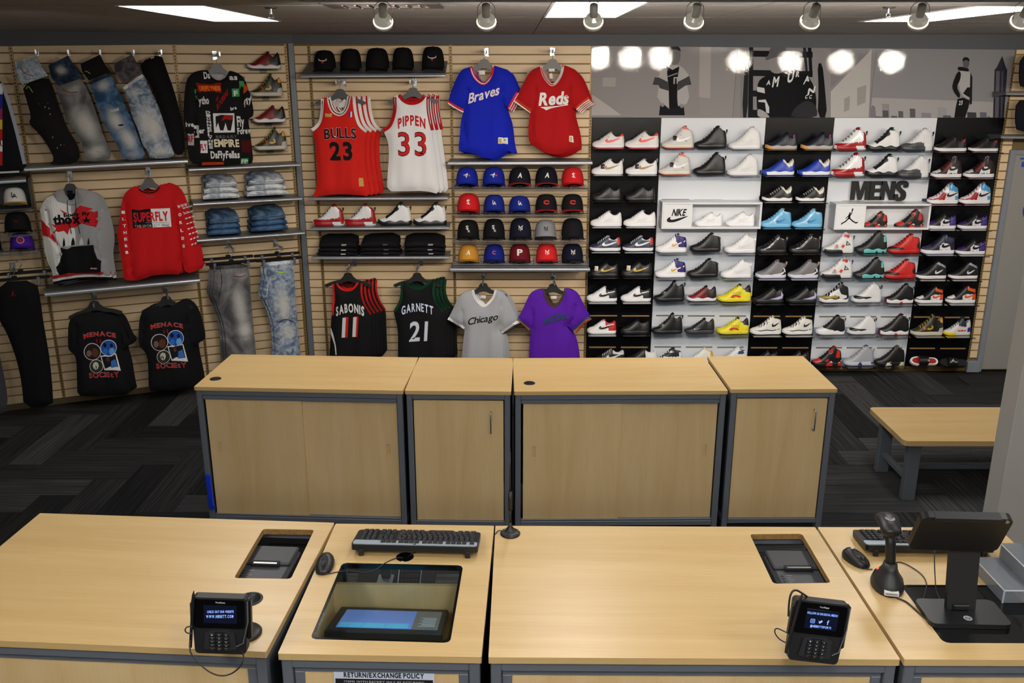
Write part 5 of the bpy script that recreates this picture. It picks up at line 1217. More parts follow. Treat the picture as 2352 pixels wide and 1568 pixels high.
def cap(fr,px0,px1,pyb,off,col,label,brim=None,em=None,emcol='#e6e2da',tall=1.0,sticker='#1c1a14',cr=d1,group=None,tilt=None,yaw=0,em2=None,es=.038,btn=None,ez=.062):
 (xa,za),(xb,_)=fr.hit(*P(cr,px0,pyb),off+.13),fr.hit(*P(cr,px1,pyb),off+.13)
 x,z=(xa+xb)/2,za;k=(xb-xa)/.196
 t=thing('baseball_hat',label,'cap',fr.pt(x,-off,z+.012),fr.rot+R(yaw),group)
 t.scale=(k,)*3;t.rotation_euler=(R(-16 if tilt is None else tilt),0,fr.rot+R(yaw))
 crm,brm=cap_mesh(tall);cm=cloth(col);bm_=cloth(brim or col)
 c=crm.copy();c.materials[0]=cm;obj('crown',c,t);c=brm.copy();c.materials[0]=bm_;obj('brim',c,t)
 H=.142*tall
 b=MB();b.M=Matrix.Translation((0,.012,H));obj('button',smooth(b.lathe([(.008,-.002),(.007,.003),(.0001,.005)],10).mesh('button',cloth(btn or col))),t)
 def surf(a,zz):
  tt=math.asin(max(0,min(1,(max(zz,0)/H)**(1/.9))))/(math.pi/2);r=math.cos(tt*math.pi/2)**.42
  return-.105*math.sqrt(max(0,r*r-(a/.092)**2))+.012*tt
 if em:
  V,F=emblem(em,es);V=[(a,b_+ez*tall)for a,b_ in V];decal('emblem',(V,F),0,cloth(emcol),t,yf=lambda a,b_:surf(a,b_),stand=.003)
 if em2:
  c2_,dx,dz,r_=em2;decal('emblem_dot',tri([[(dx+r_*math.cos(q*.785),dz+ez*tall+r_*math.sin(q*.785))for q in range(8)]],[[(dx+r_*math.cos(q*.785),dz+ez*tall+r_*math.sin(q*.785))for q in range(8)]]),0,cloth(c2_),t,yf=lambda a,b_:surf(a,b_),stand=.005)
 if sticker:
  obj('size_sticker',MB().prism([(.016*math.cos(q*.785),-.135+.009*math.sin(q*.785))for q in range(8)],-.008,-.0065,'z').mesh('size_sticker',mat(sticker,rough=.3)),t)
    # seam lines
 s_=MB()
 for a in(-1,1):s_.tube([(a*.03*(1-q/7),surf(a*.03*(1-q/7),H*(.1+.85*q/7))-.0005,H*(.1+.85*q/7))for q in range(8)],.0008,4)
 return t
RW=['top','second','third','bottom']
rows=[(415,[(138,458,'#16289a',dict(em='JAY',emcol='#c8d0e0',em2=('#d8303a',.022,.0,.009)),'royal blue cap with blue-white bird emblem, end nearest the jerseys'),(498,822,'#16289a',dict(em='JAY',emcol='#c8d0e0',em2=('#d8303a',.022,.0,.009)),'royal blue cap with blue-white bird emblem, beside the navy caps'),(850,1172,'#14151f',dict(em='A',brim='#c4242a'),'navy cap with red brim and white A, beside the bird caps'),(1210,1538,'#14151f',dict(em='A',brim='#c4242a'),'navy cap with red brim and white A, beside the red cap'),(1565,1888,'#cc1f24',dict(em='STL'),'red cap with white interlocked letters at the shoe end, top row')]),(772,[(155,482,'#cc1f24',dict(em='STL',sticker='#c8a050'),'red cap with white interlocked letters, second row, jersey end'),(512,818,'#182a86',dict(em='LA',btn='#e8e8e8',sticker='#c8b83c'),'blue cap with white LA letters, beside the red cap'),(856,1165,'#182a86',dict(em='LA',btn='#e8e8e8',tall=.92),'blue cap with white LA letters, in the middle of the second row'),(1212,1528,'#17171a',dict(em='RC',emcol='#d83a28',brim='#c4242a',btn='#c4242a'),'black cap with red brim and red C, middle side'),(1565,1882,'#17171a',dict(em='RC',emcol='#d83a28',brim='#c4242a',btn='#c4242a'),'black cap with red brim and red C, shoe side')]),(1130,[(155,472,'#121315',dict(em='SOX',tall=1.05,sticker='#a89a30'),'black cap with white S letters, jersey end'),(505,820,'#121315',dict(em='SOX',tall=1.12,sticker='#a89a30'),'black cap with white S letters, beside the navy cap'),(862,1180,'#141728',dict(em='NY',tall=1.15,sticker='#c8a838'),'tall navy cap with white NY letters, third row'),(1208,1515,'#8a8c90',dict(em='NY',emcol='#26281e',brim='#24262a',tall=1.08,btn='#17181a',sticker='#8a8a28'),'grey cap with dark brim and dark NY letters'),(1565,1885,'#16161a',dict(tall=1.13,sticker=None),'plain black cap without emblem, third row')]),(1437,[(170,468,'#c98f35',dict(em='A',sticker='#7a5420'),'golden tan cap with white A'),(515,815,'#16237e',dict(em='C',emcol='#d85560',es=.03),'blue cap with red C letter'),(858,1165,'#6a1620',dict(em='P',es=.05,btn='#c8c0c8'),'maroon cap with white P letter'),(1222,1532,'#d3262a',dict(em='NY'),'red cap with white NY letters'),(1568,1880,'#12162a',dict(em='NY',em2=None),'navy cap with white NY letters, bottom row')])]
for yb,lst in rows:
 for a_,b_,col,kw,lb in lst:cap(MAIN,a_,b_,yb+4,.20,col,lb,group='baseball caps on the wire racks',**kw)
# wire racks
WIRE=mat('#b4b8bc',rough=.3,metal=.8,name='wire')
for k,yb in enumerate((432,788,1135,1442)):
 (xa,z),(xb,_)=MAIN.hit(*P(d1,118,yb),.35),MAIN.hit(*P(d1,1930,yb),.35)
 t=thing('wire_rack','silver wire cap rack, %s of the four'%RW[k],'rack',MAIN.pt(xa,-.35,z),0,'wire cap racks');w_=xb-xa
 obj('front_rod',MB().cyl((0,0,0),(w_,0,0),.0045,n=6).cyl((0,.01,-.016),(w_,.01,-.016),.003,n=6).mesh('front_rod',WIRE),t)
 b=MB()
 for j in range(5):b.cyl((0,.07+j*.065,-.006),(w_,.07+j*.065,-.006),.002,n=5)
 n_=15
 for j in range(n_+1):
  x=w_*j/n_;b.cyl((x,0,0),(x,.33,0),.002,n=5)
 for j in range(6):
  x=w_*j/5
  b.cyl((x,.02,0),(x,.02,.05),.0022,n=5).cyl((x,.02,.05),(x,.33,.05),.002,n=5)
 obj('wire_grid',b.mesh('wire_grid',WIRE),t)
 for j in range(5):
  x=w_*(.1+.2*j)-.012
  obj('tag_holder',MB().tube([(x-.026,-.004,0),(x-.026,-.004,.028),(x+.026,-.004,.028),(x+.026,-.004,0)],.0013,4).mesh('tag_holder',WIRE),t)
# caps on the sloping top shelf
for k,(a_,b_,em,lb)in enumerate(((132,350,'HORN','black cap with white and red horned emblem, jeans-side end of the top shelf'),(378,592,None,'black cap with small pink oval sticker, next to the first horned cap'),(618,852,None,'all black cap in the middle of the top shelf'),(867,1083,None,'black cap with small pink oval sticker, next to the far horned cap'),(1142,1368,'HORN','black cap with white and red horned emblem, shirt-side end of the top shelf'))):
 yb=[340,335,332,325,322][k]
 cap(MAIN,a_,b_,yb,.17,'#0f0f11',lb,em=em,emcol='#d8c4c8',tall=[1.12,1.2,1.12,1.2,1.18][k],sticker='#b08a98' if k in(1,3)else None,cr=c6,group='black caps on the top shelf',tilt=-4,em2=('#a8202c',0,-.012,.010)if em else None,es=.042,ez=.06)
# caps at the far left
cap(LEFT,20,290,545,.20,'#d8d6d2','white, grey and yellow cap with black LA letters at the left edge',brim='#c8a020',em='LA',emcol='#141414',cr=c3,sticker=None,es=.05)
cap(LEFT,30,340,835,.20,'#121216','black cap with thin red horned emblem on the left wire rack',em='HORN',emcol='#5a1416',cr=c3,sticker='#a89090',es=.03)
cap(LEFT,88,370,1022,.20,'#4a1f96','purple cap with round red emblem on the left wire rack',em='RING',emcol='#b8b0b8',em2=('#b02030',0,0,.02),cr=c3,sticker='#201040',tall=.9,es=.05)
cap(LEFT,-260,20,1040,.20,'#121228','dark cap just entering at the left edge, by the purple cap',cr=c3,sticker=None)
for k,(yb,xr)in enumerate(((850,365),(1045,400))):
 (xa,z),(xb,_)=LEFT.hit(*P(c3,-400,yb+30),.34),LEFT.hit(*P(c3,xr,yb),.34)
 t=thing('wire_rack','silver wire rack at the left edge under the %s cap'%['black','purple'][k],'rack',LEFT.pt(xa,-.34,z),LROT,'left edge wire racks');w_=xb-xa
 obj('front_rod',MB().cyl((0,0,0),(w_,0,0),.004,n=6).mesh('front_rod',WIRE),t)
 b=MB()
 for j in range(9):b.cyl((w_*j/8,0,0),(w_*j/8,.3,0),.002,n=5)
 for j in range(4):b.cyl((0,.08*(j+1),-.004),(w_,.08*(j+1),-.004),.002,n=5)
 b.cyl((w_,0,0),(w_,0,.06),.002,n=5).cyl((w_,0,.06),(w_,.3,.06),.002,n=5)
 obj('wire_grid',b.mesh('wire_grid',WIRE),t)
 x=w_*.68;obj('tag_holder',MB().tube([(x-.03,-.004,0),(x-.03,-.004,.03),(x+.03,-.004,.03),(x+.03,-.004,0)],.0014,4).mesh('tag_holder',WIRE),t)
# tray behind the yellow cap
(xa,z),(xb,z2)=LEFT.hit(*P(c3,-300,575),.32),LEFT.hit(*P(c3,345,562),.32)
t=thing('cap_tray','dark grey metal cap bay holding the white and yellow cap','shelf',LEFT.pt(xa,-.32,z),LROT)
w_=xb-xa
obj('deck',MB().box(0,w_,0,.3,-.012,0).mesh('deck',mat('#33363b',rough=.5)),t);obj('side',MB().box(w_-.006,w_,.06,.3,0,.22).mesh('side',mat('#33363b',rough=.5)),t);obj('back',MB().box(0,w_,.29,.3,0,.24).mesh('back',mat('#33363b',rough=.5)),t)
# ---------------------------------------------------------------- shoe wall: posters and column panels
zpo=MAIN.hit(1750,270,.03)[1]
xs_=[MAIN.hit(x,540,.03)[0]for x in(1352.5,1506.5,1738.5,1890,2117.5,2266.5)]
PBL=mat('#0a0b0f',rough=.25,spec=.3,bump=.08,bscale=5,name='black_panel');PWH=mat('#d9dde4',rough=.25,bump=.08,bscale=5,name='white_panel_gloss')
colname=['black column beside the caps','white column beside the caps','middle black column','white MENS column','black column by the door']
PANELS=[]
for i in range(5):
 t=thing('shoe_backdrop',['black shoe display panel beside the cap racks','white shoe display panel with the white shoe box on it','black shoe display panel between the two white ones','white shoe display panel carrying the MENS letters','black shoe display panel nearest the grey door'][i],'display panel',MAIN.pt(xs_[i],-.03,0),0,'shoe wall panels')
 obj('board',MB().cbox(.001,xs_[i+1]-xs_[i]-.001,0,.026,.05,zpo-.002,.0015).mesh('board',PWH if i%2 else PBL),t)
 PANELS.append(t)
TAN=mat('#a07c48',rough=.5,name='slot_tan');OLV=mat('#6e6a52',rough=.6)
def slot(i,pa,pb):
 (xa,z),(xb,_)=MAIN.hit(*pa,.03),MAIN.hit(*pb,.03)
 obj('slot',MB().box(xa-xs_[i],xb-xs_[i],-.0012,.001,z-.0065,z+.0065).mesh('slot',OLV if i%2 else TAN),PANELS[i])
for i,cr,q in((0,d6_:=crop(1340,530,5.226),[(78,1018,405,1018),(462,1020,790,1020),(68,1396,390,1396),(450,1397,772,1398)]),(1,d6_,[(872,1016,1195,1018),(1250,1020,1575,1020),(1632,1022,1952,1022),(852,1393,1172,1393),(1228,1395,1548,1396),(1605,1397,1922,1398)]),(1,d5:=crop(1340,270,5.6),[(1003,1057,1360,1060),(1425,1062,1782,1064),(1845,1066,2202,1070)]),(2,e1:=crop(1720,520,4.61),[(48,950,330,951),(387,951,668,953),(22,1283,300,1284),(355,1284,630,1286)]),(3,e1,[(745,954,1025,954),(1072,955,1348,955),(1397,956,1670,957),(710,1283,985,1284),(1034,1284,1306,1285),(1356,1285,1625,1286)]),(3,d8:=crop(1980,270,5.806),[(-270,1117,20,1118),(20,1122,370,1124),(435,1128,790,1133)]),(4,e2:=crop(2040,520,4.356),[(257,905,515,907),(565,909,812,910),(215,1218,468,1219),(520,1220,773,1221)])):
 for a in q:slot(i,P(cr,a[0],a[1]),P(cr,a[2],a[3]))
d7=crop(1730,270,5.807)
# ---- shoes
WT=[(0,.012),(.015,.052),(.05,.094),(.1,.124),(.2,.152),(.3,.165),(.42,.158),(.55,.138),(.7,.126),(.85,.130),(.93,.116),(.975,.082),(1,.03)]
def lerp(tb_,u):
 if u<=tb_[0][0]:return tb_[0][1]
 for(a,b),(c,d)in zip(tb_,tb_[1:]):
  if u<=c:
   t=(u-a)/(c-a);return b+(d-b)*t
 return tb_[-1][1]
PROF={'low':([(0,.13),(.03,.17),(.1,.205),(.2,.235),(.3,.29),(.42,.38),(.52,.45),(.57,.475),(.62,.43),(.7,.355),(.78,.335),(.86,.36),(.92,.42),(.965,.445),(1,.40)],.58,.93,.115),'run':([(0,.10),(.04,.14),(.12,.17),(.22,.20),(.32,.26),(.44,.35),(.55,.43),(.62,.50),(.67,.46),(.74,.37),(.82,.35),(.9,.43),(.955,.50),(1,.44)],.66,.92,.12),'mid':([(0,.13),(.03,.17),(.1,.20),(.2,.228),(.32,.285),(.44,.38),(.54,.48),(.62,.57),(.68,.585),(.74,.52),(.82,.485),(.9,.48),(.97,.475),(1,.44)],.68,.93,.12),'high':([(0,.13),(.03,.17),(.1,.20),(.2,.232),(.32,.30),(.44,.405),(.54,.52),(.62,.63),(.69,.665),(.76,.615),(.84,.555),(.92,.53),(.975,.515),(1,.44)],.70,.93,.13),'sock':([(0,.10),(.04,.15),(.12,.18),(.22,.22),(.34,.32),(.46,.42),(.55,.53),(.60,.62),(.635,.66),(.68,.59),(.76,.47),(.84,.46),(.91,.52),(.965,.555),(1,.48)],.66,.92,.12),}
US=sorted(set([0,.008,.02,.04,.065,.09,.985,.995,1.0]+[.11+.0158*i for i in range(56)]))
def q_side(prof,t,u,open_):
 top=lerp(PROF[prof][0],u);sh=PROF[prof][3];w_=lerp(WT,u)*.94
 H=top-sh*.6
 if open_:
  K=[(1,0),(1.02,.18),(.98,.38),(.9,.58),(.80,.78),(.70,.94),(.63,1.0),(.56,.985),(.50,.8),(.2,.62),(0,.6)]
 else:
  K=[(1,0),(1.02,.22),(.97,.42),(.86,.62),(.70,.80),(.50,.92),(.34,.98),(.22,1.0),(.12,1.01),(.05,1.01),(0,1.01)]
 o=[]
 for(a,b),(c,d)in zip(K[:7],K[1:7]):o+=[(a,b),((a*2+c)/3,(b*2+d)/3),((a+c*2)/3,(b+d*2)/3)]
 K=o+K[6:]
 return[(w_*a,sh*.6+H*b)for a,b in K]
def shoe_meshes(prof,sp):
 L=.28;PR,o0,o1,sh=PROF[prof]
 mats=[];mi={}
 def M_(c):
  if c not in mi:mi[c]=len(mats);mats.append(mat(c,rough=sp.get('rough',.42),coat=sp.get('coat',0)))
  return mi[c]
 base=M_(sp['base']);nK=23
 V=[];F=[];MI=[]
 for u in US:
  op=o0<u<o1;pr=q_side(prof,0,u,op)
  x=(u-.5)*L
  for side in(-1,1):
   V+=[(x-L*.05*max(0,(u-.8)/.2)*max(0,b-.2)/.35,side*a*L,b*L)for a,b in(pr if side<0 else pr[::-1])]
 W=2*nK
 def col(u,z):
  c=base
  for poly_,cc in sp.get('patch',[]):
   if inside((u,z),poly_):c=M_(cc)
  return c
 for i in range(len(US)-1):
  uc=(US[i]+US[i+1])/2
  for j in range(W-1):
   f=(i*W+j,i*W+j+1,(i+1)*W+j+1,(i+1)*W+j);zc=sum(V[k][2]for k in f)/4/L
   jj=j if j<nK else W-2-j
   c=col(uc,zc)
   if o0<uc<o1 and jj>=19:c=M_(sp.get('lining','#2a2a2c'))
   F.append(f);MI.append(c)
 F.append(tuple(range(W))[::-1]);MI.append(col(.01,.15));F.append(tuple((len(US)-1)*W+k for k in range(W)));MI.append(col(.99,.3))
 up=bpy.data.meshes.new('upper');up.from_pydata(V,[],F)
 for m in mats:up.materials.append(m)
 up.polygons.foreach_set('material_index',MI);smooth(up)
    # sole
 SU=[0,.01,.03,.06,.1]+[.13+.029*i for i in range(29)]+[.97,.99,1.0]
 smats=[mat(sp.get('sole','#e8e8ea'),rough=.4),mat(sp.get('out',sp.get('sole','#e8e8ea')),rough=.5)]+[mat(c,rough=.4)for _,c in sp.get('spatch',[])]
 wav=sp.get('wave',0);V=[];F=[];MI=[];k_=8
 for u in SU:
  w_=lerp(WT,u)*1.03+.004;toe=.05*max(0,1-u/.2)**2;heel=.015*max(0,(u-.9)/.1)
  st_=sh+(wav*math.sin(u*19+1)if wav else 0)+sp.get('heelrise',0)*max(0,u-.5)*2+.02*max(0,1-u/.1)
  pr=[(0,toe+heel),(w_*.9,toe+heel),(w_,toe+heel+.018),(w_*1.0,sh*.5+toe*.6),(w_*.98,st_*.92),(w_*.93,st_)]
  x=(u-.5)*L
  V+=[(x,-a*L,b*L)for a,b in pr]+[(x,a*L,b*L)for a,b in pr[::-1][:-1]]
 W=11
 for i in range(len(SU)-1):
  uc=(SU[i]+SU[i+1])/2
  for j in range(W):
   a=i*W+j;b=i*W+(j+1)%W;f=(a,b,b+W,a+W);zc=sum(V[q][2]for q in f)/4/L
   c=1 if(j in(0,1,8,9)or j==10)else 0
   for q_,(pl,_)in enumerate(sp.get('spatch',[])):
    if inside((uc,zc),pl):c=2+q_
   F.append(f);MI.append(c)
 F.append(tuple(range(W))[::-1]);MI.append(0);F.append(tuple((len(SU)-1)*W+k for k in range(W)));MI.append(0)
 so=bpy.data.meshes.new('sole');so.from_pydata(V,[],F)
 for m in smats:so.materials.append(m)
 so.polygons.foreach_set('material_index',MI);auto(so,60)
 out=[('upper',up),('sole',so)]
    # side surface lookup for the side mark and stripes
 def ysurf(u,z):
  pr=q_side(prof,0,u,o0<u<o1)
  for(a,b),(c,d)in zip(pr,pr[1:]):
   if b<=z<=d:return-(a+(c-a)*(z-b)/max(1e-6,d-b))*L
  return-pr[0][0]*L if z<pr[0][1]else-pr[15][0]*L
 def side_poly(name,vf,c,stand=.0022,rough=.35):
  vv,ff=vf
  me=bpy.data.meshes.new(name);me.from_pydata([((a-.5)*L,ysurf(min(.99,max(.01,a)),b)-stand,b*L)for a,b in vv],[],ff);me.materials.append(mat(c,rough=rough));return me
 if sp.get('sw'):
  x0,x1,z0,z1=sp.get('swb',(.38,.93,.17,.33))
  sw=smoothp([(1,1),(.55,.62),(.33,.42),(.2,.38),(.14,.5),(.19,.8),(.05,.62),(0,.3),(.06,.06),(.2,0),(.38,.08),(.6,.35)],2)
  pl=[(x0+(x1-x0)*a,z0+(z1-z0)*b)for a,b in sw];gq=[]
  for ii in range(1,12):
   for jj in range(1,6):
    p=(x0+(x1-x0)*ii/12,z0+(z1-z0)*jj/6)
    if inside(p,pl):gq.append(p)
  out.append(('side_mark',side_poly('side_mark',tri([pl],[pl],pts=gq),sp['sw'],.0035,rough=sp.get('swr',.35))))
 for nm,pl,c in sp.get('deco',[]):
  out.append((nm,side_poly(nm,tri([pl],[pl]),c)))
    # tongue
 pk=max(PR,key=lambda q:q[1]if .4<q[0]<.75 else 0);b=MB();n=7;vs=[]
 for i in range(n):
  t=i/(n-1);u=pk[0]-.20+.21*t;z=lerp(PR,min(u,pk[0]))-.03+.055*t
  wd=.04+.032*t
  for a in(-1,-.5,0,.5,1):vs.append(((u-.5+.02*abs(a)*t)*L,a*wd*L,(z-.012*a*a)*L))
 m_=len(vs)
 vs2=[(x+.012,y,z-.004)for x,y,z in vs]
 F=[(i*5+j,i*5+j+1,(i+1)*5+j+1,(i+1)*5+j)for i in range(n-1)for j in range(4)]
 b.add(vs+vs2,F+[tuple(m_+k for k in f[::-1])for f in F]+[(30+j,31+j,m_+31+j,m_+30+j)for j in range(4)])
 out.append(('tongue',smooth(b.mesh('tongue',mat(sp.get('tongue',sp['base']),rough=.5)))))
 if sp.get('lace'):
  b=MB();u1=pk[0]-.03;u0=.27
  for i in range(6):
   u=u0+(u1-u0)*i/5;z=lerp(PR,u)
   w_=lerp(WT,u)*.55
   b.tube([((u-.5)*L,-w_*L,(z-.035)*L),((u-.495)*L,-w_*.5*L,(z+.012)*L),((u-.49)*L,0,(z+.02)*L),((u-.495)*L,w_*.5*L,(z+.012)*L),((u-.5)*L,w_*L,(z-.035)*L)],.0032,5)
  out.append(('laces',smooth(b.mesh('laces',mat(sp['lace'],rough=.8)))))
 if sp.get('tab'):
  b=MB();zt=lerp(PR,.97);b.tube([(.468*L,0,(zt-.08)*L),(.50*L,0,(zt-.02)*L),(.50*L,0,(zt+.05)*L),(.475*L,0,(zt+.04)*L),(.47*L,0,(zt-.02)*L)],.004,5)
  out.append(('heel_tab',smooth(b.mesh('heel_tab',mat(sp['tab'],rough=.4)))))
 return out
TOE=[(-.1,0),(-.1,.5),(.2,.5),(.27,.19),(.22,0)];TOETOP=[(.05,.16),(.05,.4),(.24,.4),(.27,.2),(.15,.155)]
HEEL=[(.74,0),(.73,.3),(.80,.7),(1.1,.9),(1.1,0)];REAR=[(.62,0),(.60,.3),(.52,.42),(.52,.9),(1.1,.9),(1.1,0)]
COLL=[(.60,.37),(.56,.9),(1.1,.9),(1.1,.39)];THRO=[(.2,.27),(.28,.22),(.56,.40),(.63,.48),(.62,.9),(.2,.9)]
BAND=[(-.1,0),(-.1,.175),(.3,.165),(1.1,.175),(1.1,0)];LOWF=[(-.1,0),(-.1,.20),(.28,.20),(.5,.17),(1.1,.19),(1.1,0)]
MIDQ=[(.42,0),(.46,.2),(.62,.33),(.86,.3),(.76,0)]
W1,K1='#e3e3e6','#101012'
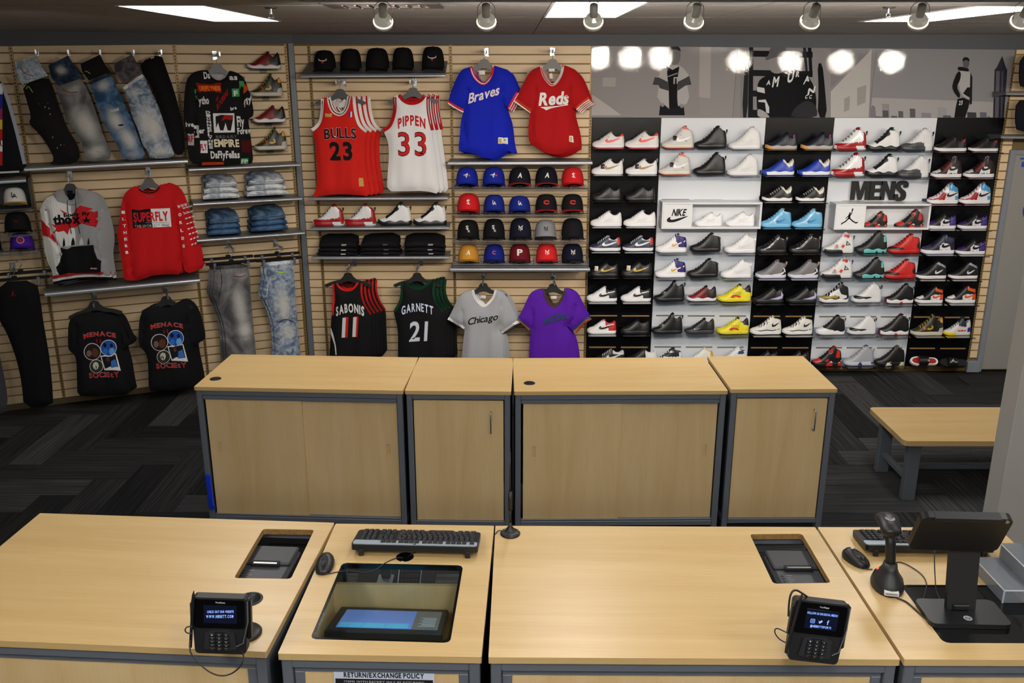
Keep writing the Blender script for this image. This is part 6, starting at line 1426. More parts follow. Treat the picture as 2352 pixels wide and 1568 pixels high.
SP={'coral_low':('low',dict(base='#dcd9d9',sole='#e6e2e4',out='#e8404a',sw='#f24434',lining='#e8503a',tongue='#d8b44c',lace='#d4d2d2',deco=[('cross_strap',[(.46,.36),(.49,.36),(.62,.2),(.58,.2)],'#6f716c')],patch=[([(.84,.34),(.84,.6),(1.1,.6),(1.1,.38)],'#e8503a')])),'gold_low':('low',dict(base='#e6e6e8',sw='#a47a40',tongue='#dddde0',lace='#e0e0e2',deco=[('black_tag',[(.28,.19),(.40,.19),(.41,.33),(.29,.33)],'#0c0c0c'),('tag_logo',[(.32,.235),(.37,.235),(.375,.285),(.325,.285)],'#c8c8c8')],tab='#9a9a9a')),'black_low':('low',dict(base='#1e1c1c',sole='#1c1a1a',sw='#191717',lining='#0a0a0a',lace='#0c0c0c',tongue='#0c0c0c')),'white_low':('low',dict(base='#ececee',sole='#eceCf0',sw='#e4e4e8',lining='#d8d8da',lace='#ececee',tongue='#e8e8ea')),'navy_low':('low',dict(base='#27344c',sole='#e8e8ec',out='#4a5a78',sw='#e8e8ec',lace='#e0e0e4',lining='#d8d8dc',tongue='#d8d8dc',patch=[([(.9,.2),(.86,.4),(.86,.6),(1.1,.6),(1.1,.28)],'#c83a2c'),(TOETOP,'#323048'),([(.6,.36),(.6,.42),(.88,.42),(.88,.34)],'#d0d2d8')])),'gold_black_low':('low',dict(base='#161516',sole='#141414',sw='#c8aa50',swr=.15,lace='#101010',lining='#0a0a0a',deco=[('gold_tag',[(.17,.2),(.29,.2),(.3,.36),(.18,.36)],'#c8b898')])),'white_blackheel':('low',dict(base='#e8e8ea',sw='#16181a',lace='#e8e8ea',lining='#141414',tongue='#e4e4e4',patch=[([(.74,0),(.72,.2),(.62,.32),(.60,.7),(1.1,.7),(1.1,0)],'#17191a')],deco=[('white_flash',[(.66,.27),(.92,.33),(.92,.35),(.68,.31)],'#e8e8ea')])),'white_redheel':('low',dict(base='#e8e8ea',sw='#16181a',lace='#e8e8ea',lining='#b81c20',tongue='#c8281e',patch=[([(.74,0),(.72,.2),(.62,.32),(.58,.7),(1.1,.7),(1.1,0)],'#c8241e')],deco=[('white_flash',[(.66,.27),(.92,.33),(.92,.35),(.68,.31)],'#e8e8ea')])),'plain_black_low':('low',dict(base='#1d1c1e',sole='#19181a',lining='#0a0a0a',lace='#121212',sw='#161517')),'black_whitecollar':('low',dict(base='#18191c',sole='#e4e4e6',sw='#e0e0e0',lace='#dcdcdc',lining='#c8c8c8',patch=[([(.6,.33),(.6,.6),(1.1,.6),(1.1,.3),(.85,.3)],'#cfcfd2')])),'black_whiteheel':('low',dict(base='#1c1e22',sole='#e0e0e2',lace='#2c2c30',lining='#d0d0d0',patch=[([(.66,0),(.6,.35),(.6,.42),(1.1,.6),(1.1,0)],'#e4e4e6')])),'hi_offwhite':('high',dict(base='#cdcbca',sole='#d8d2c4',out='#ea4a34',sw='#f0f0f2',lace='#d8d6d4',lining='#b8b6b6',tongue='#d86a58',swb=(.42,.96,.2,.38),deco=[('black_tag',[(.33,.24),(.45,.24),(.45,.38),(.33,.38)],'#0c0c0c'),('tag_logo',[(.37,.28),(.41,.28),(.41,.33),(.37,.33)],'#c8c8c8'),('cross_strap',[(.54,.42),(.57,.42),(.78,.2),(.74,.2)],'#8a8c8a')],patch=[([(.6,.6),(.6,.8),(1.1,.8),(1.1,.5),(.95,.515)],'#e06a58')])),'hi_black':('high',dict(base='#131314',sole='#111112',lining='#0a0a0a',sw='#181819',lace='#0e0e0e',tab='#111111')),'hi_white':('high',dict(base='#dededf',sole='#e2e2e6',lining='#c8c8ca',sw='#d6d6d8',lace='#dcdcde')),'mid_purple':('mid',dict(base='#e8e8ea',sole='#ebebee',sw='#e0a030',swb=(.5,.72,.2,.33),lace='#e4e4e8',lining='#20164a',tongue='#2c1c6c',patch=[([(.72,.17),(.70,.3),(.64,.36),(.56,.7),(.56,.9),(1.1,.9),(1.1,.17)],'#2c1a6a')],deco=[('white_flash',[(.68,.25),(.93,.35),(.93,.39),(.7,.3)],'#e8e8ea')])),'mid_black':('mid',dict(base='#161617',sole='#141415',lining='#0a0a0a',sw='#1b1b1c',lace='#101010',deco=[('ankle_strap',[(.62,.43),(.98,.4),(.98,.46),(.66,.5)],'#1f1f20')])),'mid_white':('mid',dict(base='#e6e6e8',sole='#e8e8ec',lining='#d4d4d6',sw='#dcdce0',lace='#e4e4e6',deco=[('ankle_strap',[(.62,.43),(.98,.4),(.98,.46),(.66,.5)],'#f0f0f2')])),'knit_black':('sock',dict(base='#161617',sole='#1a1a1b',out='#101011',lining='#0a0a0a',lace='#0e0e0e',tongue='#111112',tab='#141414',deco=[('mid_strap',[(.24,.25),(.32,.22),(.4,.3),(.32,.34)],'#1d1d1e')])),'red_runner':('run',dict(base='#7c1216',sole='#dcdce0',out='#101012',wave=.018,lining='#141414',lace='#5a0c10',tongue='#141416',patch=[([(.70,.1),(.66,.3),(.80,.36),(.84,.45),(1.1,.6),(1.1,.1)],'#1b1315'),([(.52,.2),(.58,.42),(.66,.48),(.74,.3),(.6,.2)],'#4c0e12')])),'yellow_runner':('run',dict(base='#e6d82c',sole='#e2d224',out='#2a2a14',wave=.02,lining='#101014',tongue='#1c1c18',lace='#d8ca20',patch=[([(.82,.3),(.76,.4),(.76,.7),(1.1,.7),(1.1,.25)],'#16181c')],deco=[('red_stripe',[(.36,.14),(.4,.2),(.5,.22),(.62,.2),(.68,.15),(.66,.12),(.52,.17),(.42,.11)],'#d2421c')]+[('black_stripe',[(.42+k*.045,.2),(.43+k*.045,.2),(.46+k*.045,.3),(.45+k*.045,.3)],'#15151a')for k in range(6)])),'black_runner':('run',dict(base='#1f2022',sole='#3a3a3d',out='#18181a',sw='#8a8a8c',swb=(.28,.56,.14,.22),lining='#0a0a0a',lace='#161616',tongue='#15161a')),'striped_hi':('mid',dict(base='#e4e4e6',sole='#e8e8ea',lace='#16181c',lining='#16181c',tongue='#1b2430',patch=[([(.4,.3),(.5,.42),(.9,.5),(.9,.3)],'#1c2530'),([(.55,.5),(.6,.9),(1.1,.9),(1.1,.42)],'#202c3c')],deco=[('stripe',[(.3+k*.07,.27+k*.05),(.34+k*.07,.27+k*.05),(.38+k*.07,.36+k*.05),(.35+k*.07,.36+k*.05)],'#101418')for k in range(4)])),'white_yellow':('mid',dict(base='#e4e2da',sole='#e8e8ea',lace='#e0ded6',lining='#d8a830',patch=[([(.88,0),(.88,.9),(1.1,.9),(1.1,0)],'#dca42c')])),'white_bluecollar':('mid',dict(base='#dfe1e4',sole='#e8e8ea',lace='#e0e0e0',lining='#1c3a5c',tongue='#dfe1e4',patch=[([(.66,.38),(.7,.48),(.86,.5),(.9,.38)],'#24425f')])),'navy_pink':('run',dict(base='#151b2c',sole='#a9a6a4',out='#b08038',sw='#f050a0',swb=(.50,.68,.07,.13),lace='#0e1018',lining='#0c0e14',tongue='#10121c',wave=.012,spatch=[([(-.1,0),(-.1,.3),(.16,.3),(.2,0)],'#c48c40')],deco=[('pink_mark',[(.82,.38),(.86,.4),(.89,.46),(.86,.45)],'#e8388c')])),'blue_run':('run',dict(base='#1d3fae',sole='#dfe2ea',out='#1d3fae',sw='#1a2c70',swb=(.5,.68,.06,.12),lace='#10246c',lining='#c8c4b8',tongue='#1b3590',wave=.012,spatch=[([(-.1,0),(-.1,.3),(.12,.3),(.14,0)],'#1d3fae')],patch=[([(.62,.42),(.8,.24),(.92,.3),(1.0,.42),(1.1,.7),(.62,.7)],'#d6d4ca')])),'black_run':('run',dict(base='#131416',sole='#e2e2e4',out='#131416',sw='#131416',swb=(.42,.62,.06,.12),lace='#cfd0cc',lining='#c8c4b8',tongue='#131416',wave=.012,patch=[([(.62,.42),(.8,.24),(.92,.3),(1.0,.42),(1.1,.7),(.62,.7)],'#dad8ce')])),'sky_hi':('mid',dict(base='#6cb2dc',sole='#74b8e0',out='#4a90bc',sw='#3c7cc4',swb=(.48,.82,.16,.3),lace='#8cc4e4',lining='#b8c4cc',tongue='#c4cccf',coat=.6,rough=.25,deco=[('pale_peak',[(.24,.13),(.3,.17),(.36,.14),(.44,.2),(.5,.13)],'#c8d0ea')])),'gloss_black':('mid',dict(base='#1c1b1c',sole='#1a1a1b',coat=.8,rough=.25,lining='#0c0c0c',lace='#4a4c4e',tongue='#55575a',tab='#8a8c8e')),'grey_run':('mid',dict(base='#77767a',sole='#cfcfdc',out='#9a9ac8',lace='#4e4a50',lining='#5a5658',tongue='#b88a84',tab='#c8a8a0',wave=.01,patch=[([(.82,.12),(.84,.25),(.94,.36),(1.1,.4),(1.1,0)],'#101214')],deco=[('heel_mark',[(.5,.13),(.8,.17),(.9,.24),(.86,.36),(.93,.30),(.96,.2),(.84,.13),(.62,.1)],'#dcdce4')])),'black_irid':('run',dict(base='#141416',sole='#1c1c1f',out='#101012',lace='#0e0e10',lining='#0a0a0a',tongue='#16202c',deco=[('pearl_mark',[(.5,.13),(.7,.17),(.88,.24),(.88,.38),(.96,.27),(.93,.15),(.8,.12)],'#b6b0d4')])),'white_black':('mid',dict(base='#dddcd6',sole='#dcdcda',out='#2a2c2c',sw='#1a1c1c',swb=(.66,.92,.26,.42),lace='#1c1e1e',lining='#c8c8c4',wave=.01,deco=[('black_wave',[(.1,.15),(.3,.12),(.5,.15),(.7,.12),(.92,.18),(.92,.2),(.7,.15),(.5,.175),(.3,.15)],'#1c1e1e')]+[('lace_loop',[(.3+k*.09,.24+k*.045),(.32+k*.09,.24+k*.045),(.37+k*.09,.32+k*.045),(.35+k*.09,.33+k*.045)],'#1c1e1e')for k in range(3)])),'dim_black':('run',dict(base='#151618',sole='#17181a',lace='#0e0e10',lining='#0a0a0a',tongue='#2a2c2e')),'retro_red':('high',dict(base='#e2e2e4',sole='#d8dade',out='#c8c8cc',lace='#3a3436',lining='#8c1218',tongue='#8c1218',tab='#16181a',coat=.3,rough=.3,patch=[([(-.1,.1),(-.1,.22),(.1,.20),(.5,.21),(.8,.24),(.88,.3),(.88,.5),(.8,.6),(.62,.6),(.62,.9),(1.1,.9),(1.1,.1)],'#a0151c')],spatch=[([(.1,.0),(.02,.2),(.6,.2),(.72,.0)],'#a0151c'),([(.9,.05),(.9,.2),(1.1,.2),(1.1,.05)],'#a0151c')])),'retro_green':('high',dict(base='#e2e3e5',sole='#15181a',out='#0e1412',wave=.022,lace='#15181a',lining='#0c2a1c',tongue='#14181a',tab='#123a26',patch=[([(.2,.27),(.27,.2),(.45,.33),(.56,.42),(.66,.46),(.62,.56),(.66,.62),(.6,.8),(.2,.8)],'#15181a'),([(.62,.6),(.62,.9),(1.1,.9),(1.1,.5),(.95,.53),(.78,.585)],'#0f3a26'),([(-.1,0),(-.1,.17),(.08,.15),(.1,0)],'#15181a')])),'retro_grey':('high',dict(base='#dcdde0',sole='#3c3e42',out='#2a2c30',lace='#c8c8cc',lining='#b0b0b4',tongue='#d4d5d8',tab='#1c1e24',patch=[([(-.1,0),(-.1,.22),(.1,.24),(.3,.22),(.55,.27),(.68,.23),(.72,.1),(.7,0)],'#484b50')],deco=[('quilt_line',[(.7+k*.06,.2),(.705+k*.06,.2),(.67+k*.06,.5),(.665+k*.06,.5)],'#b8b9bd')for k in range(4)],spatch=[([(.74,0),(.72,.3),(1.1,.3),(1.1,.02)],'#d4d6da')])),'box_redblack':('high',dict(base='#141214',sole='#161416',out='#101012',lace='#101012',lining='#101012',tongue='#c8241c',patch=[([(.02,.14),(.1,.24),(.26,.26),(.3,.18),(.2,.13)],'#c8281e'),([(.76,.3),(.8,.55),(.95,.55),(.92,.3)],'#c8281e'),([(.4,.18),(.48,.26),(.56,.24),(.5,.16)],'#c8281e')],spatch=[([(.44,.02),(.5,.14),(.6,.16),(.68,.02)],'#c8281e'),([(.84,.02),(.9,.2),(1.1,.2),(1.1,.02)],'#c8281e')],deco=[('white_wedge',[(.52,.14),(.62,.19),(.68,.14),(.64,.13),(.6,.155)],'#e8e8e8'),('white_wedge',[(.86,.13),(.97,.22),(.97,.18),(.9,.12)],'#e8e8e8'),('tongue_heart',[(.52,.48),(.58,.42),(.66,.48),(.66,.56),(.54,.56)],'#d02a20')])),'white_redtrim':('high',dict(base='#dedee0',sole='#d4d4d6',out='#6a6c6e',lace='#dcdcde',lining='#a82028',tongue='#d8d8dc',tab='#20306c',patch=[([(.3,.16),(.36,.26),(.46,.24),(.46,.16)],'#9a9a9a'),([(.6,.54),(.66,.62),(.8,.6),(.8,.5)],'#c02a20')],spatch=[([(.0,.0),(.04,.15),(.6,.12),(.62,.0)],'#1a1c1e')],deco=[('orange_patch',[(.54,.22),(.6,.3),(.68,.26),(.62,.17)],'#e0501c'),('red_patch',[(.36,.24),(.4,.3),(.45,.28),(.42,.23)],'#b82028'),('black_triangle',[(.70,.26),(.72,.42),(.86,.28)],'#1c1e1e'),('net_window',[(.73,.29),(.745,.37),(.81,.295)],'#c8c8c8')])),'black_teal':('high',dict(base='#1b1d1f',sole='#62b8b4',out='#15181a',wave=.02,lace='#121416',lining='#101212',tongue='#15171a',patch=[([(.86,.36),(.86,.52),(1.1,.56),(1.1,.34)],'#6cc4c0')],spatch=[([(-.1,0),(-.1,.3),(.22,.3),(.26,0)],'#1b1d1f'),([(.6,-.1),(.63,.07),(.68,.07),(.7,-.1)],'#15181a'),([(.8,-.1),(.82,.07),(.88,.07),(.9,-.1)],'#15181a')])),'red_mid':('mid',dict(base='#c4201a',sole='#b81c18',out='#141214',lace='#1a1012',lining='#141012',tongue='#a81a16',patch=[([(-.1,.12),(.0,.2),(.14,.2),(.4,.2),(.5,.14),(.3,.13)],'#141214'),([(.9,.14),(.86,.25),(.97,.4),(1.1,.4),(1.1,.14)],'#1a1214')])),'black_gold':('high',dict(base='#151618',sole='#e0e0e2',out='#1a1c1c',wave=.02,lace='#e0e0e2',lining='#141414',tongue='#141416',patch=[([(-.1,.12),(-.02,.22),(.12,.25),(.3,.22),(.5,.26),(.66,.22),(.56,.14),(.4,.17)],'#a48c3c'),([(.3,.22),(.36,.32),(.62,.48),(.7,.3),(.9,.26),(.9,.15),(.66,.15),(.66,.22),(.5,.26)],'#dcdcde')])),'white_black2':('high',dict(base='#dcdde0',sole='#d6d7da',out='#9a9a9e',wave=.02,lace='#d4d4d8',lining='#1c1c1e',tongue='#dcdce0',tab='#1a1c20',patch=[([(.04,.13),(.08,.22),(.26,.22),(.4,.2),(.62,.2),(.66,.15),(.3,.12)],'#18191b'),([(.9,.46),(.88,.62),(1.1,.62),(1.1,.44)],'#202226')])),'black_white2':('high',dict(base='#131316',sole='#dedfe2',out='#a83a34',wave=.022,lace='#5a2420',lining='#101012',tongue='#18181c',tab='#141416',spatch=[([(-.1,0),(-.1,.2),(.05,.2),(.08,0)],'#6a1c4c'),([(.46,-.1),(.5,.05),(.58,.05),(.6,-.1)],'#c03a2c')])),'white_toe_black':('high',dict(base='#17181a',sole='#dedfe2',out='#c8c8cc',wave=.022,lace='#141416',lining='#101012',tongue='#18181c',tab='#8c1c1c',patch=[([(-.1,0),(-.1,.4),(.16,.4),(.24,.24),(.4,.2),(.6,.16),(.6,0)],'#dfe0e3')])),'grey_blue':('high',dict(base='#a3a6ae',sole='#c0c4d4',out='#8c94bc',lace='#9c9fa8',lining='#6a6e80',tongue='#343c6c',tab='#9a9ea8',spatch=[([(.44,.04),(.52,.14),(.6,.04)],'#2c2f6c'),([(.86,.06),(.92,.16),(1.0,.06)],'#2c2f6c')])),'black_goldlow':('high',dict(base='#131312',sole='#141412',out='#111110',lace='#101010',lining='#101010',tongue='#7a6a34',spatch=[([(.3,.0),(.36,.1),(.44,.12),(.58,.02)],'#d4d4cc'),([(.76,.0),(.86,.16),(1.0,.16),(1.0,.0)],'#c8c4a8')],deco=[('gold_edge',[(.42,.13),(.48,.16),(.56,.12),(.5,.12)],'#a8963c')])),'dark_white_sole':('low',dict(base='#171112',sole='#dddde2',out='#5a1418',lace='#120e10',lining='#120e10',tongue='#161012',patch=[([(.82,.3),(.84,.4),(.94,.4),(.9,.28)],'#7a1c1c')])),'bred_hi':('high',dict(base='#27171a',sole='#dcdce0',out='#6c1420',sw='#141416',swb=(.52,.98,.23,.4),lace='#5a1018',lining='#30181c',tongue='#b8b4b0',patch=[([(.46,.14),(.5,.26),(.6,.36),(.8,.32),(.8,.14)],'#dedee2'),(TOETOP,'#cfccd0'),([(.3,.25),(.55,.5),(.66,.4),(.5,.3),(.4,.18)],'#5a1018')])),'red_blue_hi':('high',dict(base='#dcdce0',sole='#e0e0e4',out='#70141c',sw='#131826',swb=(.56,.98,.23,.4),lace='#6a1418',lining='#3a78b0',tongue='#a8988c',coat=.4,rough=.3,patch=[([(.0,.13),(.04,.22),(.3,.2),(.46,.38),(.56,.36),(.52,.14)],'#a0141c'),(TOETOP,'#dcdce0'),([(.62,.46),(.62,.9),(1.1,.9),(1.1,.4),(.84,.38)],'#4a96d0'),([(.86,.14),(.84,.26),(1.1,.3),(1.1,.14)],'#4a96d0')])),'purple_low':('low',dict(base='#131218',sole='#dedde4',out='#c8c8d0',sw='#0e0e14',swb=(.5,.98,.17,.35),lace='#101014',lining='#1a1a1e',tongue='#26282a',patch=[([(.44,.12),(.44,.24),(.54,.33),(.74,.28),(.74,.12)],'#dcdce2'),(TOETOP,'#3a1e6a'),([(.74,.14),(.74,.28),(.66,.36),(.7,.44),(1.1,.44),(1.1,.14)],'#3c2686')])),'navy_hi':('mid',dict(base='#1a2034',sole='#dedee6',out='#b8bcd0',sw='#0e1018',swb=(.55,.98,.19,.36),lace='#151a2a',lining='#1a1e34',tongue='#262c4a',patch=[([(.5,.12),(.5,.24),(.6,.34),(.8,.3),(.84,.12)],'#dcdce2'),(TOETOP,'#3a3658'),([(.66,.38),(.66,.9),(1.1,.9),(1.1,.36)],'#2a3050')])),'holo_mid':('mid',dict(base='#151517',sole='#dcdce0',out='#7c2820',sw='#d8dade',swb=(.56,.86,.17,.34),lace='#101012',lining='#101012',tongue='#141416',patch=[([(.62,.5),(.66,.56),(.94,.42),(.94,.36),(.74,.44)],'#8e9aa0')])),'orange_mid':('mid',dict(base='#131315',sole='#e0e0e4',out='#c8c8cc',sw='#e0561c',swb=(.56,.98,.18,.34),lace='#101012',lining='#101012',tongue='#161616',patch=[([(.5,.12),(.5,.24),(.6,.32),(.84,.3),(.84,.12)],'#dcdce0'),(TOETOP,'#dcdcde'),([(.66,.44),(.66,.9),(1.1,.9),(1.1,.36),(.85,.38)],'#d8561c'),([(.84,.14),(.84,.3),(1.1,.34),(1.1,.14)],'#d8561c')])),'olive_runner':('sock',dict(base='#30321c',sole='#c2bcae',out='#b8b4a8',lace='#b8a41c',lining='#121212',tongue='#131310',patch=[([(.6,.14),(.62,.3),(.56,.9),(.9,.9),(.9,.4),(.8,.14)],'#131413'),([(.88,.4),(.84,.7),(1.1,.7),(1.1,.4)],'#e0a41c'),([(.78,.0),(.84,.22),(1.1,.3),(1.1,0)],'#b8b4b0')],deco=[('yellow_arc',[(.44,.2),(.54,.18),(.64,.22),(.64,.3),(.56,.34),(.6,.28),(.56,.23),(.48,.25)],'#c0a034'),('red_cross',[(.34,.18),(.37,.18),(.40,.29),(.37,.29)],'#d0381c'),('red_cross',[(.32,.26),(.4,.2),(.42,.22),(.34,.28)],'#d0381c')])),'multi_runner':('sock',dict(base='#cfcdd0',sole='#c8c8cc',out='#d8c018',lace='#1c2c3a',lining='#101214',tongue='#1c2c3a',patch=[([(.5,.35),(.5,.9),(.84,.9),(.78,.3)],'#28323c'),([(.84,.12),(.84,.28),(1.1,.34),(1.1,.12)],'#1c2c9a')],spatch=[([(-.1,0),(-.1,.3),(.4,.3),(.42,0)],'#d8c018')],deco=[('red_zigzag',[(.46,.15),(.52,.21),(.57,.17),(.64,.22),(.7,.18),(.78,.22),(.78,.16)],'#c82a1c')])),}
SM={}
for k_,(pf,sp)in SP.items():SM[k_]=shoe_meshes(pf,sp)
ACR=mat('#b7bcc4',rough=.25,name='acrylic_shelf');ACRD=mat('#26282c',rough=.2)
SHELF_M={}
def shelf_mesh(kind):
 if kind not in SHELF_M:
  m_=ACRYL if kind=='w' else ACRYL_GREY
  SHELF_M[kind]=MB().box(-.128,.128,-.115,.115,-.0035,0).box(-.128,.128,-.115,-.1125,-.010,0).box(-.128,.128,.112,.115,0,.03).mesh('shoe_shelf',m_)
 return SHELF_M[kind]
def shoe(kind,cr,x0,x1,yb,label,group,panel=None,off=.15,fr=MAIN,yaw=0,shelf=True):
 (xa,z),(xb,_)=fr.hit(*P(cr,x0,yb),off+.05),fr.hit(*P(cr,x1,yb),off+.05)
 k=(xb-xa)/.285
 t=thing('sneaker',label,'shoe',fr.pt((xa+xb)/2,-off,z),fr.rot+R(yaw),group);t.scale=(k,)*3
 for nm,me in SM[kind]:obj(nm,me,t)
 if panel is not None and shelf:
  p=PANELS[panel]
  obj('shoe_shelf',shelf_mesh('w' if panel%2 else 'b'),p,loc=((xa+xb)/2-xs_[panel],-off+.03+.0,z-.0005))
 return t
RN=['top','second','third','fourth','fifth','sixth','seventh','eighth','lowest']
d6=d6_
S0=[(0,d5,0,'coral_low','white low sneaker with coral sole and side mark',[(115,535),(538,980)],395),(0,d5,1,'gold_low','white low sneaker with gold side mark and black tag',[(105,520),(545,960)],738),(0,d5,2,'black_low','dark brown-black low sneaker',[(105,500),(535,930)],1075),(0,d5,3,'white_low','plain white low sneaker',[(92,502),(518,940)],1405),(0,d6,4,'navy_low','navy low sneaker with white side mark and red heel',[(75,455),(472,850)],250),(0,d6,5,'gold_black_low','black low sneaker with gold side mark and tag',[(70,430),(450,830)],556),(0,d6,6,'white_blackheel','white low sneaker with black heel',[(40,412),(450,820)],855),(2,d7,0,'navy_pink','navy sneaker with pink side mark and gum toe',[(170,605),(645,1085)],427),(2,d7,1,'blue_run','bright blue sneaker with white sole and collar',[(125,567),(602,1045)],773),(2,d7,2,'black_run','black sneaker with white sole and collar',[(130,540),(580,972)],1122),(2,d7,3,'sky_hi','glossy sky blue mid sneaker',[(102,525),(525,940)],1470),(2,e1,4,'gloss_black','glossy black mid sneaker with grey tongue',[(95,415),(430,765)],286),(2,e1,5,'grey_run','grey sneaker with big white heel side mark',[(78,408),(422,750)],552),(2,e1,6,'black_irid','black sneaker with pearly heel side mark',[(50,382),(400,735)],814),(2,e1,7,'white_black','off-white mid sneaker with black side mark and wave',[(18,355),(360,688)],1150),(4,d8,0,'dark_white_sole','very dark low sneaker with white sole',[(980,1422),(1440,1845)],458),(4,d8,1,'bred_hi','dark maroon and white high sneaker',[(938,1355),(1372,1790)],806),(4,d8,2,'red_blue_hi','white, red and sky blue high sneaker',[(888,1308),(1312,1738)],1156),(4,d8,3,'purple_low','black, white and purple low sneaker',[(860,1278),(1292,1695)],1490),(4,e2,5,'holo_mid','black mid sneaker with shiny collar and white side mark',[(290,600),(618,916)],530),(4,e2,6,'orange_mid','black and white mid sneaker with orange collar',[(283,567),(590,893)],772),]
cshort=['panel by caps','','middle panel','','door panel']
cs=[('left','right')]
for pn,cr,row,kd,ds,spans,yb in S0:
 for j,(a_,b_)in enumerate(spans):
  shoe(kd,cr,a_,b_,yb,'%s, %s of pair, %s'%(ds,('left','right')[j],cshort[pn]),'paired sneakers on the black panels',pn)
S1=[(0,d6,'white_redheel','white low sneaker with red heel, second row from the bottom',45,402,1243),(0,d6,'plain_black_low','plain black low sneaker beside the white one with red heel',450,800,1243),(0,d6,'black_whitecollar','black sneaker with white collar just over the cabinet edge, by the caps',130,500,1600),(0,d6,'black_whiteheel','black sneaker with white heel just over the cabinet edge',520,890,1600),(1,d5,'hi_offwhite','off-white high sneaker with coral sole and black tag, upper one',1012,1432,396),(1,d5,'hi_black','all black high sneaker, upper one, by the white high-top',1435,1855,396),(1,d5,'hi_white','all white high sneaker, upper one of two',1875,2295,406),(1,d5,'hi_offwhite','off-white high sneaker with coral sole and black tag, lower one',972,1390,738),(1,d5,'hi_black','all black high sneaker, lower one, above the display box',1420,1840,736),(1,d5,'hi_white','all white high sneaker, lower one of two',1855,2262,748),(1,d6,'mid_purple','white mid sneaker with purple rear, upper one of two',870,1250,265),(1,d6,'mid_black','black mid sneaker with ankle strap, upper one of two',1283,1660,255),(1,d6,'mid_white','white mid sneaker with ankle strap, upper one of two',1700,2082,270),(1,d6,'mid_purple','white mid sneaker with purple rear, lower one of two',862,1240,564),(1,d6,'mid_black','black mid sneaker with ankle strap, lower one of two',1252,1632,562),(1,d6,'mid_white','white mid sneaker with ankle strap, lower one of two',1655,2030,570),(1,d6,'knit_black','black knit high sneaker beside the red runner',845,1225,852),(1,d6,'red_runner','dark red runner with white sole beside the yellow one',1240,1608,852),(1,d6,'yellow_runner','yellow runner with red stripe, beside the red runner',1610,2025,856),(1,d6,'knit_black','black knit high sneaker beside the black runner',820,1200,1242),(1,d6,'black_runner','black runner with grey side mark beside the lower yellow one',1218,1585,1240),(1,d6,'yellow_runner','yellow runner with red stripe, beside the black runner',1600,1998,1246),(1,d6,'striped_hi','white sneaker with black stripes just over the cabinet edge',830,1190,1620),(1,d6,'white_yellow','white sneaker with yellow heel just over the cabinet edge',1215,1570,1620),(1,d6,'white_bluecollar','white sneaker with blue collar just over the cabinet edge',1600,1975,1620),(2,e1,'dim_black','dim black sneaker over the cabinet edge, left of its twin',0,320,1485),(2,e1,'dim_black','dim black sneaker over the cabinet edge, right of its twin',335,650,1485),(3,d7,'retro_red','white high sneaker with glossy red lower and collar, upper one',1090,1528,434),(3,d8,'retro_green','white high sneaker with black laces and green collar, upper one',75,525,442),(3,d8,'retro_grey','white high sneaker with dark grey lower, upper one',525,965,444),(3,d7,'retro_red','white high sneaker with glossy red lower, above the MENS letters',1045,1505,784),(3,d8,'retro_green','white high sneaker with green collar, above the MENS letters',60,495,784),(3,d8,'retro_grey','white high sneaker with dark grey lower, above the MENS letters',482,912,800),(3,e1,'white_redtrim','white high sneaker with red trim and net window, upper one',795,1125,288),(3,e1,'black_teal','black high sneaker with teal sole, upper one of two',1130,1478,286),(3,e2,'red_mid','bright red mid sneaker with black laces, upper one of two',3,333,273),(3,e1,'white_redtrim','white high sneaker with red trim and net window, lower one',768,1108,552),(3,e1,'black_teal','black high sneaker with teal sole, lower one of two',1118,1450,552),(3,e2,'red_mid','bright red mid sneaker with black laces, lower one of two',-40,288,526),(3,e1,'black_gold','black and white high sneaker with gold toe',750,1072,812),(3,e1,'white_black2','white high sneaker with black toe patch, beside the gold-toed one',1095,1418,810),(3,e2,'black_white2','black high sneaker with wavy white sole, upper one of two',-28,270,774),(3,e1,'white_toe_black','black high sneaker with white toe on the MENS panel',718,1032,1152),(3,e1,'white_black2','white high sneaker with black toe patch, lower one',1050,1360,1148),(3,e2,'black_white2','black high sneaker with wavy white sole, lower one of two',-95,222,1090),(3,e1,'box_redblack','black and red high sneaker at the cabinet corner',672,995,1486),(3,e1,'grey_blue','pale grey high sneaker with blue accents, lowest row',1010,1335,1478),(3,e1,'black_goldlow','black high sneaker with gold and white sole marks, lowest row',1340,1665,1480),(4,e2,'navy_hi','navy mid sneaker with white side on the end panel',338,682,279),(4,e2,'purple_low','black, white and purple low sneaker beside the navy mid one',690,990,283),(4,e2,'olive_runner','olive and black sneaker with yellow laces on the end panel',235,565,1094),(4,e2,'multi_runner','white, yellow, red and blue sneaker on the end panel',562,843,1094),]
for a in S1:shoe(a[2],a[1],a[4],a[5],a[6],a[3],'sneakers on the shoe wall',a[0])
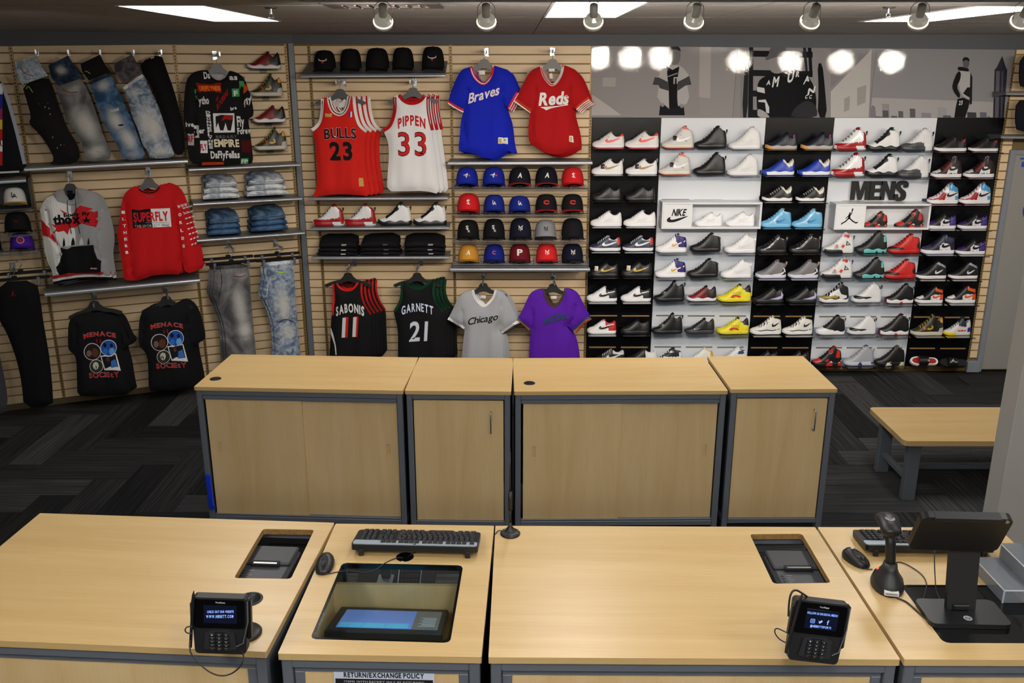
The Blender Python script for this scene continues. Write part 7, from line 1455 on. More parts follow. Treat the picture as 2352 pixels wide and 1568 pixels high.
# shoes on the other shelves
for j,(x0,x1,yb,kd,lb)in enumerate(((105,410,328,'retro_red','white and glossy red high sneaker on the grey shelf, post side'),(400,712,328,'retro_red','white and glossy red high sneaker on the grey shelf, next to the green pair'),(728,1050,322,'retro_green','white, black and green high sneaker on the grey shelf, next to the red pair'),(1062,1385,322,'retro_green','white, black and green high sneaker on the grey shelf, cap side'))):
 shoe(kd,c7,x0,x1,yb,lb,'high sneakers on the grey shelf',off=.17)
for j,(x0,x1,yb,kd,lb)in enumerate(((698,1025,326,'red_runner','dark red runner alone on the slat wall, topmost of four'),(725,1045,584,'olive_runner','olive and yellow sneaker on the slat wall, second of four'),(750,1070,838,'red_runner','dark red runner alone on the slat wall, third of four'),(765,1085,1096,'olive_runner','olive and yellow sneaker on the slat wall, lowest of four'))):
 s_=shoe(kd,c2,x0,x1,yb,lb,'single sneakers on the slat wall',off=.13,fr=LEFT)
 q=LEFT.hit(*P(c2,(x0+x1)/2,yb),.13)
 t=thing('shoe_ledge','small clear plastic ledge under the %s single sneaker'%['topmost','second','third','lowest'][j],'shelf',LEFT.pt(q[0],-.13,q[1]-.0045),LROT,'clear shoe ledges')
 obj('deck',MB().box(-.12,.12,-.1,.108,-.004,0).mesh('deck',ACRYL),t);obj('clip_plate',MB().box(-.03,.03,.104,.108,-.03,.02).mesh('clip_plate',ACRYL),t)
# slides
def slide(x0,x1,yb,label,foot,strap,rim,logo=None):
 (xa,z),(xb,_)=MAIN.hit(*P(e2,x0,yb),.15),MAIN.hit(*P(e2,x1,yb),.15);L=(xb-xa)
 t=thing('slide_sandal',label,'shoe',MAIN.pt((xa+xb)/2,-.14,z+.012),0,'slide sandals')
 t.rotation_euler=(R(42),0,R(-4))
 pl=[((u-.5)*L,s_*lerp(WT,u)*L*1.15)for s_ in(-1,1)for u in([0,.03,.08,.15,.25,.35,.5,.65,.8,.9,.96,1]if s_<0 else[1,.96,.9,.8,.65,.5,.35,.25,.15,.08,.03,0])]
 obj('footbed_rim',MB().prism(pl,0,.026).mesh('footbed_rim',mat(rim,rough=.5)),t)
 obj('footbed',MB().prism([(a*.86,b_*.74)for a,b_ in pl],.024,.028).mesh('footbed',mat(foot,rough=.5)),t)
 obj('outsole',MB().prism([(a*1.01,b_*1.02)for a,b_ in pl],-.010,.002).mesh('outsole',BLACKM),t)
 b=MB();n=10;vs=[]
 for xx in(-.22,.12):
  for i in range(n+1):
   a=math.pi*i/n;w_=lerp(WT,.5+xx*.9)*L*1.22;vs.append((xx*L,-w_*math.cos(a),.01+.062*math.sin(a)**.7 if i not in(0,n)else .008))
 b.add(vs+[(x,y*.94,z_-.004)for x,y,z_ in vs],[(i,i+1,n+2+i,n+1+i)for i in range(n)]+[(2*n+2+i,3*n+3+i,3*n+4+i,2*n+3+i)for i in range(n)])
 st_=obj('strap',smooth(b.mesh('strap',mat(strap,rough=.45))),t)
 if logo=='tag':obj('label_patch',MB().box(.06*L,.13*L,-.03,.0,.067,.070).mesh('label_patch',mat('#9a9a9a')),st_)
 if logo=='man':
  v,f=jump2d(-.2*L,.06*L,0,.05);me=bpy.data.meshes.new('logo');me.from_pydata([(a,b_-.03,.0745-abs(b_-.025)*.3)for a,b_ in v],[],f);me.materials.append(mat('#dcdcdc'));obj('logo',me,st_)
slide(218,488,1372,'black slide sandal with red and white footbed, lowest row','#a01c1c','#121214','#dcdcdc','tag')
slide(515,775,1388,'all black slide sandal with white figure logo, lowest row','#161618','#141416','#121214','man')
# display boxes
def display_box(cr,corners,label,logo,panel,cell):
 (x0,y0),(x1,y1),=corners
 D=.17
 (xa,zt),(xb,zb2)=MAIN.hit(*P(cr,x0,y0),.03+D),MAIN.hit(*P(cr,x1,y1),.03+D)
 t=thing('display_box',label,'display box',MAIN.pt(xa,-.03,zb2),0,'white display boxes');w_,h_=xb-xa,zt-zb2;th=.018
 t.location.y-=.001
 m_=mat('#e3e6ea',rough=.35)
 obj('top_board',MB().cbox(0,w_,-D,0,h_-th,h_,.001).mesh('top_board',m_),t);obj('bottom_board',MB().cbox(0,w_,-D,0,0,th,.001).mesh('bottom_board',m_),t)
 for x in(0,w_-th):obj('side_board',MB().cbox(x,x+th,-D,0,th,h_-th,.001).mesh('side_board',m_),t)
 obj('back_board',MB().box(th,w_-th,-.012,0,th,h_-th).mesh('back_board',m_),t)
 cw=cell*w_
 pn=obj('logo_board',MB().box(th,cw,-D+.006,-D+.014,th,h_-th).mesh('logo_board',mat('#eceef0',rough=.2)),t,label='white board with a black logo')
 if logo=='swoosh':
  a=letters('NIKE',((cw*.32,h_*.50),(cw*.76,h_*.50),h_*.24),'x',0,.03,.25)
  decal('logo_lettering',a,-D+.005,BLACKM,pn);decal('logo_mark',swoosh2d(cw*.16,cw*.94,h_*.24,h_*.52),-D+.0052,BLACKM,pn)
 else:
  decal('logo_figure',jump2d(cw*.24,cw*.76,h_*.2,h_*.80),-D+.005,BLACKM,pn)
 return t
display_box(d5,((1018,1090),(2278,1432)),'white box with a black lettered check logo and two white sneakers','swoosh',1,.305)
display_box(d7,((1108,1150),(2338,1495)),'white box with a black leaping figure logo under the MENS letters','man',3,.32)
shoe('white_low',d5,1435,1800,1400,'plain white low sneaker in the white box, next to the logo board','sneakers in the boxes',off=.13)
shoe('white_low',d5,1838,2215,1400,'plain white low sneaker in the white box, far end','sneakers in the boxes',off=.13)
shoe('box_redblack',d8,20,360,1484,'black and red high sneaker in the white box, next to the figure logo','sneakers in the boxes',off=.13)
shoe('box_redblack',d8,448,838,1488,'black and red high sneaker in the white box, far end','sneakers in the boxes',off=.13)
# MENS letters, four separate solid letters
mq=[(1958,1990),(1995,2019),(2022,2052),(2053,2083)]
mq=[(1957,1996),(2000,2023),(2025.5,2053.5),(2056.5,2083)]
for ch,(a_,b_)in zip('MENS',mq):
 (xa,zt),(xb,zb2)=MAIN.hit(a_,416 if ch!='S' else 415.5,.06),MAIN.hit(b_,459 if ch!='S' else 461,.06)
 t=thing('sign_letter','black upright letter %s of the MENS sign'%ch,'letter',MAIN.pt(xa,-.06,zb2),0,'letters of the MENS sign')
 LP={'M':[(0,0),(.0,1),(.36,1),(.5,.42),(.64,1),(1,1),(1,0),(.76,0),(.76,.68),(.6,0),(.4,0),(.24,.68),(.24,0)],'E':[(0,0),(.0,1),(1,1),(1,.81),(.42,.81),(.42,.60),(.9,.60),(.9,.42),(.42,.42),(.42,.19),(1,.19),(1,0)],'N':[(0,0),(0,1),(.36,1),(.68,.42),(.68,1),(1,1),(1,0),(.66,0),(.32,.58),(.32,0)],'S':smoothp([(0,.28),(.02,.1),(.2,0),(.6,-.01),(.85,.06),(.92,.28),(.84,.48),(.5,.64),(.42,.76),(.5,.84),(.64,.82),(.64,.66),(.99,.66),(1.0,.88),(.84,1.0),(.5,1.02),(.2,.97),(.07,.76),(.14,.58),(.46,.40),(.56,.26),(.46,.15),(.34,.2),(.34,.34),(.0,.34)],1)}
 pl=[(a*(xb-xa),b_*(zt-zb2))for a,b_ in LP[ch]];V,F=tri([pl],[pl])
 n=len(V);ed={}
 for f in F:
  for i in range(len(f)):
   e=(f[i],f[(i+1)%len(f)]);ed[tuple(sorted(e))]=ed.get(tuple(sorted(e)),[])+[e]
 side=[(e[0][0],e[0][1],e[0][1]+n,e[0][0]+n)for e in ed.values()if len(e)==1]
 me=bpy.data.meshes.new('letter_body');me.from_pydata([(a,0,b)for a,b in V]+[(a,.008,b)for a,b in V],[],F+side+[[i+n for i in f][::-1]for f in F]);me.materials.append(mat('#0a0a0b',rough=.5));obj('letter_body',me,t)
 obj('stand_off',MB().cyl(((xb-xa)*.5,.008,(zt-zb2)*.5),((xb-xa)*.5,.0295,(zt-zb2)*.5),.006,n=8).mesh('stand_off',STEEL),t)
# ---- posters
def gloss(c):
 return mat(c,rough=.02,spec=.3,bump=.025,bscale=120,name='gloss_print')
def poster(name,label,pxa,pxb,bg):
 xa,xb=MAIN.hit(pxa,180,.03)[0],MAIN.hit(pxb,180,.03)[0]
 t=thing('poster',label,'poster',MAIN.pt(xa,-.03,zpo),0,'glossy black and white posters over the shoe wall')
 obj('sheet',MB().box(0.001,xb-xa-.001,0,.006,0,TOPZ-.03-zpo).mesh('sheet',gloss(bg)),t)
 t['x0']=xa;n=[0]
 def add(nm,cr,pts,c,it=0,cut=True):
  o=[(a-xa,b-zpo)for a,b in(MAIN.hit(*p,.03)for p in cr(pts))]
  if it:o=smoothp(o,it)
  W_,H_=xb-xa-.002,TOPZ-.032-zpo
  o=[(min(max(a,.002),W_),min(max(b,.001),H_))for a,b in o]
  n[0]+=1
  return decal(nm,tri([o],[o]),-.0002-.0002*n[0],gloss(c),t)
 def txt(s,cr,bl,br,hp,c,slant=0,wt='x'):
  (a,b),(c_,d_)=[MAIN.hit(*p,.03)for p in cr([bl,br])];k=(MAIN.hit(1100,200,.03)[0]-MAIN.hit(1000,200,.03)[0])/100/{id(d3):4.9,id(d4):3.607}[id(cr)]
  n[0]+=1
  decal('print_lettering',letters(s,((a-xa,b-zpo),(c_-xa,d_-zpo),hp*k),wt,slant=slant),-.0002-.0002*n[0],gloss(c),t)
 return add,txt
A_,T_=poster('a','glossy grey poster of a standing person in a two-tone track jacket',1357.5,1689,'#8e8b8c')
A_('light_panel',d3,[(215,90),(875,90),(875,300),(215,300)],'#969394');A_('wall_shape',d3,[(875,90),(1310,90),(1310,900),(875,900)],'#8b8889');A_('window_light',d3,[(1310,90),(1440,90),(1425,715),(1302,700)],'#a19d9c');A_('ground_light',d3,[(95,670),(200,740),(430,905),(90,905)],'#b0acab')
A_('light_block',d3,[(215,480),(365,480),(360,585),(215,580)],'#a19e9c')
A_('jacket',d3,[(925,345),(960,330),(1080,345),(1130,380),(1190,460),(1215,560),(1170,570),(1190,700),(1165,770),(1120,790),(1060,790),(965,830),(880,770),(830,700),(850,570),(780,555),(805,475),(850,465),(880,380)],'#aaa7a8')
A_('jacket_band',d3,[(805,475),(850,480),(950,530),(960,630),(860,600),(845,565),(778,560)],'#3f3f44');A_('jacket_band',d3,[(1190,460),(1215,560),(1150,570),(1060,630),(1060,530),(1150,485)],'#3f3f44')
A_('shirt',d3,[(935,350),(1000,395),(1080,355),(1062,470),(1055,700),(1065,840),(965,840),(960,620),(945,470)],'#151518');A_('trousers',d3,[(890,765),(965,835),(1060,800),(1130,810),(1140,905),(850,905),(862,800)],'#1a1a1e')
A_('face',d3,[(965,200),(1000,160),(1060,160),(1095,210),(1090,280),(1060,330),(1000,345),(965,290)],'#6d6a6a',1);A_('hair',d3,[(955,220),(960,150),(1010,120),(1080,130),(1100,200),(1060,165),(1000,165),(975,210),(970,290)],'#26262a',1)
A_('hand',d3,[(865,770),(905,765),(915,800),(880,815)],'#8a8888',1);A_('hand',d3,[(1085,775),(1125,780),(1130,810),(1095,830)],'#8a8888',1);A_('mark_print',d3,[(945,465),(1058,425),(1060,438),(950,475)],'#8c8a8a');A_('letter_print',d3,[(1015,475),(1062,475),(1060,550),(1048,550),(1048,490),(1030,490),(1028,555),(1012,550)],'#a5a5a5')
A_,T_=poster('b','glossy poster of a seated person in a dark lettered shirt before a chair',1689,2006,'#888588')
A_('white_building',d4,[(750,470),(1090,120),(1085,690),(750,690)],'#b0adac');A_('roof_shade',d4,[(750,90),(1062,90),(1062,150),(750,440)],'#7e7b7e')
for q in([(862,530),(910,505),(905,620),(860,640)],[(970,440),(1045,415),(1038,560),(968,590)]):A_('window_print',d4,q,'#959392')
for q in([(0,90),(90,90),(90,690),(0,690)],):A_('grey_wall',d4,q,'#7e7d7f')
A_('chair_bar',d4,[(75,75),(110,75),(105,690),(65,690)],'#1a1b1e');A_('chair_bar',d4,[(40,220),(70,220),(62,690),(12,690)],'#26272a',1)
for y0,y1 in((130,180),(290,340),(460,510),(620,690)):A_('chair_slat',d4,[(75,y0),(600,y0+10),(600,y1+10),(75,y1)],'#1c1d20')
A_('chair_bar',d4,[(520,75),(545,75),(560,300),(540,300)],'#2a2b2e');A_('chair_bar',d4,[(560,75),(590,75),(600,350),(575,350)],'#1a1b1e')
A_('chair_arm',d4,[(640,235),(680,235),(700,420),(722,690),(640,690),(650,450)],'#191a1d',1)
A_('shirt',d4,[(235,330),(280,310),(420,262),(470,290),(560,340),(610,420),(630,520),(630,600),(600,690),(230,690),(150,690),(135,560),(140,420),(165,365)],'#17181b',1)
A_('sleeve_stripe',d4,[(140,430),(200,440),(205,485),(140,470)],'#c4c4c6');A_('sleeve_stripe',d4,[(150,540),(210,535),(240,600),(240,650),(215,645),(205,560),(150,555)],'#c4c4c6')
A_('forearm',d4,[(140,610),(190,625),(240,670),(240,690),(145,690)],'#a09e9e',1);A_('face',d4,[(240,190),(290,160),(370,180),(385,260),(340,320),(270,320),(235,270)],'#8a8888',1);A_('cap_print',d4,[(205,185),(235,170),(245,110),(300,82),(360,90),(392,140),(390,200),(330,180),(270,190),(215,215)],'#5d5c60',1)
for ch,a,b_,h_ in(('A',(215,415),(248,412),34),('M',(262,430),(312,425),75),('U',(385,395),(435,385),85),('R',(458,350),(488,345),42),('A',(520,410),(572,380),50),('N',(555,500),(615,475),50),('C',(535,530),(555,525),28),('C',(568,530),(590,525),28)):T_(ch,d4,a,b_,h_,'#cfcfd0',.1)
A_('knee',d4,[(450,600),(540,540),(600,560),(640,620),(632,690),(410,690)],'#2f3034',1)
A_,T_=poster('c','glossy poster of a hooded person with number 23 before a skyline',2006,2322,'#87868a')
A_('sky_light',d4,[(1095,520),(2225,560),(2205,700),(1075,690)],'#a09e9f');A_('church',d4,[(1080,620),(1095,580),(1120,600),(1125,690),(1075,690)],'#76757a')
for x0,x1,y0,c in((1175,1235,570,'#8b898a'),(1180,1228,625,'#55555a'),(1310,1350,630,'#5c5b60'),(1405,1450,610,'#5a595e'),(1500,1580,645,'#84828a'),(1635,1710,600,'#959397'),(1680,1745,665,'#5a5a60'),(1880,1955,640,'#3a3a42'),(1985,2040,640,'#62626c'),(2050,2065,675,'#44444c'),(1250,1300,670,'#5a5a5e'),(1120,1180,675,'#5a5a5e')):
 A_('building',d4,[(x0,y0),(x1,y0+3),(x1,698),(x0,698)],c)
A_('tower',d4,[(2090,710),(2108,290),(2125,270),(2170,175),(2200,270),(2212,290),(2180,710)],'#2f2e3a');A_('tower_light',d4,[(2120,300),(2150,300),(2135,705),(2105,705)],'#5c5b64');A_('tower_light',d4,[(2165,300),(2180,300),(2165,705),(2152,705)],'#4c4b56')
A_('trousers',d4,[(1800,530),(1850,520),(1900,545),(1890,600),(1860,705),(1770,705),(1785,600)],'#101014',0);A_('sweater',d4,[(1810,290),(1900,300),(1920,360),(1920,520),(1895,535),(1845,510),(1820,470),(1800,380)],'#a8a7aa',1)
A_('sleeve',d4,[(1800,300),(1830,310),(1820,380),(1790,430),(1825,500),(1810,530),(1760,460),(1755,410)],'#121216',1);A_('pocket',d4,[(1845,485),(1880,435),(1912,435),(1918,520),(1890,515)],'#141418',0)
A_('hood',d4,[(1800,265),(1840,265),(1890,275),(1895,305),(1850,300),(1805,295)],'#15151a',1);A_('face',d4,[(1842,210),(1895,205),(1898,245),(1880,280),(1850,270)],'#5a5960',1);A_('hair',d4,[(1840,225),(1845,190),(1875,182),(1898,200),(1898,222),(1868,205)],'#1a1a20',1)
A_('sleeve',d4,[(1905,310),(1922,350),(1918,570),(1900,580),(1898,540)],'#1a1a20');T_('23',d4,(1808,580),(1838,578),32,'#c8c8cc')
(ja,jb)=MAIN.hit(*P(d4,1870,395),.03),MAIN.hit(*P(d4,1905,310),.03)
# ---------------------------------------------------------------- things on the counters
def atZ(px,py,Z):return CAM+ray(px,py)*Z
e6=crop(0,1160,2.94);e7=crop(620,1180,4.041);e8=crop(1680,1150,3.5)
KB=mat('#111214',rough=.4);KEYM=mat('#191a1c',rough=.45);SILV=mat('#aab4c0',rough=.35,metal=.3);LEG=mat('#8f9498',rough=.5)
def keyboard(u,c,rot,w_,d_,label):
 x,y=u.loc(*c,HF+.02)
 t=thing('keyboard',label,'keyboard',u.M@Vector((x,y,HF)),u.rot+rot,'keyboards on the counter')
    # the raised rear edge, feet and silver strip face the customer side (-y)
 tl=Matrix.Rotation(R(-7),4,'X');base=Matrix.Translation((0,0,.024))@tl
 def tb(f):
  b=MB();b.M=base;f(b);return b
 obj('body',tb(lambda b:b.prism(rect_r(-w_/2,w_/2,-d_/2,d_/2,.014),-.012,.008)).mesh('body',KB),t)
 obj('silver_strip',tb(lambda b:b.prism(rect_r(-w_/2+.004,w_/2-.004,-d_/2+.008,-d_/2+.046,.01),.008,.0095)).mesh('silver_strip',SILV),t)
 obj('logo',tb(lambda b:b.prism([(.006*math.cos(k*.524),-d_/2+.014+.004*math.sin(k*.524))for k in range(12)],.0095,.0102)).mesh('logo',BLACKM),t)
 km=tb(lambda b:None);kms={}
 def key(x0,y0,kw,kd):
  k=(round(kw,4),round(kd,4))
  if k not in kms:
   b=MB();b.add([(-kw/2,-kd/2,0),(kw/2,-kd/2,0),(kw/2,kd/2,0),(-kw/2,kd/2,0),(-kw*.38,-kd*.36,.0085),(kw*.38,-kd*.36,.0085),(kw*.38,kd*.4,.0075),(-kw*.38,kd*.4,.0075)],[(0,1,5,4),(1,2,6,5),(2,3,7,6),(3,0,4,7),(4,5,6,7)])
   b.add([(-kw*.2,0,.0087),(-kw*.02,0,.0087),(-kw*.02,kd*.2,.0083),(-kw*.2,kd*.2,.0083)],[(0,1,2,3)],1)
   kms[k]=b.mesh('key',[KEYM,LEG])
  o=obj('key',kms[k],t);p=base@Vector((x0,y0,.008));o.location=p;o.rotation_euler=(R(-7),0,0)
 P_=.0192*w_/.455;y0=-d_/2+.030;rp=P_*1.0
 xr=w_/2-.014
    # function row inside the silver strip
 grp=[1,0,4,0,4,0,4];x_=xr
 for g_ in grp:
  if g_==0:x_-=P_*.45;continue
  for k in range(g_):key(x_-P_*.5,y0,P_*.92,P_*.85);x_-=P_
 x_-=P_*.35
 for k in range(3):key(x_-P_*.5,y0,P_*.92,P_*.85);x_-=P_
 for r_ in range(5):
  yy=y0+.024+r_*rp*.98
  n_=[13,13,12,11,0][r_];off=[0,.5,.8,1.2,0][r_]*P_
  if r_<4:
   if off:key(xr-off/2-P_*.25,yy,off+P_*.4,rp*.9)
   for k in range(n_):key(xr-off-P_*(.5+k)-(P_*.5 if off else 0),yy,P_*.92,rp*.9)
   rem=15-n_-(off/P_)-(.5 if off else 0)
   if rem>.6:key(xr-15*P_+rem*P_/2,yy,rem*P_*.95,rp*.9)
  else:
   xx=xr
   for kw in(1.3,1.2,1.2,6.2,1.2,1.2,1.2,1.3):key(xx-kw*P_/2,yy,kw*P_*.94,rp*.9);xx-=kw*P_*1.01
  xn=xr-15.4*P_
  if r_<2:
   for k in range(3):key(xn-P_*(.5+k),yy,P_*.92,rp*.9)
  if r_==3:key(xn-P_*1.5,yy,P_*.92,rp*.9)
  if r_==4:
   for k in range(3):key(xn-P_*(.5+k),yy,P_*.92,rp*.9)
  xq=xn-3.4*P_
  for k in range(4):
   if xq-P_*(1+k)>-w_/2+.004:key(xq-P_*(.5+k),yy,P_*.92,rp*.9)
 for s_ in(-1,1):
  obj('foot',MB().cbox(s_*w_*.42-.009,s_*w_*.42+.009,-d_/2-.006,-d_/2+.006,0,.026,.002).mesh('foot',KB),t)
 return t
keyboard(F2,(958,1243),R(-1.0),.455,.145,'black and silver keyboard above the glazed cutout')
keyboard(F4,(2117,1243),R(-1.5),.455,.15,'black and silver keyboard half hidden behind the tablet')
def mouse(u,c,rot,label,wheel=True):
 x,y=u.loc(*c,HF+.015)
 t=thing('computer_mouse',label,'mouse',u.M@Vector((x,y,HF)),u.rot+rot,'computer mice')
 n=16;V=[];rings=[(.0,1.0,0),(.010,1.03,0),(.020,.95,.001),(.029,.75,.003),(.035,.42,.005),(.037,.08,.006)]
 for z,s_,dy in rings:
  for i in range(n):
   a=2*math.pi*i/n;V.append((.031*s_*math.copysign(abs(math.cos(a))**.8,math.cos(a)),dy+.055*s_*math.copysign(abs(math.sin(a))**.85,math.sin(a)),z*(1+.15*math.sin(a))))
 b=MB();b.add(V,[(k*n+i,k*n+(i+1)%n,(k+1)*n+(i+1)%n,(k+1)*n+i)for k in range(len(rings)-1)for i in range(n)]+[list(range((len(rings)-1)*n,len(rings)*n))])
 obj('shell',smooth(b.mesh('shell',BLACKP)),t)
 obj('scroll_wheel',smooth(MB().cyl((-.004,-.030,.027),(.004,-.030,.027),.009,n=14).mesh('scroll_wheel',mat('#2a2b2d',rough=.6))),t)
 obj('button_gap',MB().tube([(0,-.054,.014),(0,-.045,.022),(0,-.034,.0295),(0,-.018,.0335)],.0007,4).mesh('button_gap',BLACKM),t)
 return t
mouse(F2,(746,1293),R(2),'black corded mouse at the corner of the glazed cutout')
m2=mouse(F4,(1966,1280),R(24),'black corded mouse beside the barcode scanner')
obj('logo',MB().prism([(.005*math.cos(k*.524),.022+.006*math.sin(k*.524))for k in range(12)],.0365,.0415).mesh('logo',mat('#b8b8bc')),m2)
def cable(name,label,pts,r=.0022,smoothit=2):
 pts=[tuple(p)for p in pts]
 for _ in range(smoothit):
  o=[pts[0]]
  for a,b in zip(pts,pts[1:]):o+=[tuple(a[i]*.75+b[i]*.25 for i in range(3)),tuple(a[i]*.25+b[i]*.75 for i in range(3))]
  pts=o+[pts[-1]]
 o0=Vector(pts[0]);me=smooth(MB().tube([Vector(p)-o0 for p in pts],r,6).mesh(name,BLACKP))
 return tag(obj(name,me,loc=o0),label,'cable','thin black cables')
top=lambda px,py,dz=.003:onZ(px,py,HF+dz)
cable('mouse_cable','thin black mouse cable crossing the glazed cutout',[top(747,1316,.008),top(752,1318),top(775,1313),top(800,1309),top(840,1316),top(865,1308),top(885,1291),top(915,1279),top(925,1281,.002)],.0018)
cable('keyboard_cable','short black cable from the keyboard to the round hole',[top(955,1268,.012),top(945,1272),top(938,1277,.002)],.0018)
x,y=F2.loc(930,1279);b=MB();b.M=Matrix.Translation((x,y,HF));b.lathe([(.032,0),(.031,.0015),(.026,.0015),(.026,.0006),(.0001,.0006)],24)
obj('cable_hole',b.mesh('cable_hole',BLACKG),cf2)
grommet(cf1,F1,574,1376,.042,True);grommet(cf3,F3,1866,1396,.04,True)
# antenna on a round base
p=top(1172,1226,0)
t=thing('desk_antenna','black stick antenna on a round base between two counter sections','antenna',p,0)
obj('base',smooth(MB().lathe([(.037,0),(.038,.004),(.034,.009),(.022,.012),(.016,.022),(.007,.034),(.005,.05)],24).mesh('base',BLACKP)),t)
obj('rod',smooth(MB().cyl((0,0,.045),(0,0,.10),.0045,n=10).cyl((0,0,.10),(0,0,.175),.0085,.0075,10).cyl((0,0,.175),(0,0,.33),.0035,.002,8).mesh('rod',BLACKP)),t)
obj('ring',smooth(MB().lathe([(.030,.0095),(.030,.0115),(.026,.0125),(.024,.011)],24).mesh('ring',mat('#3a3c3f',rough=.2))),t)
cable('antenna_cable','short black cable curling from the antenna into the counter gap',[top(1158,1220,.01),top(1145,1217,.006),top(1138,1225,.003),top(1136.5,1235,-.01)],.002)
# card terminals
def terminal(corners,Z,elev,w_,h_,label,lines,stand_px,roll,extra):
 cx=sum(c[0]for c in corners)/4;cy=sum(c[1]for c in corners)/4
 o=atZ(cx,cy,Z)
 t=thing('card_terminal',label,'card reader',(o.x,o.y,HF),0,'card payment terminals')
 M=Matrix.Translation((0,0,o.z-HF))@Matrix.Rotation(R(-elev),4,'X')@Matrix.Rotation(R(roll),4,'Y')
 def tb(f,mm,name,par=t,sm=False):
  b=MB();b.M=M;f(b);me=b.mesh(name,mm);return obj(name,auto(me)if sm else me,par)
 hw,hh=w_/2,h_/2
 out=rect_r(-hw,hw,-hh,hh,.012);out=[(a*(.955+.045*c/hh),c)for a,c in out]
 tb(lambda b:b.prism(out,0,.032,'y'),mat('#191a1c',rough=.45),'body')
 tb(lambda b:b.prism(rect_r(-hw*.90,hw*.90,-.06*hh,hh*.95,.008),-.003,.002,'y'),mat('#060607',rough=.08),'screen_glass')
 sc=tb(lambda b:b.box(-hw*.56,hw*.62,hh*.14,hh*.72,0,0)or None,BLACKG,'screen_x')if False else None
 sw_=tb(lambda b:b.box(-hw*.55,hw*.62,-.0036,-.003,hh*.12,hh*.76),mat('#0c1020',rough=.1,emit=.4),'screen')
 ltr=mat('#7f9cf0',emit=.9);V,F=merge2d(*lines(hw,hh))
 b=MB();b.M=M;b.add([(a,-.004,c)for a,c in V],F);obj('screen_lettering',b.mesh('screen_lettering',ltr),sw_)
 v2,f2=letters('Verifone',((-hw*.12,hh*.83),(hw*.22,hh*.83),hh*.055),'b');b=MB();b.M=M;b.add([(a,-.0034,c)for a,c in v2],f2);obj('maker_lettering',b.mesh('maker_lettering',mat('#d0d0d4')),t)
 tb(lambda b:b.prism(smoothp([(-hw*.5,-hh*.12),(hw*.52,-hh*.12),(hw*.56,-hh*.5),(hw*.62,-hh*.86),(-hw*.6,-hh*.86),(-hw*.54,-hh*.5)],1),-.006,.002,'y'),mat('#222326',rough=.5),'keypad_hood')
 tb(lambda b:b.prism(smoothp([(-hw*.36,-hh*.18),(hw*.36,-hh*.18),(hw*.38,-hh*.84),(-hw*.38,-hh*.84)],1),-.0068,-.006,'y'),mat('#0b0b0c',rough=.5),'keypad_well')
 for r_ in range(5):
  for c_ in range(3):
   kx,kz=-hw*.25+c_*hw*.25,-hh*.27-r_*hh*.125
   k=tb(lambda b:b.cbox(kx-hw*.095,kx+hw*.095,-.0095,-.0068,kz-hh*.045,kz+hh*.045,.001),mat('#1a1b1d',rough=.4),'key')
   v,f=letters('123456789*0#XCO'[r_*3+c_],((kx-hw*.035,kz-hh*.02),(kx+hw*.02,kz-hh*.02),hh*.04),'n');b=MB();b.M=M;b.add([(a,-.0098,c)for a,c in v],f);obj('digit',b.mesh('digit',mat(['#b8b8bc','#b8b8bc','#b8b8bc','#b8b8bc',['#c83030','#c8b030','#30a050'][c_]][r_])),k)
 tb(lambda b:b.cbox(hw*.93,hw*1.08,.004,.028,-hh*.5,hh*.95,.005),mat('#141516',rough=.3),'card_slot')
 tb(lambda b:b.tube([(hw*.99,.0,hh*.9),(hw*1.0,-.002,hh*.2),(hw*.84,-.006,-hh*.55),(hw*.6,-.008,-hh*.66)],.0022,5),mat('#8a8c90',rough=.25,metal=.8),'edge_line',sm=True)
 tb(lambda b:b.cbox(-hw*1.06,-hw*.95,.0,.02,-hh*.2,hh*.8,.004),BLACKP,'stylus_holder')
 sx=-hw*1.02
 tb(lambda b:b.cyl((sx-.002,-.006,-hh*.75),(sx+.012,-.008,hh*1.1),.0045,.0045,8).cyl((sx+.012,-.008,hh*1.1),(sx+.014,-.008,hh*1.28),.0045,.001,8),BLACKP,'stylus',sm=True)
 s_=onZ(*stand_px,HF)-Vector((o.x,o.y,HF));s_.z=0
 obj('stand_base',smooth(MB().lathe([(.052,0),(.053,.006),(.046,.013),(.02,.018)],24).mesh('stand_base',BLACKP),True),t,loc=s_)
 pb=MB().cyl((s_.x,s_.y,.012),(s_.x*.6,s_.y*.75,.10),.016,.014,12).cyl((s_.x*.6,s_.y*.75,.10),(0,.03,o.z-HF),.014,.018,12)
 obj('stand_arm',smooth(pb.mesh('stand_arm',BLACKP)),t)
 return t,M
def l1(hw,hh):return[letters('CHECK OUT OUR WEBSITE',((-hw*.42,hh*.48),(hw*.52,hh*.52),hh*.08),'b'),letters('WWW.HIBBETT.COM',((-hw*.46,hh*.30),(hw*.50,hh*.34),hh*.10),'b',gap=.22)]
def ring2(cx,cz,r,r2):
 o=[(cx+r*math.cos(k*.524),cz+r*math.sin(k*.524))for k in range(12)];i=[(cx+r2*math.cos(k*.524),cz+r2*math.sin(k*.524))for k in range(12)]
 return tri([o,i],[o],[i])
def sq2(cx,cz,r,t_):
 o=rect_r(cx-r,cx+r,cz-r,cz+r,r*.4);i=rect_r(cx-r+t_,cx+r-t_,cz-r+t_,cz+r-t_,r*.3)
 return tri([o,i],[o],[i])
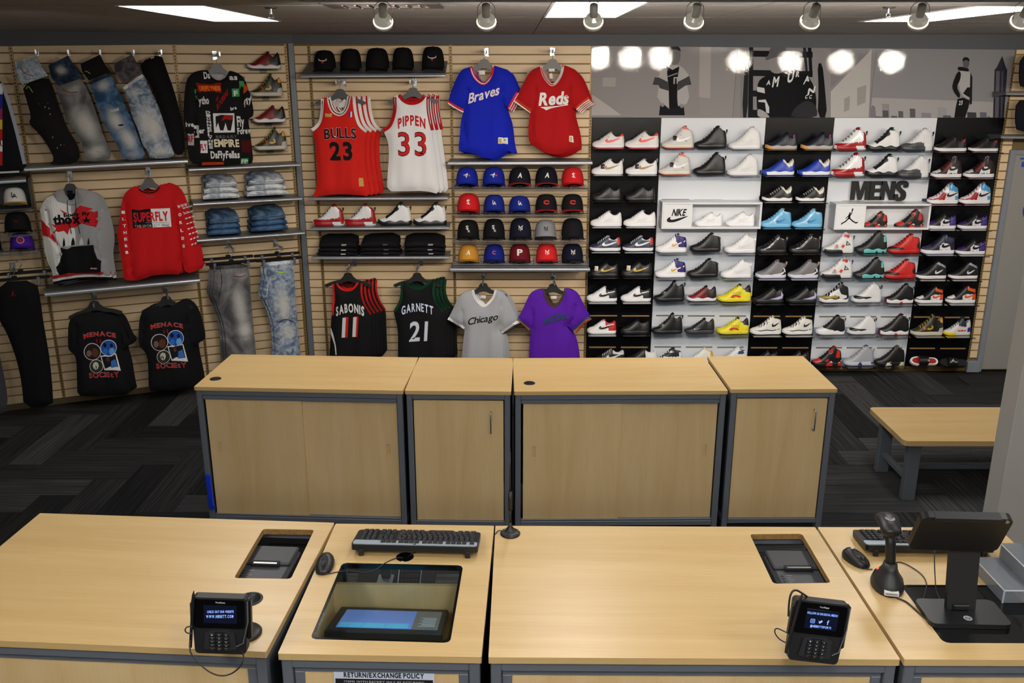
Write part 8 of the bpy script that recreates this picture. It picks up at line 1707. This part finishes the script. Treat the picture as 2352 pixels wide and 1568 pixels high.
def l2(hw,hh):
 z=hh*.38;r=hh*.07
 return[letters('FOLLOW US ON SOCIAL MEDIA!',((-hw*.52,hh*.60),(hw*.58,hh*.60),hh*.07),'b'),letters('@HIBBETTSPORTS',((-hw*.34,hh*.18),(hw*.42,hh*.18),hh*.07),'b'),sq2(-hw*.28,z,r,r*.2),ring2(-hw*.28,z,r*.5,r*.3),tri([[(hw*.0-r,z+r*.5),(hw*.0-r*.2,z+r*.1),(hw*.0+r*.3,z+r*.7),(hw*.0+r,z+r*.6),(hw*.0+r*.6,z-r*.3),(hw*.0-r*.2,z-r*.8),(hw*.0-r,z-r*.5),(hw*.0-r*.4,z-r*.4)]],[[(hw*.0-r,z+r*.5),(hw*.0-r*.2,z+r*.1),(hw*.0+r*.3,z+r*.7),(hw*.0+r,z+r*.6),(hw*.0+r*.6,z-r*.3),(hw*.0-r*.2,z-r*.8),(hw*.0-r,z-r*.5),(hw*.0-r*.4,z-r*.4)]]),letters('f',((hw*.24,z-r),(hw*.31,z-r),r*2),'b')]
t1,M1=terminal([(445,1376),(580,1377),(558,1500),(437,1497)],2.55,6,.160,.172,'black card terminal showing CHECK OUT OUR WEBSITE on its screen',l1,(562,1455),2,None)
t2,M2=terminal([(1820,1379),(1944,1397),(1937,1527),(1813,1506)],2.55,8,.158,.182,'black card terminal showing FOLLOW US ON SOCIAL MEDIA on its screen',l2,(1868,1420),7,None)
fr_=lambda px,py,Z=2.42:atZ(px,py,Z)
cable('stylus_cord','black cord looping below the card terminal nearest the open floor',[fr_(438,1470,2.52),fr_(436,1490),fr_(438,1500),fr_(452,1518),fr_(478,1542),fr_(505,1553),fr_(532,1548),fr_(553,1530),fr_(561,1510),fr_(557,1498,2.46)],.0022)
cable('stylus_cord','small black cord loop at the stylus of the nearer-floor card terminal',[fr_(440,1455),fr_(428,1453),fr_(424,1446),fr_(430,1438),fr_(442,1439)],.0018)
cable('stylus_cord','small black cord loop at the stylus of the social media card terminal',[fr_(1806,1476),fr_(1790,1468),fr_(1780,1455),fr_(1779,1445),fr_(1786,1442),fr_(1798,1448),fr_(1808,1453)],.0018)
cable('terminal_cable','black cable rising behind the social media card terminal',[fr_(1811,1415),fr_(1812,1385),fr_(1816,1362),fr_(1826,1353),fr_(1840,1360,2.5),fr_(1860,1374,2.6),fr_(1872,1385,2.7)],.0028)
# barcode scanner in its cradle
p=top(2037,1345,0)
t=thing('scanner_cradle','black cradle of the barcode scanner with a small red light','scanner stand',p,R(-12))
def egg(n,rx,ry,f=0):return[(rx*math.cos(2*math.pi*i/n),ry*math.sin(2*math.pi*i/n)+f*math.cos(2*math.pi*i/n)**2)for i in range(n)]
b=MB();n=20;V=[]
for z,s_ in((0,1),(.012,1.02),(.035,.9),(.055,.62),(.075,.46),(.09,.42)):
 for i in range(n):
  a=2*math.pi*i/n;V.append((.052*s_*math.cos(a),.075*s_*math.sin(a)-.012*(1-s_),z))
b.add(V,[(k*n+i,k*n+(i+1)%n,(k+1)*n+(i+1)%n,(k+1)*n+i)for k in range(5)for i in range(n)]+[list(range(5*n,6*n))])
obj('base',smooth(b.mesh('base',mat('#202225',rough=.45))),t)
obj('indicator_light',smooth(MB().cyl((-.028,.02,.046),(-.030,.022,.053),.006,n=10).mesh('indicator_light',mat('#ff4030',emit=3))),t)
obj('white_label',MB().box(-.022,.022,-.0795,-.06,.010,.023).mesh('white_label',mat('#d8d8d8')),t)
b=MB()
for k in range(14):b.box(-.019+k*.0027,-.0178+k*.0027,-.0803,-.0795,.0135,.0195)
obj('label_bars',b.mesh('label_bars',BLACKM),t)
t=thing('barcode_scanner','black handheld barcode scanner standing upright in its cradle','scanner',p+Vector((0,0,.05)),R(-12))
hd=MB().tube([(0,-.005,.0),(.0,.0,.05),(-.004,.008,.10),(-.010,.018,.145)],.0165,12)
obj('handle',smooth(hd.mesh('handle',BLACKP)),t)
b=MB();V=[];n=16
for k,(y_,rx,rz,dz)in enumerate(((-.045,.018,.010,0),(-.035,.030,.017,0),(0,.034,.021,.002),(.04,.036,.022,.004),(.07,.038,.021,.0),(.085,.034,.017,-.004))):
 for i in range(n):
  a=2*math.pi*i/n;V.append((rx*math.cos(a)-.012,y_+.01,.163+dz+rz*math.sin(a)))
b.add(V,[(k*n+i,k*n+(i+1)%n,(k+1)*n+(i+1)%n,(k+1)*n+i)for k in range(5)for i in range(n)]+[list(range(n))[::-1],list(range(5*n,6*n))])
obj('scan_head',smooth(b.mesh('scan_head',BLACKP)),t)
obj('status_panel',MB().prism(egg(12,.016,.02),.184,.1865).mesh('status_panel',mat('#3a2822',rough=.3)),t,loc=(-.012,.03,0))
obj('head_collar',smooth(MB().cyl((-.010,.02,.128),(-.011,.022,.15),.019,.030,16).mesh('head_collar',mat('#2a2f36',rough=.4))),t)
cable('scanner_cable','black cable from the scanner cradle onto the black glass inset',[top(2046,1366,.006),top(2060,1373),top(2080,1380),top(2092,1390),top(2105,1402),top(2125,1420),top(2150,1440)],.0028)
cable('mouse_cable','short black cable from the second mouse to the scanner cradle',[top(1984,1303,.008),top(1992,1307),top(2004,1307)],.0018)
cable('scanner_lead','thin black lead arching from the scanner across the wood to the inset',[top(2058,1291),top(2070,1290),top(2095,1302),top(2120,1320),top(2130,1340),top(2124,1365),top(2114,1400)],.0018)
# tablet stand
bp_=[top(*q,0)for q in((2142,1387),(2290,1387),(2308,1451),(2120,1451))]
c_=onZ(2214,1420,HF)
t=thing('tablet_stand','black tablet stand with a round silver logo on its base','tablet stand',c_,R(-2))
obj('base_plate',MB().prism(rect_r(-.125,.125,-.055,.085,.02),0,.016).mesh('base_plate',mat('#141416',rough=.4)),t)
lg=obj('round_logo',MB().prism([(.013*math.cos(k*.3927),-.022+.013*math.sin(k*.3927))for k in range(16)],.016,.0165).mesh('round_logo',mat('#a9acb4',rough=.3)),t)
v,f=letters('hp',((-.008,-.028),(.008,-.028),.012),'b',slant=.2);me=bpy.data.meshes.new('logo_lettering');me.from_pydata([(a,b_,.0168)for a,b_ in v],[],f);me.materials.append(BLACKM);obj('logo_lettering',me,lg)
ar=MB();ar.add([(-.045,.025,.014),(.045,.025,.014),(.045,.045,.014),(-.045,.045,.014),(-.050,.055,.215),(.045,.055,.215),(.045,.07,.215),(-.050,.07,.215)],[(0,1,5,4),(1,2,6,5),(2,3,7,6),(3,0,4,7),(4,5,6,7)])
obj('arm',ar.mesh('arm',mat('#1b1c1f',rough=.5)),t)
obj('arm_clip',MB().cbox(-.028,.022,.018,.028,.018,.035,.002).mesh('arm_clip',mat('#111',rough=.4)if False else BLACKP),t)
obj('hinge',auto(MB().cyl((-.052,.06,.222),(-.012,.06,.222),.012,n=14).cyl((-.010,.06,.222),(.015,.06,.222),.0125,n=14).cyl((.017,.06,.222),(.052,.06,.222),.012,n=14).mesh('hinge',BLACKP)),t)
tp=c_+Vector((-.05,.05,.225))
t=thing('tablet','black tablet seen from behind on the tablet stand','tablet',tp,R(-3))
Mt=Matrix.Rotation(R(25),4,'X')
b=MB();b.M=Mt;b.prism(smoothp([(-.14,.0),(.115,.005),(.142,.17),(-.118,.168)],0)if False else rect_r(-.136,.136,0,.165,.02),-.012,.012,'y');obj('shell',b.mesh('shell',mat('#121214',rough=.38)),t)
b=MB();b.M=Mt;b.prism(rect_r(-.10,.10,.148,.166,.004),-.016,.012,'y');obj('top_grip',b.mesh('top_grip',mat('#1d1e20',rough=.5)),t)
b=MB();b.M=Mt;b.prism(egg(20,.055,.04),-.015,-.012,'y');obj('round_hub',b.mesh('round_hub',mat('#0e0e10',rough=.5)),t,loc=(0,.02,.07))
b=MB();b.M=Mt;b.cyl((.118,-.014,.152),(.118,-.012,.152),.006,n=12);obj('camera_lens',b.mesh('camera_lens',CHROME),t)
cable('tablet_cable','thin black cable hanging from the tablet behind its stand',[top(2147,1262,.12),top(2146,1290,.10),top(2148,1330,.04),top(2150,1360,.01),top(2165,1385,.004)],.002)
# acrylic risers
X_,Y_=F4.loc(2306,1384);X2,Y2=F4.loc(2262,1318)
t=thing('acrylic_riser','stepped grey acrylic display riser at the end of the counter','display riser',F4.M@Vector((X_-.005,Y_,HF)),F4.rot)
for k,hz in enumerate((.045,.10,.16)):
 b=MB();d_=.20
 x0,x1=k*.085,k*.085+.082
 for q in((x0,x1,0,.004,0,hz),(x0,x0+.004,.004,d_,0,hz),(x1-.004,x1,.004,d_,0,hz),(x0,x1,d_,d_+.004,0,hz),(x0,x1,0,d_+.004,hz,hz+.004)):b.box(*q)
 st=obj('step',b.mesh('step',RISER),t);b=MB().cyl((x0,0,hz),(x1,0,hz),.003,n=6).cyl((x0,0,hz),(x0,d_,hz),.003,n=6).cyl((x0,0,0),(x0,0,hz),.003,n=6);obj('edge',b.mesh('edge',EDGEM),st)
t=thing('small_trinket','tiny dark and gold trinket on the second acrylic step','trinket',F4.M@Vector((X_+.12,Y_+.08,HF+.105)),.4)
obj('bead',smooth(MB().lathe([(.0001,0),(.008,.002),(.009,.008),(.004,.014),(.0001,.015)],10).mesh('bead',BLACKG)),t);obj('pin',MB().tube([(.006,0,.004),(.02,.006,.006),(.026,.0,.003)],.002,5).mesh('pin',mat('#c8a040',rough=.25,metal=1)),t)
# red thing peeping round the partition
